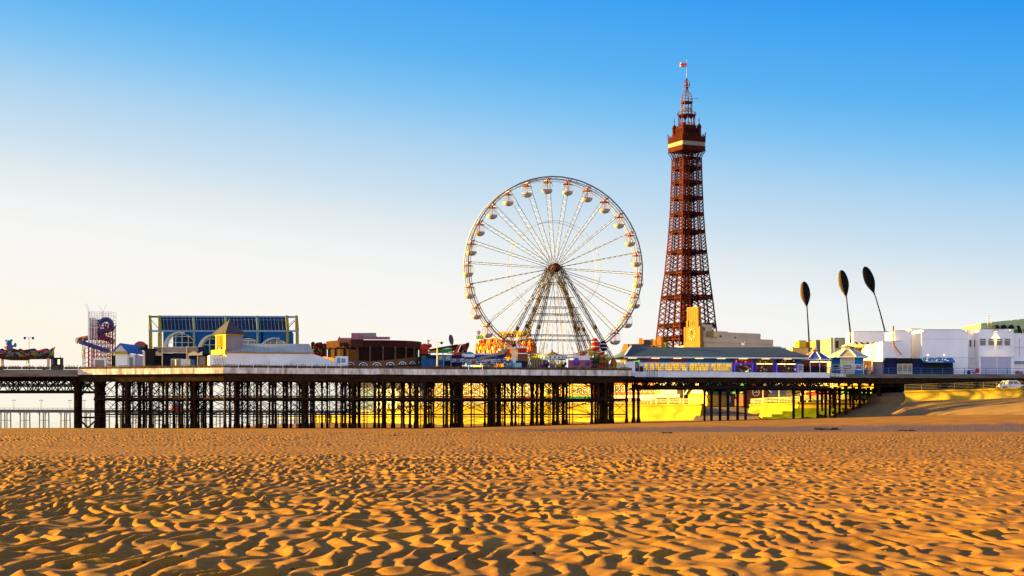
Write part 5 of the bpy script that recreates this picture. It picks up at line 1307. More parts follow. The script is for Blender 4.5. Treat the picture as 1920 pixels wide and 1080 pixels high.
for k in range(n_//2):
    a, b = math.pi+2*math.pi*k/n_, math.pi+2*math.pi*(k+1)/n_; sag = 1.6+.75*abs(math.cos((a+b)/2))
    mb = MB(M_WOODB, M_NAVY, M_WHITE2); R_ = RD*1.06
    A, B = Vector((R_*math.cos(a),.85*R_*math.sin(a),0)), Vector((R_*math.cos(b),.85*R_*math.sin(b),0)); d = B-A; nn = Vector((d.y,-d.x,0)).normalized()
    if d.length < .4: continue
    ha, hb = .9+1.15*abs(math.cos(a))**1.5, .9+1.15*abs(math.cos(b))**1.5
    ha, hb = ha+.75, hb+.75
    mb.add([A,B,B+Vector((0,0,hb)),A+Vector((0,0,ha)),A+nn*.1,B+nn*.1,B+nn*.1+Vector((0,0,hb)),A+nn*.1+Vector((0,0,ha))],[(3,2,1,0),(4,5,6,7),(3,7,6,2),(0,1,5,4)])
    c = (A+B)/2+nn*.14+Vector((0,0,(ha+hb)/2*.50)); w = d.length*.3; u = d.normalized()
    for s in range(10):
        t0, t1 = math.pi*s/10, math.pi*(s+1)/10
        for rr, mi in ((1.0,2),(.62,1),(.35,2)):
            mb.use(mi).bar(c+u*(w*rr*math.cos(t0))+Vector((0,0,w*.75*rr*math.sin(t0))), c+u*(w*rr*math.cos(t1))+Vector((0,0,w*.75*rr*math.sin(t1))), .13, .13)
    mb.use(1).bar(c-u*w*1.3-Vector((0,0,.25)), c+u*w*1.3-Vector((0,0,.25)), .1, .3)
    mb.build('skirt_panel', t)
def front_y(px): xx = q.x(px)/RD; return -.85*RD*math.sqrt(max(0,1-xx*xx))-.12
mb = MB(M_MAROON, M_PINK, M_GREY, M_RED, M_ORANGE, M_MAROON2)
bx = [(643,666,637,642,1),(666,688,634.5,640,1),(688,712,634,639.5,1),(712,736,635.5,639.5,1)]
for a, b, z0, z1, mi in bx: mb.use(mi).box(q.x(a)+.02,q.x(b)-.02,front_y((a+b)/2)-.25,front_y((a+b)/2)+1.5,q.z(z1),q.z(z0))
mb.use(1).box(q.x(666.5),q.x(688),front_y(677)-.3,front_y(677)+.6,q.z(635.5),q.z(628.5)); mb.use(2).box(q.x(688.2),q.x(711.5),front_y(700)-.3,front_y(700)+.6,q.z(635.5),q.z(628.5))
mb.use(3).prism([(q.x(639.5),q.z(640)),(q.x(643),q.z(634)),(q.x(643.5),q.z(642))], front_y(643)-.3, front_y(643)+.8); mb.box(q.x(640),q.x(666),front_y(652)-.28,front_y(652)-.15,q.z(642),q.z(640.6))
mb.build('top_box', t)
mb = MB(M_ORANGE, M_MAROON2, M_BLACK)
mb.prism([(q.x(643.5),q.z(654.5)),(q.x(665),q.z(654.5)),(q.x(665),q.z(642)),(q.x(643.5),q.z(642))], front_y(654)-.35, front_y(654)-.1)
mb.use(1).prism([(q.x(666),q.z(654.5)),(q.x(688),q.z(654.5)),(q.x(688),q.z(640)),(q.x(666),q.z(640))], front_y(677)-.3, front_y(677)-.1)
random.seed(6)
for k in range(26):
    a = random.uniform(645,664); mb.use(random.choice((1,2,1))).ball((q.x(a),front_y(654)-.36,q.z(random.uniform(647,653.5))), .12+.1*random.random(), .05, .1+.2*random.random(), 6, 4)
mb.build('sign_panel', t)
# --- red machine and sloping striped canopy ride
q = Loc(799, 286); t = thing('ride_cabin', 'small red ride cabin with a white funnel and red ball right of the maroon drum', 'ride', q.at())
mb = MB(M_RED, M_ORANGE); mb.box(q.x(790),q.x(802),0,2,q.z(672),q.z(647)); mb.lathe([(.6,0),(.75,.5),(.6,1.0),(.2,1.2)], 10, (q.x(796),-.2,q.z(657))); mb.use(0).box(q.x(789),q.x(805),-.3,2.2,q.z(661),q.z(659.5)); mb.build('body', t)
mb = MB(M_WHITE2); mb.lathe([(.28,0),(.28,1.4),(.5,1.8)], 8, (q.x(801.5),.6,q.z(656))); mb.build('funnel', t)
mb = MB(M_RED); mb.ball((q.x(806),.4,q.z(648)),.36); mb.bar((q.x(804),.4,q.z(656)),(q.x(806),.4,q.z(648)),.12); mb.build('ball', t)
mb = MB(M_BLACK, M_GREEN); mb.box(q.x(787),q.x(806),-.1,1.6,0,q.z(663)); mb.use(1).box(q.x(791),q.x(799),-.16,-.08,q.z(675),q.z(667)); mb.build('base', t)
q = Loc(845, 287); t = thing('canopy_ride', 'low ride under a long sloping black canopy striped yellow, green and red', 'ride', q.at())
mb = MB(M_BLACK); mb.prism([(q.x(804),q.z(655)),(q.x(826),q.z(651)),(q.x(858),q.z(645.5)),(q.x(858),q.z(647.5)),(q.x(826),q.z(654)),(q.x(804),q.z(657))], -.3, 3); mb.build('canopy', t)
mb = MB(M_YEL2, M_GREEN, M_MAROON, M_RED)
mb.prism([(q.x(802),q.z(659)),(q.x(822),q.z(656)),(q.x(822),q.z(661)),(q.x(800),q.z(661))], -.2, .2)
mb.use(1).prism([(q.x(822),q.z(656)),(q.x(838),q.z(654)),(q.x(850),q.z(652)),(q.x(846),q.z(659)),(q.x(836),q.z(662)),(q.x(822),q.z(661))], -.2, .2)
mb.use(2).prism([(q.x(838),q.z(653)),(q.x(858),q.z(647)),(q.x(852),q.z(658)),(q.x(846),q.z(659)),(q.x(850),q.z(652))], -.22, .1)
mb.use(3).prism([(q.x(858),q.z(647)),(q.x(864),q.z(645)),(q.x(858),q.z(659)),(q.x(850),q.z(662)),(q.x(852),q.z(658))], -.24, .1)
mb.use(0).prism([(q.x(846),q.z(659.5)),(q.x(862),q.z(659.5)),(q.x(858),q.z(663)),(q.x(838),q.z(663))], -.22, .1); mb.build('striped_front', t)
mb = MB(M_GREY)
for px in (806,830,852,868): mb.bar((q.x(px),1.2,0),(q.x(px),1.2,q.z(656)),.14)
mb.bar((q.x(802),1.2,q.z(661)),(q.x(876),1.2,q.z(661)),.08); mb.build('frame', t)
painted_board('rust and brown scenic board behind the red end of the striped canopy', 860, 880, [(856,684),(860,657),(865,646),(872,644.5),(876,642.5),(879.5,642),(880,647),(876,657),(872,684)], 289, [M_MAROON2, M_WOODB, M_RED, M_MAROON], seed=5)
q = Loc(847, 288); t = thing('oval_disc', 'tall grey oval disc standing upright above the striped canopy', 'sign', q.at())
mb = MB(mat('disc_grey', (.07,.065,.07), .5, .15)); C_ = Vector((q.x(846),0,q.z(637)))
n_ = 20; ca, sa = math.cos(math.radians(12)), math.sin(math.radians(12)); pl = []
for k in range(n_):
    a = 2*math.pi*k/n_; u, v = .42*math.cos(a), .95*math.sin(a); pl.append((C_.x+u*ca-v*sa*.8, C_.z+v*ca+u*sa))
mb.prism(pl, -.08, .08); mb.bar((q.x(848),.0,q.z(646)),(q.x(849),.4,0),.16); mb.build('disc', t)
lamp('single lamp post with a flat head before the green striped canopy', 820, 281, ZD, PZ(641.5,281)-ZD, 1, M_CRM)
# --- low ride with painted blue scroll panels
q = Loc(880, 282); t = thing('wave_ride', 'low ride with blue panels painted with white and orange scrolls along the pier edge', 'ride', q.at())
mb = MB(M_NAVY, mat('ride_blue', (.015,.07,.24), .5, .25)); mb.use(1).prism([(q.x(790),0),(q.x(834),0),(q.x(834),q.z(677)),(q.x(824),q.z(674)),(q.x(806),q.z(672.5)),(q.x(790),q.z(674))], -.1, .4)
mb.use(0).box(q.x(800),q.x(866),1.0,1.5,0,q.z(665)); mb.build('base', t)
pans = [(822,845,667,676,-.4),(846,872,671.5,680,-.5),(875,901,675.5,684,-.6),(903,930,676,684,-.6),(931,950,671.5,681,-.5)]
M_SCR = mat('scroll_white', (.55,.60,.62), .5, .1)
for a, b, z0, z1, y in pans:
    mb = MB(M_TEAL if a == 822 else mat('ride_blue', (.015,.07,.24)), M_SCR, M_ORANGE, M_NAVY, M_GREEN)
    mb.prism([(q.x(a),q.z(z0+1)),(q.x(b),q.z(z0)),(q.x(b),q.z(z1+1)),(q.x(a),q.z(z1))], y, y+.15)
    cx_, cz_ = (q.x(a)+q.x(b))/2, (q.z(z0)+q.z(z1))/2; w = (q.x(b)-q.x(a))/2
    mb.use(2).ball((cx_,y,cz_),w*.26,.07,.3); mb.use(3).ball((cx_,y-.06,cz_),w*.1,.06,.13)
    for s in (-1,1):
        mb.use(1).path([(cx_+s*w*.3,y-.03,cz_+.1),(cx_+s*w*.5,y-.03,cz_+.25),(cx_+s*w*.72,y-.03,cz_+.12),(cx_+s*w*.9,y-.03,cz_+.24)], .07, 5)
        mb.path([(cx_+s*w*.3,y-.03,cz_-.12),(cx_+s*w*.52,y-.03,cz_-.05),(cx_+s*w*.7,y-.03,cz_-.25),(cx_+s*w*.92,y-.03,cz_-.12)], .07, 5)
    mb.build('scroll_panel', t)
mb = MB(M_GREY)
for px in (832,846,876,903,930): mb.bar((q.x(px),-.7,0),(q.x(px),-.7,q.z(668)),.12)
mb.build('post', t)
q = Loc(888, 286); t = thing('track_ride', 'blue and white track ride with grey sloping rail below the orange castle', 'ride', q.at())
mb = MB(M_WHITE2, mat('ride_cobalt', (.03,.05,.32), .5, .2), M_NAVY); mb.box(q.x(866),q.x(946),.3,1.0,q.z(681),q.z(662.5)); mb.use(1).box(q.x(868),q.x(944),.22,.32,q.z(673),q.z(665)); 
mb.use(0).lathe([(.0,0),(1.0,.1),(.95,.3)], 14, (q.x(871),-.05,q.z(669))); mb.build('body', t)
mb = MB(M_RED); mb.box(q.x(850),q.x(866),.1,.8,q.z(672),q.z(661.5)); mb.build('side_panel', t)
mb = MB(M_WHITE, M_TEAL); mb.lathe([(.95,-.1),(1.05,.2),(.9,.4)], 14, (q.x(880),-.6,q.z(669))); mb.use(1).lathe([(.9,.4),(.6,.75),(0,.9)], 14, (q.x(880),-.6,q.z(669))); mb.bar((q.x(880),-.6,0),(q.x(880),-.6,q.z(669)),.14); mb.build('pod', t)
mb = MB(M_GREY); mb.bar((q.x(893),-.6,q.z(673.5)),(q.x(946),-.6,q.z(661.5)),.28,.42); mb.bar((q.x(893),-.6,q.z(676)),(q.x(930),-.6,q.z(667)),.12); mb.build('rail', t)
mb = MB(M_NAVY); mb.prism([(q.x(934),q.z(675)),(q.x(936),q.z(667)),(q.x(946),q.z(661.5)),(q.x(949),q.z(666)),(q.x(944),q.z(672))], -.7, .6); mb.build('car', t)
# --- orange castle
q = Loc(940, 298.5); t = thing('castle_ride', 'castle', 'ride', q.at(), math.radians(-24))
t['label'] = 'large orange and white castle fronted ride with yellow top and flower ornaments behind the wheel'
M_OR1 = mat('castle_orange', (.62,.10,.012), .5, .35, 1.6, c2=(.50,.20,.02)); M_OR2 = mat('castle_amber', (.55,.26,.04), .5, .2)
M_OR3 = mat('castle_red', (.42,.03,.015), .5, .2)
mb = MB(M_WHITE); mb.prism([(q.x(880),0),(q.x(901),0),(q.x(901),q.z(636)),(q.x(891),q.z(636)),(q.x(885),q.z(650))], 0, 3); mb.box(q.x(894),q.x(920),.1,3,q.z(637),q.z(634)); mb.build('white_wing', t)
def castle_panel(outl, y0, nm, seed, x0, x1, zt):
    mb = MB(M_OR1, M_OR2, M_OR3, M_CRM, M_YEL2); mb.prism([(q.x(a),q.z(b)) for a,b in outl], y0, y0+1.5)
    random.seed(seed)
    for k in range(46):
        a = random.uniform(x0,x1); b = random.uniform(zt+3,660); mb.use(random.choice((1,2,1,2,3,4) if k % 5 == 0 else (1,2,1,2))).ball((q.x(a),y0,q.z(b)), random.uniform(.12,.34), .16, random.uniform(.2,.75), 7, 5)
    for a in np.arange(x0+2, x1-4, 9):
        for k in range(8):
            u, v = math.pi*k/8, math.pi*(k+1)/8; mb.use(1).bar((q.x(a+4)+.42*math.cos(u),y0-.1,q.z(648)+.5*math.sin(u)),(q.x(a+4)+.42*math.cos(v),y0-.1,q.z(648)+.5*math.sin(v)),.1)
        mb.use(3 if int(a) % 3 == 0 else 2).box(q.x(a+1.6),q.x(a+6.4),y0-.08,y0+.1,q.z(661),q.z(649))
    mb.build(nm, t)
castle_panel([(887,664),(887,645),(895,637),(906,636),(925,633.5),(936,636),(944,648),(944,664)], -.2, 'castle_front', 3, 889, 934, 637)
castle_panel([(974,664),(977,652),(984,641),(990,636),(997,635),(1004,642),(1007,652),(1007,664)], -.2, 'castle_front', 8, 978, 1003, 640)
mb = MB(M_OR2, M_CRM, M_YEL2, M_OR3, M_OR1)
mb.box(q.x(912),q.x(984),.6,2.6,0,q.z(638)); random.seed(12)
for k in range(60):
    a = random.uniform(914,980); b = random.uniform(640,662); mb.use(random.randrange(5)).ball((q.x(a),.6,q.z(b)), random.uniform(.1,.4), .2, random.uniform(.12,.5), 7, 5)
for px in (917,928,939,950,962): mb.use(random.randrange(1,5)).lathe([(.5,0),(.5,1.2),(.62,1.3),(.1,2.3),(0,2.4)], 8, (q.x(px),.2,q.z(662)))
mb.build('castle_centre', t)
mb = MB(M_YEL2, M_OR3, M_PURP, M_CRM, M_OR2)
mb.use(3).box(q.x(922),q.x(1000),.2,.8,q.z(634),q.z(632)); mb.use(0).box(q.x(934),q.x(998),.1,.5,q.z(626.5),q.z(621.5)); mb.use(1).box(q.x(932),q.x(998),.2,.7,q.z(632),q.z(626.5))
random.seed(21)
for k in range(11):
    px = 936+k*5.8; mb.use((0,3,4,0,2)[k % 5]).box(q.x(px),q.x(px+3.4),.02,.25,q.z(632),q.z(627)); mb.use(3).box(q.x(px+.8),q.x(px+2.4),-.02,.1,q.z(630.5),q.z(628.5))
mb.build('top_sign', t)
for px, pz, c in ((893.5,622.5,M_PURP),(899,631,M_GREEN),(902,627,M_YEL2),(949,628,M_PURP),(998,621.5,M_PURP),(990,623,M_YEL2),(892,631.5,M_GREEN)):
    mb = MB(c, M_YEL2)
    for k in range(5):
        a = 2*math.pi*k/5+.3; mb.ball((q.x(px)+.26*math.cos(a),-.1,q.z(pz)+.26*math.sin(a)),.17,.08,.17,8,5)
    mb.use(1).ball((q.x(px),-.16,q.z(pz)),.12,.08,.12,8,5); mb.use(0).bar((q.x(px),0,q.z(pz)),(q.x(px)+.1,.4,q.z(638)),.06); mb.build('flower', t)
# --- booths in front of the wheel
q = Loc(968, 283); t = thing('snack_booth', 'tall brown and maroon snack booth with a cream side and a white sloped awning', 'booth', q.at())
mb = MB(M_CRM, M_WOODB); mb.box(q.x(959),q.x(971),.1,2.2,0,q.z(655)); mb.use(1).box(q.x(971),q.x(989),-.2,2,0,q.z(664)); mb.build('wall', t)
mb = MB(M_RED, M_MAROON); mb.box(q.x(971),q.x(988),-.4,1.8,q.z(662),q.z(653)); 
for px in (976,982): mb.use(1).box(q.x(px)-.06,q.x(px)+.06,-.44,-.3,q.z(662),q.z(653))
mb.build('sign_box', t)
mb = MB(M_WHITE2, M_GREY); mb.prism([(q.x(969),q.z(653)),(q.x(988),q.z(653)),(q.x(988),q.z(650.5)),(q.x(974),q.z(650.5)),(q.x(968),q.z(640)),(q.x(966.5),q.z(641))], -.5, -.2); mb.use(0).box(q.x(972),q.x(989),-.5,-.1,q.z(664),q.z(662)); mb.build('awning', t)
mb = MB(M_CRM); mb.box(q.x(951),q.x(967),-.2,.4,q.z(654.5),q.z(650)); mb.build('name_board', t)
mb = MB(M_BLACK); mb.ball((q.x(966),-.1,q.z(644)),.42,.3,.5); mb.ball((q.x(962),-.1,q.z(648)),.3,.3,.3); mb.build('ornament', t)
mb = MB(M_NAVY, M_WHITE2); mb.box(q.x(964),q.x(988),-.9,-.3,.0,q.z(677)); mb.use(1).box(q.x(959),q.x(967),-.95,-.85,0,q.z(672)); mb.build('counter', t)
q = Loc(956, 281); mb = MB(M_TEAL, M_PURP, M_WHITE2, M_NAVY); random.seed(5)
mb.box(q.x(944),q.x(962),0,.3,0,q.z(676))
for k in range(26): mb.use(random.randrange(4)).ball((q.x(random.uniform(946,960)),0,q.z(random.uniform(677,684))),.16,.08,.2,7,5)
o = mb.build('painted_barrier'); o.location = q.at(); ctag(o, 'teal and purple painted barrier left of the snack booth', 'barrier')
q = Loc(970, 281.5); mb = MB(mat('pale_aqua', (.25,.48,.55), .5, .1)); mb.box(q.x(963),q.x(978),0,.6,.1,q.z(681)); mb.box(q.x(963.4),q.x(977.6),-.05,.65,q.z(681),q.z(680.4)); mb.box(q.x(964),q.x(965),.1,.5,0,.12); mb.box(q.x(976),q.x(977),.1,.5,0,.12)
o = mb.build('ice_chest'); o.location = q.at(); ctag(o, 'pale aqua chest on the pier edge below the snack booth', 'chest')
q = Loc(1000, 287); t = thing('yellow_stall', 'bright yellow fronted stall left of the striped roundabout', 'stall', q.at(), math.radians(-22))
mb = MB(M_YEL2, M_CRM); mb.box(q.x(994),q.x(1008),-.2,1.5,q.z(675),q.z(665)); mb.use(1).box(q.x(993.5),q.x(1008.5),-.25,1.6,q.z(665),q.z(664.3)); mb.build('sign_front', t)
mb = MB(M_WOODB, M_CRM, M_BLACK); mb.box(q.x(992),q.x(1022),.6,2,0,q.z(675))
for k in range(9): mb.use(1).bar((q.x(993+k*3.3),-.1,0),(q.x(993+k*3.3),-.1,q.z(675)),.09)
mb.build('stall_back', t)
# --- roundabout
q = Loc(1036, 284.5); t = thing('roundabout', "children's roundabout with a yellow, green and red striped roof and teal diamond rounding boards", 'roundabout', q.at())
t['label'] = 'roundabout with a yellow, green and red striped roof and teal diamonds on its edge'
RR = 27*q.D/F; n_ = 20; cx_ = q.x(1036)
cols = [M_YEL2, M_RED, M_YEL2, M_GREEN, M_ORANGE]
mb = MB(*cols); zt, zm, ze = q.z(657.5), q.z(663), q.z(667.5)
for k in range(n_):
    a, b = 2*math.pi*k/n_, 2*math.pi*(k+1)/n_; mb.use(k % 5)
    P_ = lambda r_, u, z: (cx_+r_*math.cos(u), RR*.6+.6*r_*math.sin(u), z)
    mb.add([P_(RR,a,ze),P_(RR,b,ze),P_(RR*.42,b,zm),P_(RR*.42,a,zm)],[(0,1,2,3)]); mb.add([P_(RR*.42,a,zm),P_(RR*.42,b,zm),(cx_,RR*.6,zt)],[(0,1,2)])
mb.use(1).lathe([(.12,0),(.15,.15),(0,.35)], 8, (cx_,RR*.6,zt-.05)); mb.build('roof', t)
for k in range(n_):
    a, b = 2*math.pi*k/n_, 2*math.pi*(k+1)/n_; A, B = Vector((cx_+RR*math.cos(a),RR*.6+.6*RR*math.sin(a),0)), Vector((cx_+RR*math.cos(b),RR*.6+.6*RR*math.sin(b),0))
    d = B-A; nn = Vector((d.y,-d.x,0)).normalized(); m_ = (A+B)/2
    mb = MB(M_WHITE2, M_TEAL, M_ORANGE); z0, z1 = q.z(673.5), ze+.12
    mb.add([A+Vector((0,0,z0+.15)),m_+Vector((0,0,z0)),B+Vector((0,0,z0+.15)),B+Vector((0,0,z1)),m_+Vector((0,0,z1+.18)),A+Vector((0,0,z1))],[(0,1,2,3,4,5)])
    c = m_+nn*.03+Vector((0,0,(z0+z1)/2)); u = d.normalized(); s_ = d.length*.3
    mb.use(1).add([c-u*s_,c-Vector((0,0,.3)),c+u*s_,c+Vector((0,0,.3))],[(0,1,2,3)])
    mb.use(2).bar(A+nn*.02+Vector((0,0,z1)),B+nn*.02+Vector((0,0,z1)),.06); mb.build('rounding_board', t)
mb = MB(M_CRM, M_RED); mb.lathe([(.5,0),(.5,q.z(668))], 12, (cx_,RR*.6,0)); mb.use(1).lathe([(RR*.9,0),(RR*.9,.3)], 24, (cx_,RR*.6+.2,0)); mb.build('centre_drum', t)
for k in range(10):
    a = 2*math.pi*(k+.5)/10; mb = MB((M_PURP,M_NAVY,M_PINK,M_YEL2,M_BLACK)[k % 5], M_CRM); x, y = cx_+.75*RR*math.cos(a), RR*.6+.45*RR*math.sin(a)
    mb.ball((x,y,.95),.5,.28,.3); mb.ball((x+.5,y,1.3),.2,.16,.3); mb.tube((x-.3,y,.8),(x-.35,y,.35),.09); mb.tube((x+.3,y,.8),(x+.4,y,.35),.09); mb.use(1).bar((x,y,.3),(x,y,q.z(669)),.06); mb.build('ride_animal', t)
for s, e in ((1030,1034),(1042,1039)):
    mb = MB(M_CRM); mb.bar((q.x(s),-.3,q.z(683)),(q.x(e),-.1,q.z(674)),.12); mb.bar((q.x(e),-.1,q.z(674)),(q.x(s+8),-.3,q.z(683)),.1); mb.build('steps_rail', t)
q = Loc(1082, 285.5); t = thing('game_stall', 'white roofed game stall with mauve counter and orange pennants beside the roundabout', 'stall', q.at())
mb = MB(M_WHITE2, M_CRM); mb.prism([(q.x(1062),q.z(670)),(q.x(1085),q.z(664)),(q.x(1104),q.z(662.5)),(q.x(1106),q.z(667)),(q.x(1106),q.z(675)),(q.x(1088),q.z(675)),(q.x(1088),q.z(671))], .2, 2.6); mb.build('roof', t)
mb = MB(M_PINK, M_PURP); mb.box(q.x(1066),q.x(1112),.5,2.2,0,q.z(675)); mb.use(1).ball((q.x(1081),.3,q.z(678)),.55,.3,.7); mb.ball((q.x(1101),.4,q.z(681)),.4,.3,.4); mb.build('counter', t)
mb = MB(M_ORANGE, M_RED, M_CRM); mb.use(2).bar((q.x(1048),.1,q.z(664)),(q.x(1100),.1,q.z(664)),.05)
for k in range(20): px = 1049+k*2.5; mb.use(k % 3).prism([(q.x(px),q.z(664)),(q.x(px+1.8),q.z(664)),(q.x(px+.9),q.z(666.6))], .08, .12)
mb.use(1).prism([(q.x(1086),q.z(663.5)),(q.x(1100),q.z(662.5)),(q.x(1096),q.z(666)),(q.x(1088),q.z(667))], .05, .15); mb.build('bunting', t)
# --- balloon ride with gold cup base
q = Loc(1124, 286); t = thing('balloon_ride', 'balloon ride with red and blue spherical cabins above yellow and gold cups', 'ride', q.at())
random.seed(31)
for px, pz, c, r_ in ((1117,650,M_RED,.78),(1115.5,641,M_RED,.66),(1121,646,M_RED,.6),(1132.5,651.5,M_NAVY,.66),(1131,645,M_NAVY,.58)):
    mb = MB(c, M_WHITE2, M_GREY); y = random.uniform(0,1.2); mb.ball((q.x(px),y,q.z(pz)),r_,r_,r_*1.02,14,10)
    for k in range(10):
        a, b = 2*math.pi*k/10, 2*math.pi*(k+1)/10; mb.use(1).bar((q.x(px)+r_*math.cos(a),y+r_*math.sin(a),q.z(pz)),(q.x(px)+r_*math.cos(b),y+r_*math.sin(b),q.z(pz)),.12)
    mb.use(2).bar((q.x(px),y,q.z(pz)),(q.x(1122),1.2,q.z(668)),.09); mb.build('balloon', t)
mb = MB(M_GREY); mb.tube((q.x(1122),1.2,0),(q.x(1122),1.2,q.z(650)),.25,.18,8); mb.build('mast', t)
for px, pz, c, r_ in ((1108,662,M_YEL2,.6),(1106,656.5,M_YEL2,.55),(1113,660,M_YEL,.5),(1122,664,M_RED,.5),(1129,662,M_WOODB,.5),(1135,667,M_YEL,.5),(1118,668,M_GREEN,.5),(1140,672,M_YEL,.5),(1127,670,M_ORANGE,.5)):
    mb = MB(c, M_CRM); y = random.uniform(-.2,.6); mb.lathe([(r_*.55,-.5),(r_*.9,-.3),(r_,.25),(r_*.9,.25),(r_*.5,-.2)], 12, (q.x(px),y,q.z(pz))); mb.use(1).lathe([(r_*1.05,.2),(r_*1.05,.3)], 12, (q.x(px),y,q.z(pz))); mb.build('cup', t)
mb = MB(M_WOODB, M_YEL); mb.box(q.x(1108),q.x(1142),.5,1.6,0,q.z(670))
for k in range(7): mb.use(1).bar((q.x(1108+k*5.5),.2,0),(q.x(1110+k*5),.3,q.z(666)),.1)
mb.build('base_frame', t)
for px, c, lab in ((1117,M_NAVY,'navy bumper car shaped ride car with a dark hood below the balloon ride'),(1130,M_RED,'red ride car between the navy car and the orange cone')):
    q2 = Loc(px, 285); t = thing('ride_car', lab, 'ride car', q2.at())
    mb = MB(c); mb.prism([(-.75,.12),(.75,.12),(.85,.5),(.5,.62),(-.2,.62),(-.35,1.0),(-.7,1.0),(-.85,.5)], -.4, .4); mb.build('body', t)
    mb = MB(M_BLACK); mb.box(-.9,.9,-.5,.5,.02,.2); mb.build('bumper', t)
    mb = MB(M_NAVY if c is M_NAVY else M_ORANGE); mb.lathe([(.95,1.45),(.7,1.75),(0,1.9)], 10); mb.bar((-.5,0,.8),(-.5,0,1.5),.07); mb.bar((.5,0,.6),(.5,0,1.5),.07); mb.build('hood', t)
q = Loc(1150, 284); mb = MB(M_ORANGE, M_YEL2); mb.lathe([(.5,0),(.62,.35),(.5,.9),(.22,1.35),(0,1.5)], 12); mb.use(1).lathe([(.3,-.9),(.3,0)], 8); 
o = mb.build('cone_ornament'); o.location = (PX(1150.5,287),287,ZD+.9); ctag(o, 'orange bulb shaped ornament standing left of the white kiosk box', 'ornament')
# white boxes at the neck
q = Loc(1160, 286.8); t = thing('pier_store', 'plain white box store with a sunlit cream end where the pier narrows', 'store', q.at())
mb = MB(M_WHITE2); mb.box(q.x(1172),q.x(1191),0,3,-.6,q.z(678)); mb.box(q.x(1141),q.x(1172),.6,2.5,-.1,q.z(682)); mb.build('wall', t)
mb = MB(M_CRM); mb.prism([(q.x(1156),q.z(691)),(q.x(1170),q.z(691)),(q.x(1170),q.z(678.5)),(q.x(1156),q.z(679.5))], .1, .6); mb.build('end_panel', t)
mb = MB(M_NAVY, M_GREY); mb.box(q.x(1191.2),q.x(1197),.3,1.5,0,q.z(678)); mb.use(1).box(q.x(1193),q.x(1195.5),.25,.32,q.z(690),q.z(680)); mb.build('notice_board', t)
# --- the long arcade on the neck
RA = math.atan2(n1[1]-n0[1], n1[0]-n0[0]); D0 = 297.2
t = thing('arcade', 'long low arcade with a blue grey hipped roof, yellow lit windows and neon game bays', 'arcade', (PX(1200,D0),D0,ZD), RA)
def ax(px): return flen(1200, D0, RA, px)
def az(py, px=1300): return PZ(py, D0+ax(px)*math.sin(RA))-ZD
LW = ax(1512)
M_AROOF = mat('arcade_roof', (.055,.085,.145), .6, .2, .4, stretch=(.15,.6,1), c2=(.04,.06,.10))
mb = MB(mat('arcade_blue', (.02,.11,.28), .5, .15)); mb.box(0,LW,.25,12,0,az(670)); mb.build('wall', t)
mb = MB(M_AROOF); x0, x1 = ax(1166), ax(1519)
A = [(x0,-1.4,az(670)+.05),(x1,-1.4,az(670,1512)+.05),(ax(1478),6,az(652,1480)+.35),(ax(1196),6,az(651.5,1200)+.35),(x1,13.4,az(670)),(x0,13.4,az(670))]
mb.add(A,[(0,1,2,3),(1,4,2),(4,5,3,2),(5,0,3),(0,5,4,1)]); mb.build('roof', t)
mb = MB(M_WHITE2); mb.bar((x0+.1,-1.4,az(670.4)),(ax(1196),6,az(651.2)+.4),.28); mb.box(x0,x1,-1.5,-1.35,az(671.5),az(669.6)); 
for k in range(120): u = x0+(x1-x0)*(k+.5)/120; mb.box(u-.09,u+.09,-1.48,-1.36,az(672.6),az(671.5))
mb.build('valance', t)
for k, px in enumerate((1184,1227,1268,1309,1350,1391,1433,1474)):
    mb = MB(M_LITY, M_GREY); u = ax(px); mb.box(u-.78,u+.78,-1.0,-.75,az(672.9),az(671.3)); mb.use(1).box(u-.7,u+.7,-.8,.3,az(671.3),az(670.8)); mb.build('strip_lamp', t)
mb = MB(M_RED, M_MAROON)
for a, b in ((1203,1237),(1255,1290)):
    n_ = 9; 
    for k in range(n_):
        u0, u1 = ax(a+(b-a)*(k+.12)/n_), ax(a+(b-a)*(k+.88)/n_); mb.use(0).box(u0,u1,.05,.24,az(677.2),az(674)); mb.use(1).box(u0+.1,u1-.1,.0,.08,az(676.2),az(675))
mb.build('fascia_sign', t)
mb = MB(M_WHITE2); 
mb.box(ax(1199),ax(1373),.12,.26,0,az(680)); mb.build('window_wall', t)
for a, b in ((1209,1215),(1219,1226),(1229,1238),(1239,1244),(1248,1260),(1261,1274),(1276,1287),(1293,1306),(1306,1319),(1320,1328),(1334,1342),(1343,1352),(1353,1361),(1362,1371)):
    mb = MB(M_WHITE2, M_CURT); u0, u1 = ax(a), ax(b); mb.use(1).box(u0,u1,.04,.14,az(694.5),az(682)); mb.use(0)
    mb.box(u0-.06,u0,.0,.12,az(695),az(681.5)); mb.box(u1,u1+.06,.0,.12,az(695),az(681.5)); mb.box(u0,u1,.0,.12,az(682),az(681.5)); mb.box(u0,u1,.0,.12,az(695),az(694.5))
    mb.build('window', t)
mb = MB(M_DOOR, M_NAVY); mb.box(ax(1199.5),ax(1206),.0,.14,0,az(688)); mb.build('door', t)
M_GAME = mat('games_interior', (.10,.05,.025), .5, .9, 3.0, c2=(.015,.01,.012)); random.seed(17)
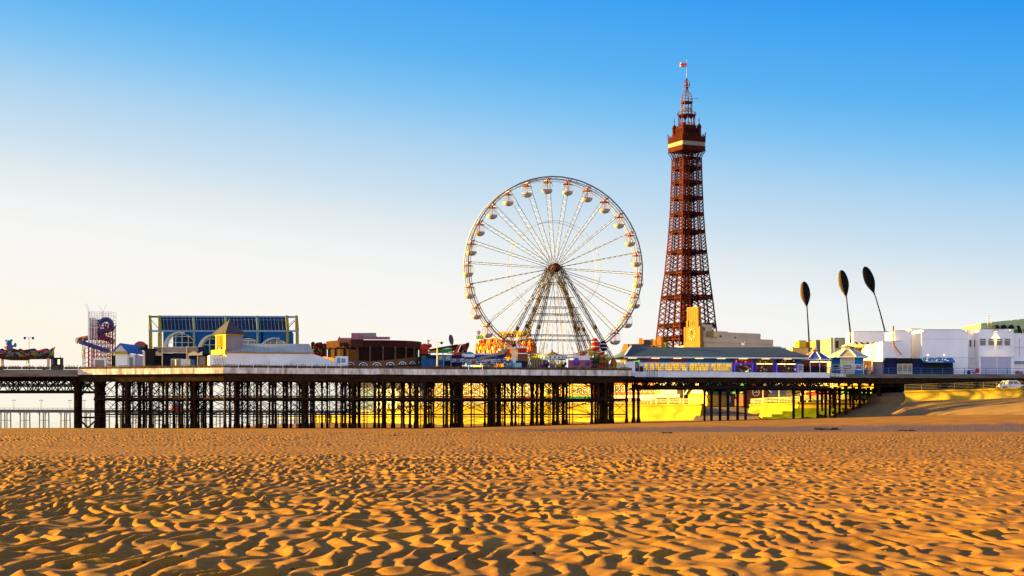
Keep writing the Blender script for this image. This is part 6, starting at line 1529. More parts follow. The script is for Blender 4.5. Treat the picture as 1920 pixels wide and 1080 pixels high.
for a, b, neon, lit, top in ((1377,1411,M_LITP,M_LITP,M_RED),(1417,1450,M_PURP,M_LITY,M_ORANGE),(1456,1493,M_LITP,M_LITY,M_MAROON)):
    mb = MB(M_GAME, M_RED, M_LITY, M_GREEN, M_BLUE, M_CRM, M_PURP); u0, u1 = ax(a), ax(b); mb.box(u0,u1,.05,.27,0,az(681))
    for k in range(46):
        u = random.uniform(u0+.2,u1-.2); z = random.uniform(.15,az(685)); mb.use(random.choice((0,1,1,0,5,0,3,4,6,0) if k > 3 else (2,1))).box(u-random.uniform(.06,.22),u+random.uniform(.06,.2),.0,.15,z-.1,z+random.uniform(.05,.3))
    o = mb.build('games_bay', t)
    mb = MB(neon, lit); mb.box(u0-.1,u0+.16,-.08,.1,0,az(681)); mb.box(u1-.16,u1+.1,-.08,.1,0,az(681)); mb.use(1).box(u0+.2,(u0+u1)/2-.1,-.1,.06,az(682.4),az(680.9)); mb.box((u0+u1)/2+.05,u1-.2,-.1,.06,az(682.4),az(680.9)); mb.build('neon_tube', o)
    mb = MB(top, M_ORANGE, M_CRM, M_BLACK); mb.box(u0,u1,-.02,.24,az(679.6),az(673.5))
    for k in range(12): u = random.uniform(u0+.2,u1-.3); z = random.uniform(az(679),az(675)); mb.use(random.randrange(1,4)).ball((u,-.02,z),random.uniform(.08,.26),.06,random.uniform(.08,.2),7,5)
    mb.build('bay_sign', o)
mb = MB(M_WHITE2, M_PINK, M_NAVY); mb.box(ax(1495.5),ax(1506),-.05,.24,.1,az(682)); 
for k in range(5): mb.use(1+k % 2).box(ax(1497),ax(1504),-.08,-.04,az(684+k*2.2)-.08,az(684+k*2.2)+.05)
mb.build('poster', t)
mb = MB(mat('aqua_sill', (.10,.32,.26), .5)); mb.box(ax(1377),ax(1411),-.15,.02,0,az(696.5)); mb.build('bay_sill', t)
mb = MB(M_ALG, M_GREY); u = ax(1263.5); mb.lathe([(.25,0),(.25,.5),(.5,.65),(.5,.8),(.1,.9)], 10, (u,5.6,az(652)+.3)); mb.build('roof_vent', t)
# seagull over the cream building
gl = MB(M_WHITE); gl.ball((0,0,0),.55,.2,.2); gl.ball((.5,0,.12),.2,.14,.15); gl.add([(-.2,-.05,.1),(.25,-.05,.1),(.25,-.6,1.0),(0,-.75,1.25),(-.1,-.5,.8)],[(0,1,2,3,4)]); gl.add([(-.2,.05,.1),(.25,.05,.1),(.1,.7,.75),(-.2,1.0,.85),(-.25,.5,.5)],[(4,3,2,1,0)]); gl.add([(-.5,-.08,0),(-.95,-.2,-.02),(-.95,.2,-.02),(-.5,.08,0)],[(0,1,2,3)])
o = gl.build('gull', label='white gull flying in front of the pale stepped building above the arcade roof', category='bird'); o.location = (PX(1393,330),330,PZ(646,330)); o.rotation_euler = (0,.2,.6); o.scale = (.65,.65,.65)
# --- kiosks right of the arcade
def oct_kiosk(lab, pxc, D, R, mats_wall, roofcols, py_eave, py_top, cupcols, py_cup, rz, cat='kiosk', scallop=True):
    q = Loc(pxc, D); t = thing('kiosk', lab, cat, q.at(), rz); n_ = len(roofcols)
    ze, zt, zc = q.z(py_eave), q.z(py_top), q.z(py_cup)
    mb = MB(*mats_wall)
    for k in range(n_):
        a, b = 2*math.pi*k/n_, 2*math.pi*(k+1)/n_; A, B = (R*math.cos(a),R*math.sin(a)), (R*math.cos(b),R*math.sin(b))
        mb.use(k % len(mats_wall)).add([(*A,0),(*B,0),(*B,ze),(*A,ze)],[(0,1,2,3)])
    mb.build('wall', t)
    uc = list(dict.fromkeys(roofcols)); mb = MB(*uc, M_WHITE)
    Ro, Rc = R*1.32, R*.40
    for k in range(n_):
        a, b = 2*math.pi*k/n_, 2*math.pi*(k+1)/n_; p = lambda r_, u, z: (r_*math.cos(u), r_*math.sin(u), z)
        mb.use(uc.index(roofcols[k])).add([p(Ro,a,ze-.1),p(Ro,b,ze-.1),p(Rc,b,zt),p(Rc,a,zt)],[(0,1,2,3)])
        mb.use(len(uc)).bar(p(Ro,a,ze-.08),p(Rc,a,zt+.02),.16); mb.add([p(Ro,a,ze-.1),p(Ro,b,ze-.1),p(Ro,b,ze-.32),p(Ro,a,ze-.32)],[(3,2,1,0)])
        if scallop:
            for s in range(6):
                u0, u1 = a+(b-a)*(s+.1)/6, a+(b-a)*(s+.6)/6; c0, c1 = p(Ro*1.004,u0,ze-.34), p(Ro*1.004,u1,ze-.34); mb.use(uc.index(roofcols[k])).bar(c0,c1,.05,.2)
    rf = mb.build('roof', t)
    mb = MB(*cupcols, M_GREY)
    for k in range(n_):
        a, b = 2*math.pi*k/n_, 2*math.pi*(k+1)/n_; p = lambda r_, u, z: (r_*math.cos(u), r_*math.sin(u), z); h = zt+(zc-zt)*.52
        mb.use(k % len(cupcols)).add([p(Rc*.98,a,zt-.05),p(Rc*.98,b,zt-.05),p(Rc*.98,b,h),p(Rc*.98,a,h)],[(0,1,2,3)]); mb.use(len(cupcols)).add([p(Rc*1.25,a,h-.03),p(Rc*1.25,b,h-.03),p(.02,b,zc),p(.02,a,zc)],[(0,1,2,3)])
    mb.tube((0,0,zc-.1),(0,0,zc+.45),.05,n=6); mb.build('cupola', rf)
    return t, q, ze
t, q, ze = oct_kiosk('red, white and blue roofed octagonal kiosk with a small cupola right of the arcade', 1529, 302.5, 2.3, [M_MAROON, M_NAVY], [mat('kiosk_blue', (.03,.06,.36), .5, .1), M_RED, M_RED, mat('kiosk_blue',(0,0,0)), M_RED, mat('kiosk_blue',(0,0,0)), mat('kiosk_blue',(0,0,0)), mat('kiosk_blue',(0,0,0))], 673, 661, [M_TEAL, M_RED], 652.5, math.radians(8))
random.seed(3)
mb = MB(M_RED, M_LITY, M_ORANGE, M_WHITE2, M_BLACK)
for k in (4,5,6,7):
    a, b = 2*math.pi*k/8, 2*math.pi*(k+1)/8; A, B = Vector((2.33*math.cos(a),2.33*math.sin(a),0)), Vector((2.33*math.cos(b),2.33*math.sin(b),0))
    P_ = lambda u, z: A+(B-A)*u+Vector((0,0,z))
    mb.use(4).bar(P_(.08,.95),P_(.92,.95),.08,.95); mb.use(0).bar(P_(.05,1.55),P_(.95,1.55),.12,.2); mb.use(1 if k in (5,6) else 2).bar(P_(.05,2.2),P_(.95,2.2),.12,.22); mb.use(2).bar(P_(.05,1.95),P_(.95,1.95),.1,.2); mb.use(3).bar(P_(.02,0),P_(.02,2.3),.14)
mb.build('counter', t)
t, q, ze = oct_kiosk('cream and blue octagonal kiosk with a beige roof and cupola by the blue railing', 1589, 308.5, 3.2, [mat('kiosk_bright_blue', (.02,.16,.42), .5, .1), M_CRM], [M_ZINC, mat('felt_beige', (.32,.26,.20), .8, .15)]*4, 668.5, 656.5, [mat('cupola_blue', (.10,.24,.36), .5, .1), M_CRM], 646.5, math.radians(10), scallop=False)
mb = MB(M_WHITE2, M_GLASSD, M_RED, M_LITY)
for k in (4,5,6,7):
    a, b = 2*math.pi*k/8, 2*math.pi*(k+1)/8; A, B = Vector((3.23*math.cos(a),3.23*math.sin(a),0)), Vector((3.23*math.cos(b),3.23*math.sin(b),0))
    P_ = lambda u, z: A+(B-A)*u+Vector((0,0,z))
    mb.use(0).bar(P_(.12,1.35),P_(.88,1.35),.06,1.1); mb.use(1).bar(P_(.2,1.4),P_(.8,1.4),.12,.75); mb.use(2 if k == 6 else 0).bar(P_(.25,1.3),P_(.75,1.3),.16,.2); mb.use(0).bar(P_(0,0),P_(0,ze),.2)
mb.build('hatch', t)
# --- tall grass-blade sculptures
M_DUNE = mat('blade_black', (.004,.004,.005), .5, .3, .5, spec=.05); M_DUNE2 = mat('blade_lit_side', (.12,.085,.06), .4, .2, .5)
def blade(label, pts, top, bot, half, D, lit, zb):
    t = thing('blade_sculpture', label, 'sculpture', (PX(pts[0][0],D),D,zb), 0, 'leaning black blade sculptures')
    X0 = PX(pts[0][0],D); V = lambda px, py: Vector((PX(px,D)-X0, 0, PZ(py,D)-zb))
    mb = MB(M_DUNE); P_ = [V(*p) for p in pts]
    P_[0].z = 0
    for i, (a, b) in enumerate(zip(P_, P_[1:])): mb.tube(a, b, .2-.03*i, .2-.03*(i+1), 8)
    mb.build('stalk', t)
    A, B = V(*bot), V(*top); ax_ = B-A; L = ax_.length; ax_.normalize(); sd = Vector((ax_.z,0,-ax_.x)); W_ = half*D/F
    mb = MB(M_DUNE, M_DUNE2); n_ = 28; prof = []
    for k in range(n_+1):
        u = k/n_; w = W_*(math.sqrt(max(0,1-((u-.55)/.45)**2)) if u > .55 else math.sin(math.pi/2*u/.55)**1.25); w = max(w, .13 if u < .1 else .02); prof.append((u, w))
    R_ = 16; vs = []; fs = []
    for u, w in prof:
        c = A+ax_*(L*u)
        for k in range(R_):
            a = 2*math.pi*k/R_; vs.append(c + sd*(w*math.cos(a)) + Vector((0,1,0))*(w*.34*math.sin(a)))
    for j in range(n_):
        for k in range(R_): fs.append((j*R_+k, j*R_+(k+1)%R_, (j+1)*R_+(k+1)%R_, (j+1)*R_+k))
    for f_i, f in enumerate(fs):
        k = f_i % R_; mb.use(1 if lit and 8 <= k <= 10 else 0).add([vs[i] for i in f], [(0,1,2,3)], True)  # sunward strip painted lighter to look lit
    # keel line down the front
    for j in range(3, n_-2):
        mb.use(0).bar(A+ax_*(L*j/n_)+Vector((0,-prof[j][1]*.36,0))-sd*prof[j][1]*.35, A+ax_*(L*(j+1)/n_)+Vector((0,-prof[j+1][1]*.36,0))-sd*prof[j+1][1]*.35, .06)
    mb.build('blade', t)
blade('shortest upright black blade sculpture, left one of the three above the kiosks', [(1519.5,690),(1517,640),(1515,605),(1513,574)], (1507,527.5), (1513,578), 9.7, 330, True, ZP)
blade('middle black blade sculpture leaning slightly left above the beige roofed kiosk', [(1599,690),(1594,620),(1590,585),(1587,555)], (1577,506), (1587.3,560), 9.8, 332, True, ZP)
blade('rightmost black blade sculpture, leaning most, rising behind the white buildings', [(1675,690),(1659,620),(1650,585),(1639,548)], (1621,499.5), (1640,553), 9.8, 345, False, ZP)
# --- white club building on the pier root
t = thing('white_pier_building', 'large white flat roofed building of stepped blocks with a navy shop front', 'building', (PX(1727,312),312,ZD))
X0 = PX(1727,312)
def bx_(px0, px1, D, depth, py0, py1, mb_):
    mb_.box(PX(px0,D)-X0, PX(px1,D)-X0, D-312, D-312+depth, PZ(py1,D)-ZD, PZ(py0,D)-ZD)
M_WB = mat('white_render', (.84,.82,.86), .7, .08, .25, stretch=(1,1,.35))
def block(nm, px0, px1, D, depth, py0, py1=702):
    mb = MB(M_WB, M_GREY); bx_(px0, px1, D, depth, py0, py1, mb); mb.use(1).box(PX(px0,D)-X0-.05, PX(px1,D)-X0+.05, D-312-.05, D-312+.2, PZ(py0,D)-ZD, PZ(py0,D)-ZD+.1); return mb.build(nm, t)
b1 = block('wall', 1728, 1815, 312, 7.4, 618.5); b2 = block('wall', 1655, 1690, 311, 9, 640); b3 = block('wall', 1677.5, 1707.5, 313, 8, 620.5)
b4 = block('wall', 1815, 1836, 314.5, 9, 618.3); b5 = block('wall', 1836, 1900.5, 311.5, 12, 617.2); b6 = block('wall', 1900.5, 1990, 313, 10, 625)
b7 = block('wall', 1707.5, 1728, 321, 6, 617); b8 = block('wall', 1600, 1676, 340, 8, 622); b9 = block('wall', 1633, 1655, 318, 8, 645)
def zz(py, D=311.5): return PZ(py,D)-ZD
def xx(px, D=311.5): return PX(px,D)-X0
for px, D in ((1842.5,311.5),(1858.5,311.5),(1874,311.5),(1888.5,311.5)):
    mb = MB(M_WFR, M_GLASSD, M_GREY); x = xx(px); 
    mb.use(1).box(x-.53,x+.53,-.56,-.49,zz(647.5),zz(635)); mb.use(0).box(x-.56,x+.56,-.60,-.5,zz(638.8),zz(638)); mb.box(x-.6,x+.6,-.62,-.5,zz(648.2),zz(647.5)); mb.box(x-.6,x-.53,-.6,-.5,zz(647.5),zz(635)); mb.box(x+.53,x+.6,-.6,-.5,zz(647.5),zz(635)); mb.build('window', t)
for px in (1819.5,1828): 
    mb = MB(M_GLASSD, M_WFR); x = xx(px,314.5); mb.box(x-.2,x+.2,2.46,2.55,zz(649),zz(636)); mb.use(1).box(x-.26,x+.26,2.44,2.55,zz(649.8),zz(649)); mb.build('window', t)
for a, b in ((1839,1868.5),(1870.5,1895.5)):
    mb = MB(mat('shutter_lavender', (.42,.42,.56), .6, .05)); mb.box(xx(a),xx(b),-.58,-.49,0,zz(670)); 
    for k in range(12): mb.box(xx(a),xx(b),-.6,-.5,zz(698-k*2.3)-.02,zz(698-k*2.3)+.02)
    mb.build('roller_shutter', t)
mb = MB(M_GREY); mb.box(xx(1836),xx(1901),-.62,-.5,zz(669.6),zz(669)); mb.box(xx(1728,312),xx(1815,312),-.06,.0,zz(671,312),zz(670.5,312)); mb.box(xx(1728,312),xx(1815,312),-.03,.0,zz(636,312),zz(635.7,312))
mb.box(xx(1817,314.5),xx(1835,314.5),2.42,2.5,zz(671),zz(670.5)); mb.box(xx(1817,314.5),xx(1835,314.5),2.43,2.5,zz(680),zz(679.6)); mb.build('ledge', t)
mb = MB(M_BLACK, M_LITY); x = xx(1867); mb.box(x-.4,x+.4,-1.0,-.4,zz(620.5),zz(619)); mb.use(1).box(x-.28,x+.28,-.95,-.55,zz(621.2),zz(620.6)); fl_ = mb.build('flood_light', t)
fd = bpy.data.lights.new('flood_light', 'SPOT'); fd.energy = 160; fd.color = (1,.62,.08); fd.spot_size = math.radians(75); fd.spot_blend = .8; fd.shadow_soft_size = .1
fo = bpy.data.objects.new('flood_lamp', fd); COL.objects.link(fo); fo.location = (X0+x, 311.0, ZD+zz(622)); fo.rotation_euler = (math.radians(14),0,0)
for px, py, D in ((1705,621,313),(1731,621,312),(1811,621,312),(1893,620,311.5),(1834,672,314.5)):
    mb = MB(M_BLACK, M_WHITE); x = PX(px,D)-X0; mb.bar((x,D-312,PZ(py,D)-ZD+.2),(x,D-312.35,PZ(py,D)-ZD+.2),.06); mb.use(1).ball((x,D-312.35,PZ(py,D)-ZD),.2,.2,.2); mb.use(0).ball((x,D-312.35,PZ(py,D)-ZD-.1),.13,.13,.13); mb.build('camera_dome', t)
mb = MB(mat('rusty_pipe', (.20,.12,.07), .7, .3)); P_ = [(1674.5,611),(1674.5,640),(1676,649),(1690,666)]
mb.path([(PX(a,310.6)-X0,-1.5,PZ(b,310.6)-ZD) for a,b in P_], .16, 8); mb.build('drain_pipe', t)
mb = MB(M_NAVY, M_BLACK); bx_(1660, 1683, 309.6, 2, 671, 702, mb); bx_(1710, 1787, 309.6, 2.2, 672, 702, mb); mb.use(1); bx_(1682.5, 1710.5, 309.2, 2, 671.5, 682, mb); bx_(1735, 1780, 309.4, .1, 681, 699, mb); mb.build('shop_front', t)
mb = MB(M_CRM, mat('shop_glass', (.30,.27,.19), .3, .3, 2)); bx_(1682.5, 1710.5, 309.3, 1, 682, 702, mb); mb.use(1)
for a, b in ((1684,1692),(1693.5,1701),(1702.5,1709.5)): bx_(a, b, 309.24, .1, 683.5, 696.5, mb)
mb.build('shop_window', t)
mb = MB(mat('awning_blue', (.03,.14,.42), .5, .1), M_LBLUE, M_WHITE2, M_NAVY)
x0, x1 = xx(1730,309), xx(1789,309); z0, z1 = zz(679.5,309), zz(670.2,309)
mb.add([(x0,-3.6,z0+.25),(x1,-3.6,z0+.25),(x1-.3,-2.4,z1),(x0,-2.4,z1),(x0,-3.6,z0-.05),(x1,-3.6,z0-.05)],[(0,1,2,3),(4,5,1,0)]); mb.add([(x1,-3.6,z0+.25),(x1,-2.4,z0+.25),(x1-.3,-2.4,z1)],[(0,1,2)]); mb.add([(x0,-3.6,z0+.25),(x0,-2.4,z1),(x0,-2.4,z0+.25)],[(0,1,2)])
random.seed(8)
for k in range(44):
    u = random.uniform(x0+.3,x1-.5); v = random.random(); mb.use(random.choice((1,2,1,3))).ball((u,-3.6+1.2*v-.03,z0+.25+(z1-z0-.25)*v+.02), random.uniform(.06,.3), .05, random.uniform(.04,.1), 6, 4)
for k in range(9):
    u = x0+.8+k*.34; mb.use(2).box(u,u+.2,-3.64,-3.6,z0+.0,z0+.2)
mb.build('awning', t)
mb = MB(M_GREY, M_LITW)
for px in (1734,1764): mb.use(0).bar((xx(px),-2,zz(668)),(xx(px),-2.9,zz(667)),.06); mb.use(1).ball((xx(px),-2.95,zz(666.6)),.16)
mb.build('wall_lamp', t)
mb = MB(M_GREY); mb.lathe([(1.2,0),(1.2,2.6)], 14, (xx(1651,309.5),-1.0,0)); mb.build('round_store', t)
mb = MB(M_BROWN if 'M_BROWN' in globals() else M_WOODB); bx_(1619, 1634, 316, 3, 676, 702, mb); mb.build('side_stall', t)
mb = MB(M_CRM, M_ORANGE, M_RED)
for k, (px, py) in enumerate(((1620,680),(1624,688),(1628,692),(1631,684),(1640,695),(1646,696))): mb.use(k % 3).box(xx(px,309)-.25,xx(px,309)+.25,-1,-.5,0,zz(py,309))
mb.build('goods_stand', t)
mb = MB(M_WHITE2, M_GREY)
for k in range(8): mb.use(0).box(PX(1616,330)-X0, PX(1632,330)-X0, 17.6, 18.2, PZ(690-k*6,330)-ZD, PZ(687.5-k*6,330)-ZD)
mb.use(1).box(PX(1602,331)-X0, PX(1633,331)-X0, 19, 22, 0, PZ(645,331)-ZD); mb.build('stair_tower', t)
mb = MB(M_CRM, M_BLACK); mb.box(PX(1598,324)-X0, PX(1652,324)-X0, 12, 22, PZ(650,324)-ZD, PZ(643.5,324)-ZD)
for px in (1607,1617,1628,1640): mb.use(1).bar((PX(px-2,323)-X0,11.5,PZ(642,323)-ZD),(PX(px+2,323)-X0,11.2,PZ(644.5,323)-ZD),.3)
mb.build('roof_terrace', t)
mb = MB(M_LBLUE); bx_(1905, 1990, 312, .9, 677, 680.5, mb); mb.build('canopy', t)
mb = MB(M_GREY)
for px in (1912,1926): bx_(px-.2, px+.2, 312.93, .1, 634, 668, mb)
bx_(1903, 1925, 312.93, .1, 651, 651.4, mb); mb.build('panel_joint', t)
# seat and bin on the deck there
q = Loc(1817, 307.6); t = thing('seat_frame', 'small blue framed seat by the railing left of the red lifebelt', 'seat', q.at())
mb = MB(M_BLUE); a, b = q.x(1809), q.x(1826); mb.path([(a,0,0),(a,0,.75),(b,0,.75),(b,0,0)], .06, 6); mb.bar((a,.1,.45),(b,.1,.45),.3,.05); mb.build('frame', t)
mb = MB(M_BLACK); mb.box(q.x(1815),q.x(1820),.2,.6,0,.62); mb.box(q.x(1814.6),q.x(1820.4),.16,.64,.62,.68); mb.build('box', t)
q = Loc(1912, 308); mb = MB(M_RED, M_CRM); mb.box(q.x(1905),q.x(1919),0,.5,.1,.62)
for k in range(6): mb.use(1 if k % 2 else 0).box(q.x(1906+k*2),q.x(1907.3+k*2),-.04,0,.2,.55)
o = mb.build('flower_trough'); o.location = q.at(); ctag(o, 'red and cream trough on the deck at the far right behind the railing', 'trough')
# --- buildings behind on the right
def simple_block(label, px0, px1, D, py, m, depth=12, extras=None, name='town_building'):
    b = thing(name, label, 'building', (PX(px0,D),D,ZP)); w = PX(px1,D)-PX(px0,D); h = PZ(py,D)-ZP
    mb = MB(m, M_GREY); mb.box(0,w,0,depth,-.2,h); mb.use(1).box(-.1,w+.1,-.1,depth+.1,h-.02,h+.25); mb.build('wall', b)
    return b, w, h
b, w, h = simple_block('bright yellow box on a roof with an orange end beside the left blade sculpture', 1498, 1511, 470, 640, mat('box_yellow', (.50,.40,.02), .7, .1), 7); 
mb = MB(mat('box_rust', (.30,.12,.03), .7, .15)); mb.box(w,w+1.0,.2,6,h-3,h-.1); mb.build('end_panel', b)
b, w, h = simple_block('low cream parapet building below the bright yellow roof box', 1486, 1528, 466, 653, M_CREAM, 5)
b, w, h = simple_block('cream flat building directly behind the left blade sculpture', 1519, 1530, 480, 640, M_CREAM, 8)
b, w, h = simple_block('grey and slate blue flat building between the left and middle blade sculptures', 1530, 1557, 460, 639, mat('brown_cladding_dull', (.20,.15,.14), .8, .15), 14)
mb = MB(mat('slate_blue', (.13,.18,.28), .6, .15)); mb.box(.1,w,-.2,.02,h-5,h-1.4); mb.build('window_band', b)
for i in range(6): put_window(b, .5, 1.6, .6+i*w/6, -.03, h-7)
b, w, h = simple_block('pale concrete building with dark openings behind the middle blade sculpture', 1557, 1600, 440, 635, mat('concrete_pale', (.33,.28,.23), .85, .15), 14)
mb = MB(M_DOOR); mb.box(w*.22,w*.36,-.05,.05,h-2.6,h-.6); mb.box(w*.66,w*.9,-.05,.05,h-3.2,h-1.4); mb.build('opening', b)
b, w, h = simple_block('pale blue plant room on the roof left of the white pier building', 1600, 1621, 430, 633, mat('plant_blue', (.22,.30,.42), .6, .1), 8)
mb = MB(M_GREY); mb.box(w*.1,w*.6,1,3,h,h+.5); mb.build('roof_unit', b)
b, w, h = simple_block('pinkish beige rear block behind the white pier building', 1621, 1676, 400, 626, mat('pink_beige', (.50,.36,.29), .8, .12), 10)
for px, py0, lab in ((1557.5,635,'tall pale flagpole left of the thin white pole beside the octagonal kiosk'),(1563.5,632,'thin white flagpole just left of the cream and blue octagonal kiosk')):
    mb = MB(M_WHITE2); D = 318; mb.tube((0,0,0),(0,0,PZ(py0,D)-ZD),.12,.07,8); mb.ball((0,0,PZ(py0,D)-ZD),.13); mb.tube((0,0,0),(0,0,.4),.22,n=8); o = mb.build('flagpole'); o.location = (PX(px,D),D,ZD); ctag(o, lab, 'flagpole')
# green roofed hall far right
t = thing('green_roofed_hall', 'green roofed hall rising behind the white building at the right edge', 'hall', (PX(1838,350),350,ZP)); X1 = PX(1838,350)
mb = MB(mat('pale_green_roof', (.34,.42,.22), .6, .15), mat('green_glass', (.05,.20,.13), .4, .2), M_BLACK)
def gx(px): return PX(px,350)-X1
def gz(py): return PZ(py,350)-ZP
mb.prism([(0,gz(622)),(gx(2010),gz(612)),(gx(2010),gz(588)),(0,gz(606.5))], -.4, 14); mb.build('roof', t)
mb = MB(M_GREEN, M_BLACK, M_CRM); mb.box(.4,gx(2010),0,13,-.2,gz(617)); mb.prism([(gx(1850),gz(617)),(gx(2010),gz(603)),(gx(2010),gz(630)),(gx(1850),gz(630))], -.3, 0)
for px in (1866,1880,1894): mb.use(1).lathe([(.5,0),(.7,.5),(.3,1.0)], 10, (gx(px),-.8,gz(618)))
mb.use(1).prism([(gx(1905),gz(611)),(gx(1911),gz(611)),(gx(1917),gz(625)),(gx(1909),gz(625))], -.5, -.1); mb.use(2).prism([(gx(1911),gz(611)),(gx(1912),gz(611)),(gx(1918.5),gz(625)),(gx(1917),gz(625))], -.52, -.1); mb.build('wall', t)
mb = MB(M_CRM)
for px in (1850.5,1857): mb.bar((gx(px),-.6,gz(616)),(gx(px),-.6,gz(593)),.08)
for k in range(6): mb.bar((gx(1850.5),-.6,gz(615-k*4.3)),(gx(1857),-.6,gz(615-k*4.3)),.07)
for px in (1895,1908): mb.bar((gx(px),-.5,gz(602)),(gx(px),-.5,gz(599)),.1)
mb.build('roof_ladder', t)
# --- driftwood / seaweed heaps on the sand
M_WEED = mat('dark_seaweed', (.030,.016,.010), .8, .4, 6)
def weed(label, px0, px1, py, n, hmax, seed):
    random.seed(seed); D = 0; # find where the beach meets this sight line
    zt = (HZ-py)/F
    for d in np.arange(60, 300, .5):
        if ground(PX((px0+px1)/2, d), d) >= CH+zt*d: D = float(d); break
    if not D: D = 225.0
    xc = PX((px0+px1)/2, D); zc = ground(xc, D); mb = MB(M_WEED)
    for k in range(n):
        x = random.uniform(PX(px0,D),PX(px1,D))-xc; y = random.uniform(-.7,.7); h = random.uniform(.25,1)*hmax; z = ground(xc+x, D+y)-zc
        mb.ball((x,y,z+h*.25), random.uniform(.12,.35), random.uniform(.1,.3), h*.5, 7, 5)
        if k % 3 == 0: mb.bar((x,y,z),(x+random.uniform(-.3,.3),y,z+h),.05)
    o = mb.build('seaweed_heap'); o.location = (xc,D,zc); ctag(o, label, 'seaweed')
weed('ragged dark seaweed heap with sticks on the sand before the slope', 1530, 1577, 806, 26, .42, 1)
weed('low dark line of seaweed on the sand near the right edge', 1680, 1716, 808, 22, .22, 2)
weed('small dark scrap of seaweed on the sand below the long arcade', 1240, 1262, 812.5, 12, .2, 3)
weed('tiny dark weed scrap on the sand below the maroon drum', 728, 742, 817, 8, .14, 4)
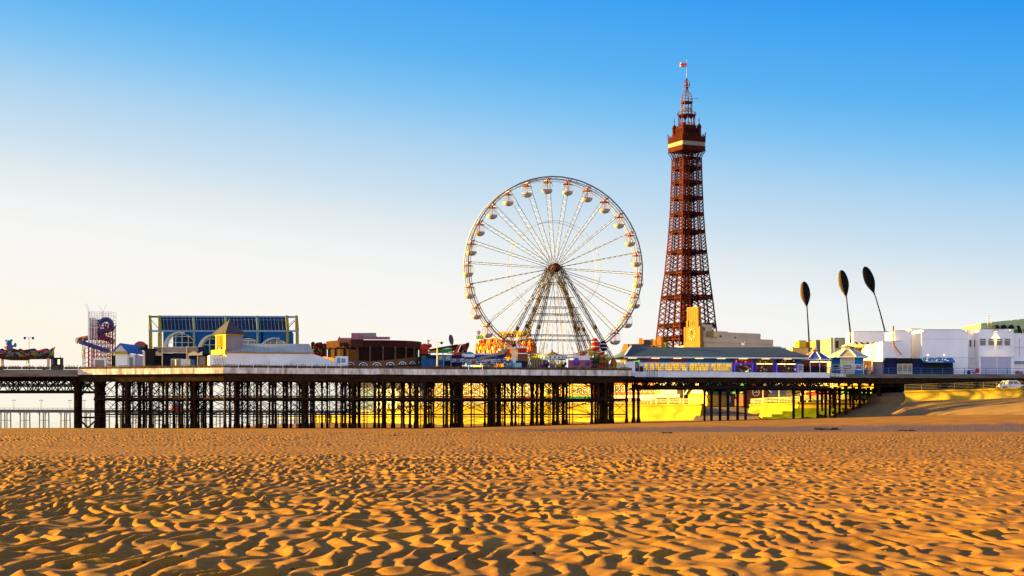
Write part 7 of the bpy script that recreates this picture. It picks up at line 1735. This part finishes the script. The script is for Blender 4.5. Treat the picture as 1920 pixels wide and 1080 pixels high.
# --- people
def person(label, px, D, z, shirt, trous, rz=0.0, walk=.16, h=1.72):
    s = h/1.72; me = bpy.data.meshes.new('person'); 
    J = {'pel':(0,0,.93),'wai':(0,0,1.08),'che':(0,0,1.32),'nec':(0,0,1.46),'hed':(0,.0,1.58),'top':(0,0,1.70),
         'hl':(-.09,0,.90),'kl':(-.1,-walk,.5),'al':(-.1,walk*.4-walk,.09),'tl':(-.1,-.15-walk*.6,.04),'hr':(.09,0,.90),'kr':(.1,walk*.5,.5),'ar':(.1,walk*1.5,.10),'tr':(.1,walk*1.5-.14,.04),
         'sl':(-.19,0,1.40),'el':(-.24,walk*.6,1.14),'wl':(-.25,walk*.3-.06,.90),'gl':(-.25,walk*.3-.1,.80),'sr':(.19,0,1.40),'er':(.24,-walk*.6,1.14),'wr':(.25,-walk*.8-.06,.90),'gr':(.25,-walk*.8-.1,.80)}
    E_ = [('pel','wai'),('wai','che'),('che','nec'),('nec','hed'),('hed','top'),('pel','hl'),('hl','kl'),('kl','al'),('al','tl'),('pel','hr'),('hr','kr'),('kr','ar'),('ar','tr'),('che','sl'),('sl','el'),('el','wl'),('wl','gl'),('che','sr'),('sr','er'),('er','wr'),('wr','gr')]
    RA_ = {'pel':.145,'wai':.13,'che':.15,'nec':.06,'hed':.095,'top':.07,'hl':.10,'hr':.10,'kl':.065,'kr':.065,'al':.045,'ar':.045,'tl':.035,'tr':.035,'sl':.07,'sr':.07,'el':.048,'er':.048,'wl':.033,'wr':.033,'gl':.035,'gr':.035}
    ks = list(J); me.from_pydata([tuple(c*s for c in J[k]) for k in ks], [(ks.index(a),ks.index(b)) for a,b in E_], [])
    o = bpy.data.objects.new('person', me); COL.objects.link(o); sk = o.modifiers.new('skin','SKIN'); sk.use_smooth_shade = True
    for k, v in zip(ks, me.skin_vertices[0].data): v.radius = (RA_[k]*s, RA_[k]*s*(.8 if k in ('pel','wai','che') else 1)); v.use_root = (k == 'pel')
    sb = o.modifiers.new('sub','SUBSURF'); sb.levels = 2; sb.render_levels = 2
    m = bpy.data.materials.new('clothed_person'); m.use_nodes = True; nt_ = m.node_tree; cr = nt_.nodes.new('ShaderNodeValToRGB'); tc_ = nt_.nodes.new('ShaderNodeTexCoord'); sp_ = nt_.nodes.new('ShaderNodeSeparateXYZ'); mp_ = nt_.nodes.new('ShaderNodeMath'); mp_.operation = 'DIVIDE'; mp_.inputs[1].default_value = 1.8*s
    nt_.links.new(tc_.outputs['Object'], sp_.inputs[0]); nt_.links.new(sp_.outputs['Z'], mp_.inputs[0]); nt_.links.new(mp_.outputs[0], cr.inputs[0]); nt_.links.new(cr.outputs[0], nt_.nodes['Principled BSDF'].inputs['Base Color'])
    cr.color_ramp.interpolation = 'CONSTANT'; e = cr.color_ramp.elements; e[0].position = 0; e[0].color = (.02,.018,.018,1); e[1].position = .06; e[1].color = trous+(1,)
    for p_, c_ in ((.53,shirt),(.82,(.45,.24,.16)),(.915,(.04,.025,.015))): x = e.new(p_); x.color = c_+(1,)
    me.materials.append(m); o.location = (PX(px,D),D,z); o.rotation_euler = (0,0,rz); o['label'] = label; o['category'] = 'person'
    mb = MB(mat('hair_brown', (.035,.02,.012), .8, .2)); mb.ball((0,.02*s,1.665*s),.10*s,.105*s,.085*s,10,7); mb.build('hair', o)
    return o
person('person in a white top standing on the slipway top beside the brick chalet', 1413, 372, ZP, (.6,.6,.58), (.5,.48,.45), .4, .06)
person('person in a yellow top on the pier deck right of the octagonal kiosk', 1621.5, 309.2, ZD, (.6,.45,.05), (.06,.06,.09), 1.2)
person('person in a pale coat near the stall right of the octagonal kiosk', 1626, 310, ZD, (.55,.5,.45), (.2,.1,.06), -.6)
person('person in red on the deck before the bright white wall', 1641, 309, ZD, (.5,.04,.03), (.05,.05,.07), 2.0)
person('dark clothed person at the counter of the red and blue kiosk', 1547, 300.0, ZD, (.04,.04,.05), (.03,.03,.04), .2)
person('person in dark clothes walking far off on the beach behind the columns', 546, 520, ground(PX(546,520),520)-.0, (.05,.05,.06), (.03,.03,.04), .9)

# --- scattered shells, pebbles and weed scraps nobody could count
def scatter(name, m, n, seed, r0, r1, s0, s1, flat):
    rng = np.random.default_rng(seed); mb = MB(m)
    d = np.exp(rng.uniform(math.log(r0), math.log(r1), n)); a = rng.uniform(-.42, .42, n)
    x, y = d*np.sin(a), d*np.cos(a); z = beach_base(x, y) + ripples(x, y, d)
    for i in range(n):
        s = rng.uniform(s0, s1)*(1+d[i]/60); mb.ball((x[i], y[i], z[i]+s*flat*.4), s, s*rng.uniform(.5,1), s*flat, 6, 4)
    mb.build(name, kind='stuff')
scatter('shell_scatter', mat('bleached_shell', (.16,.13,.11), .6, .2, 20), 110, 4, 11, 120, .008, .016, .5)
scatter('pebble_and_weed_scatter', M_WEED, 300, 7, 11, 200, .008, .024, .45)
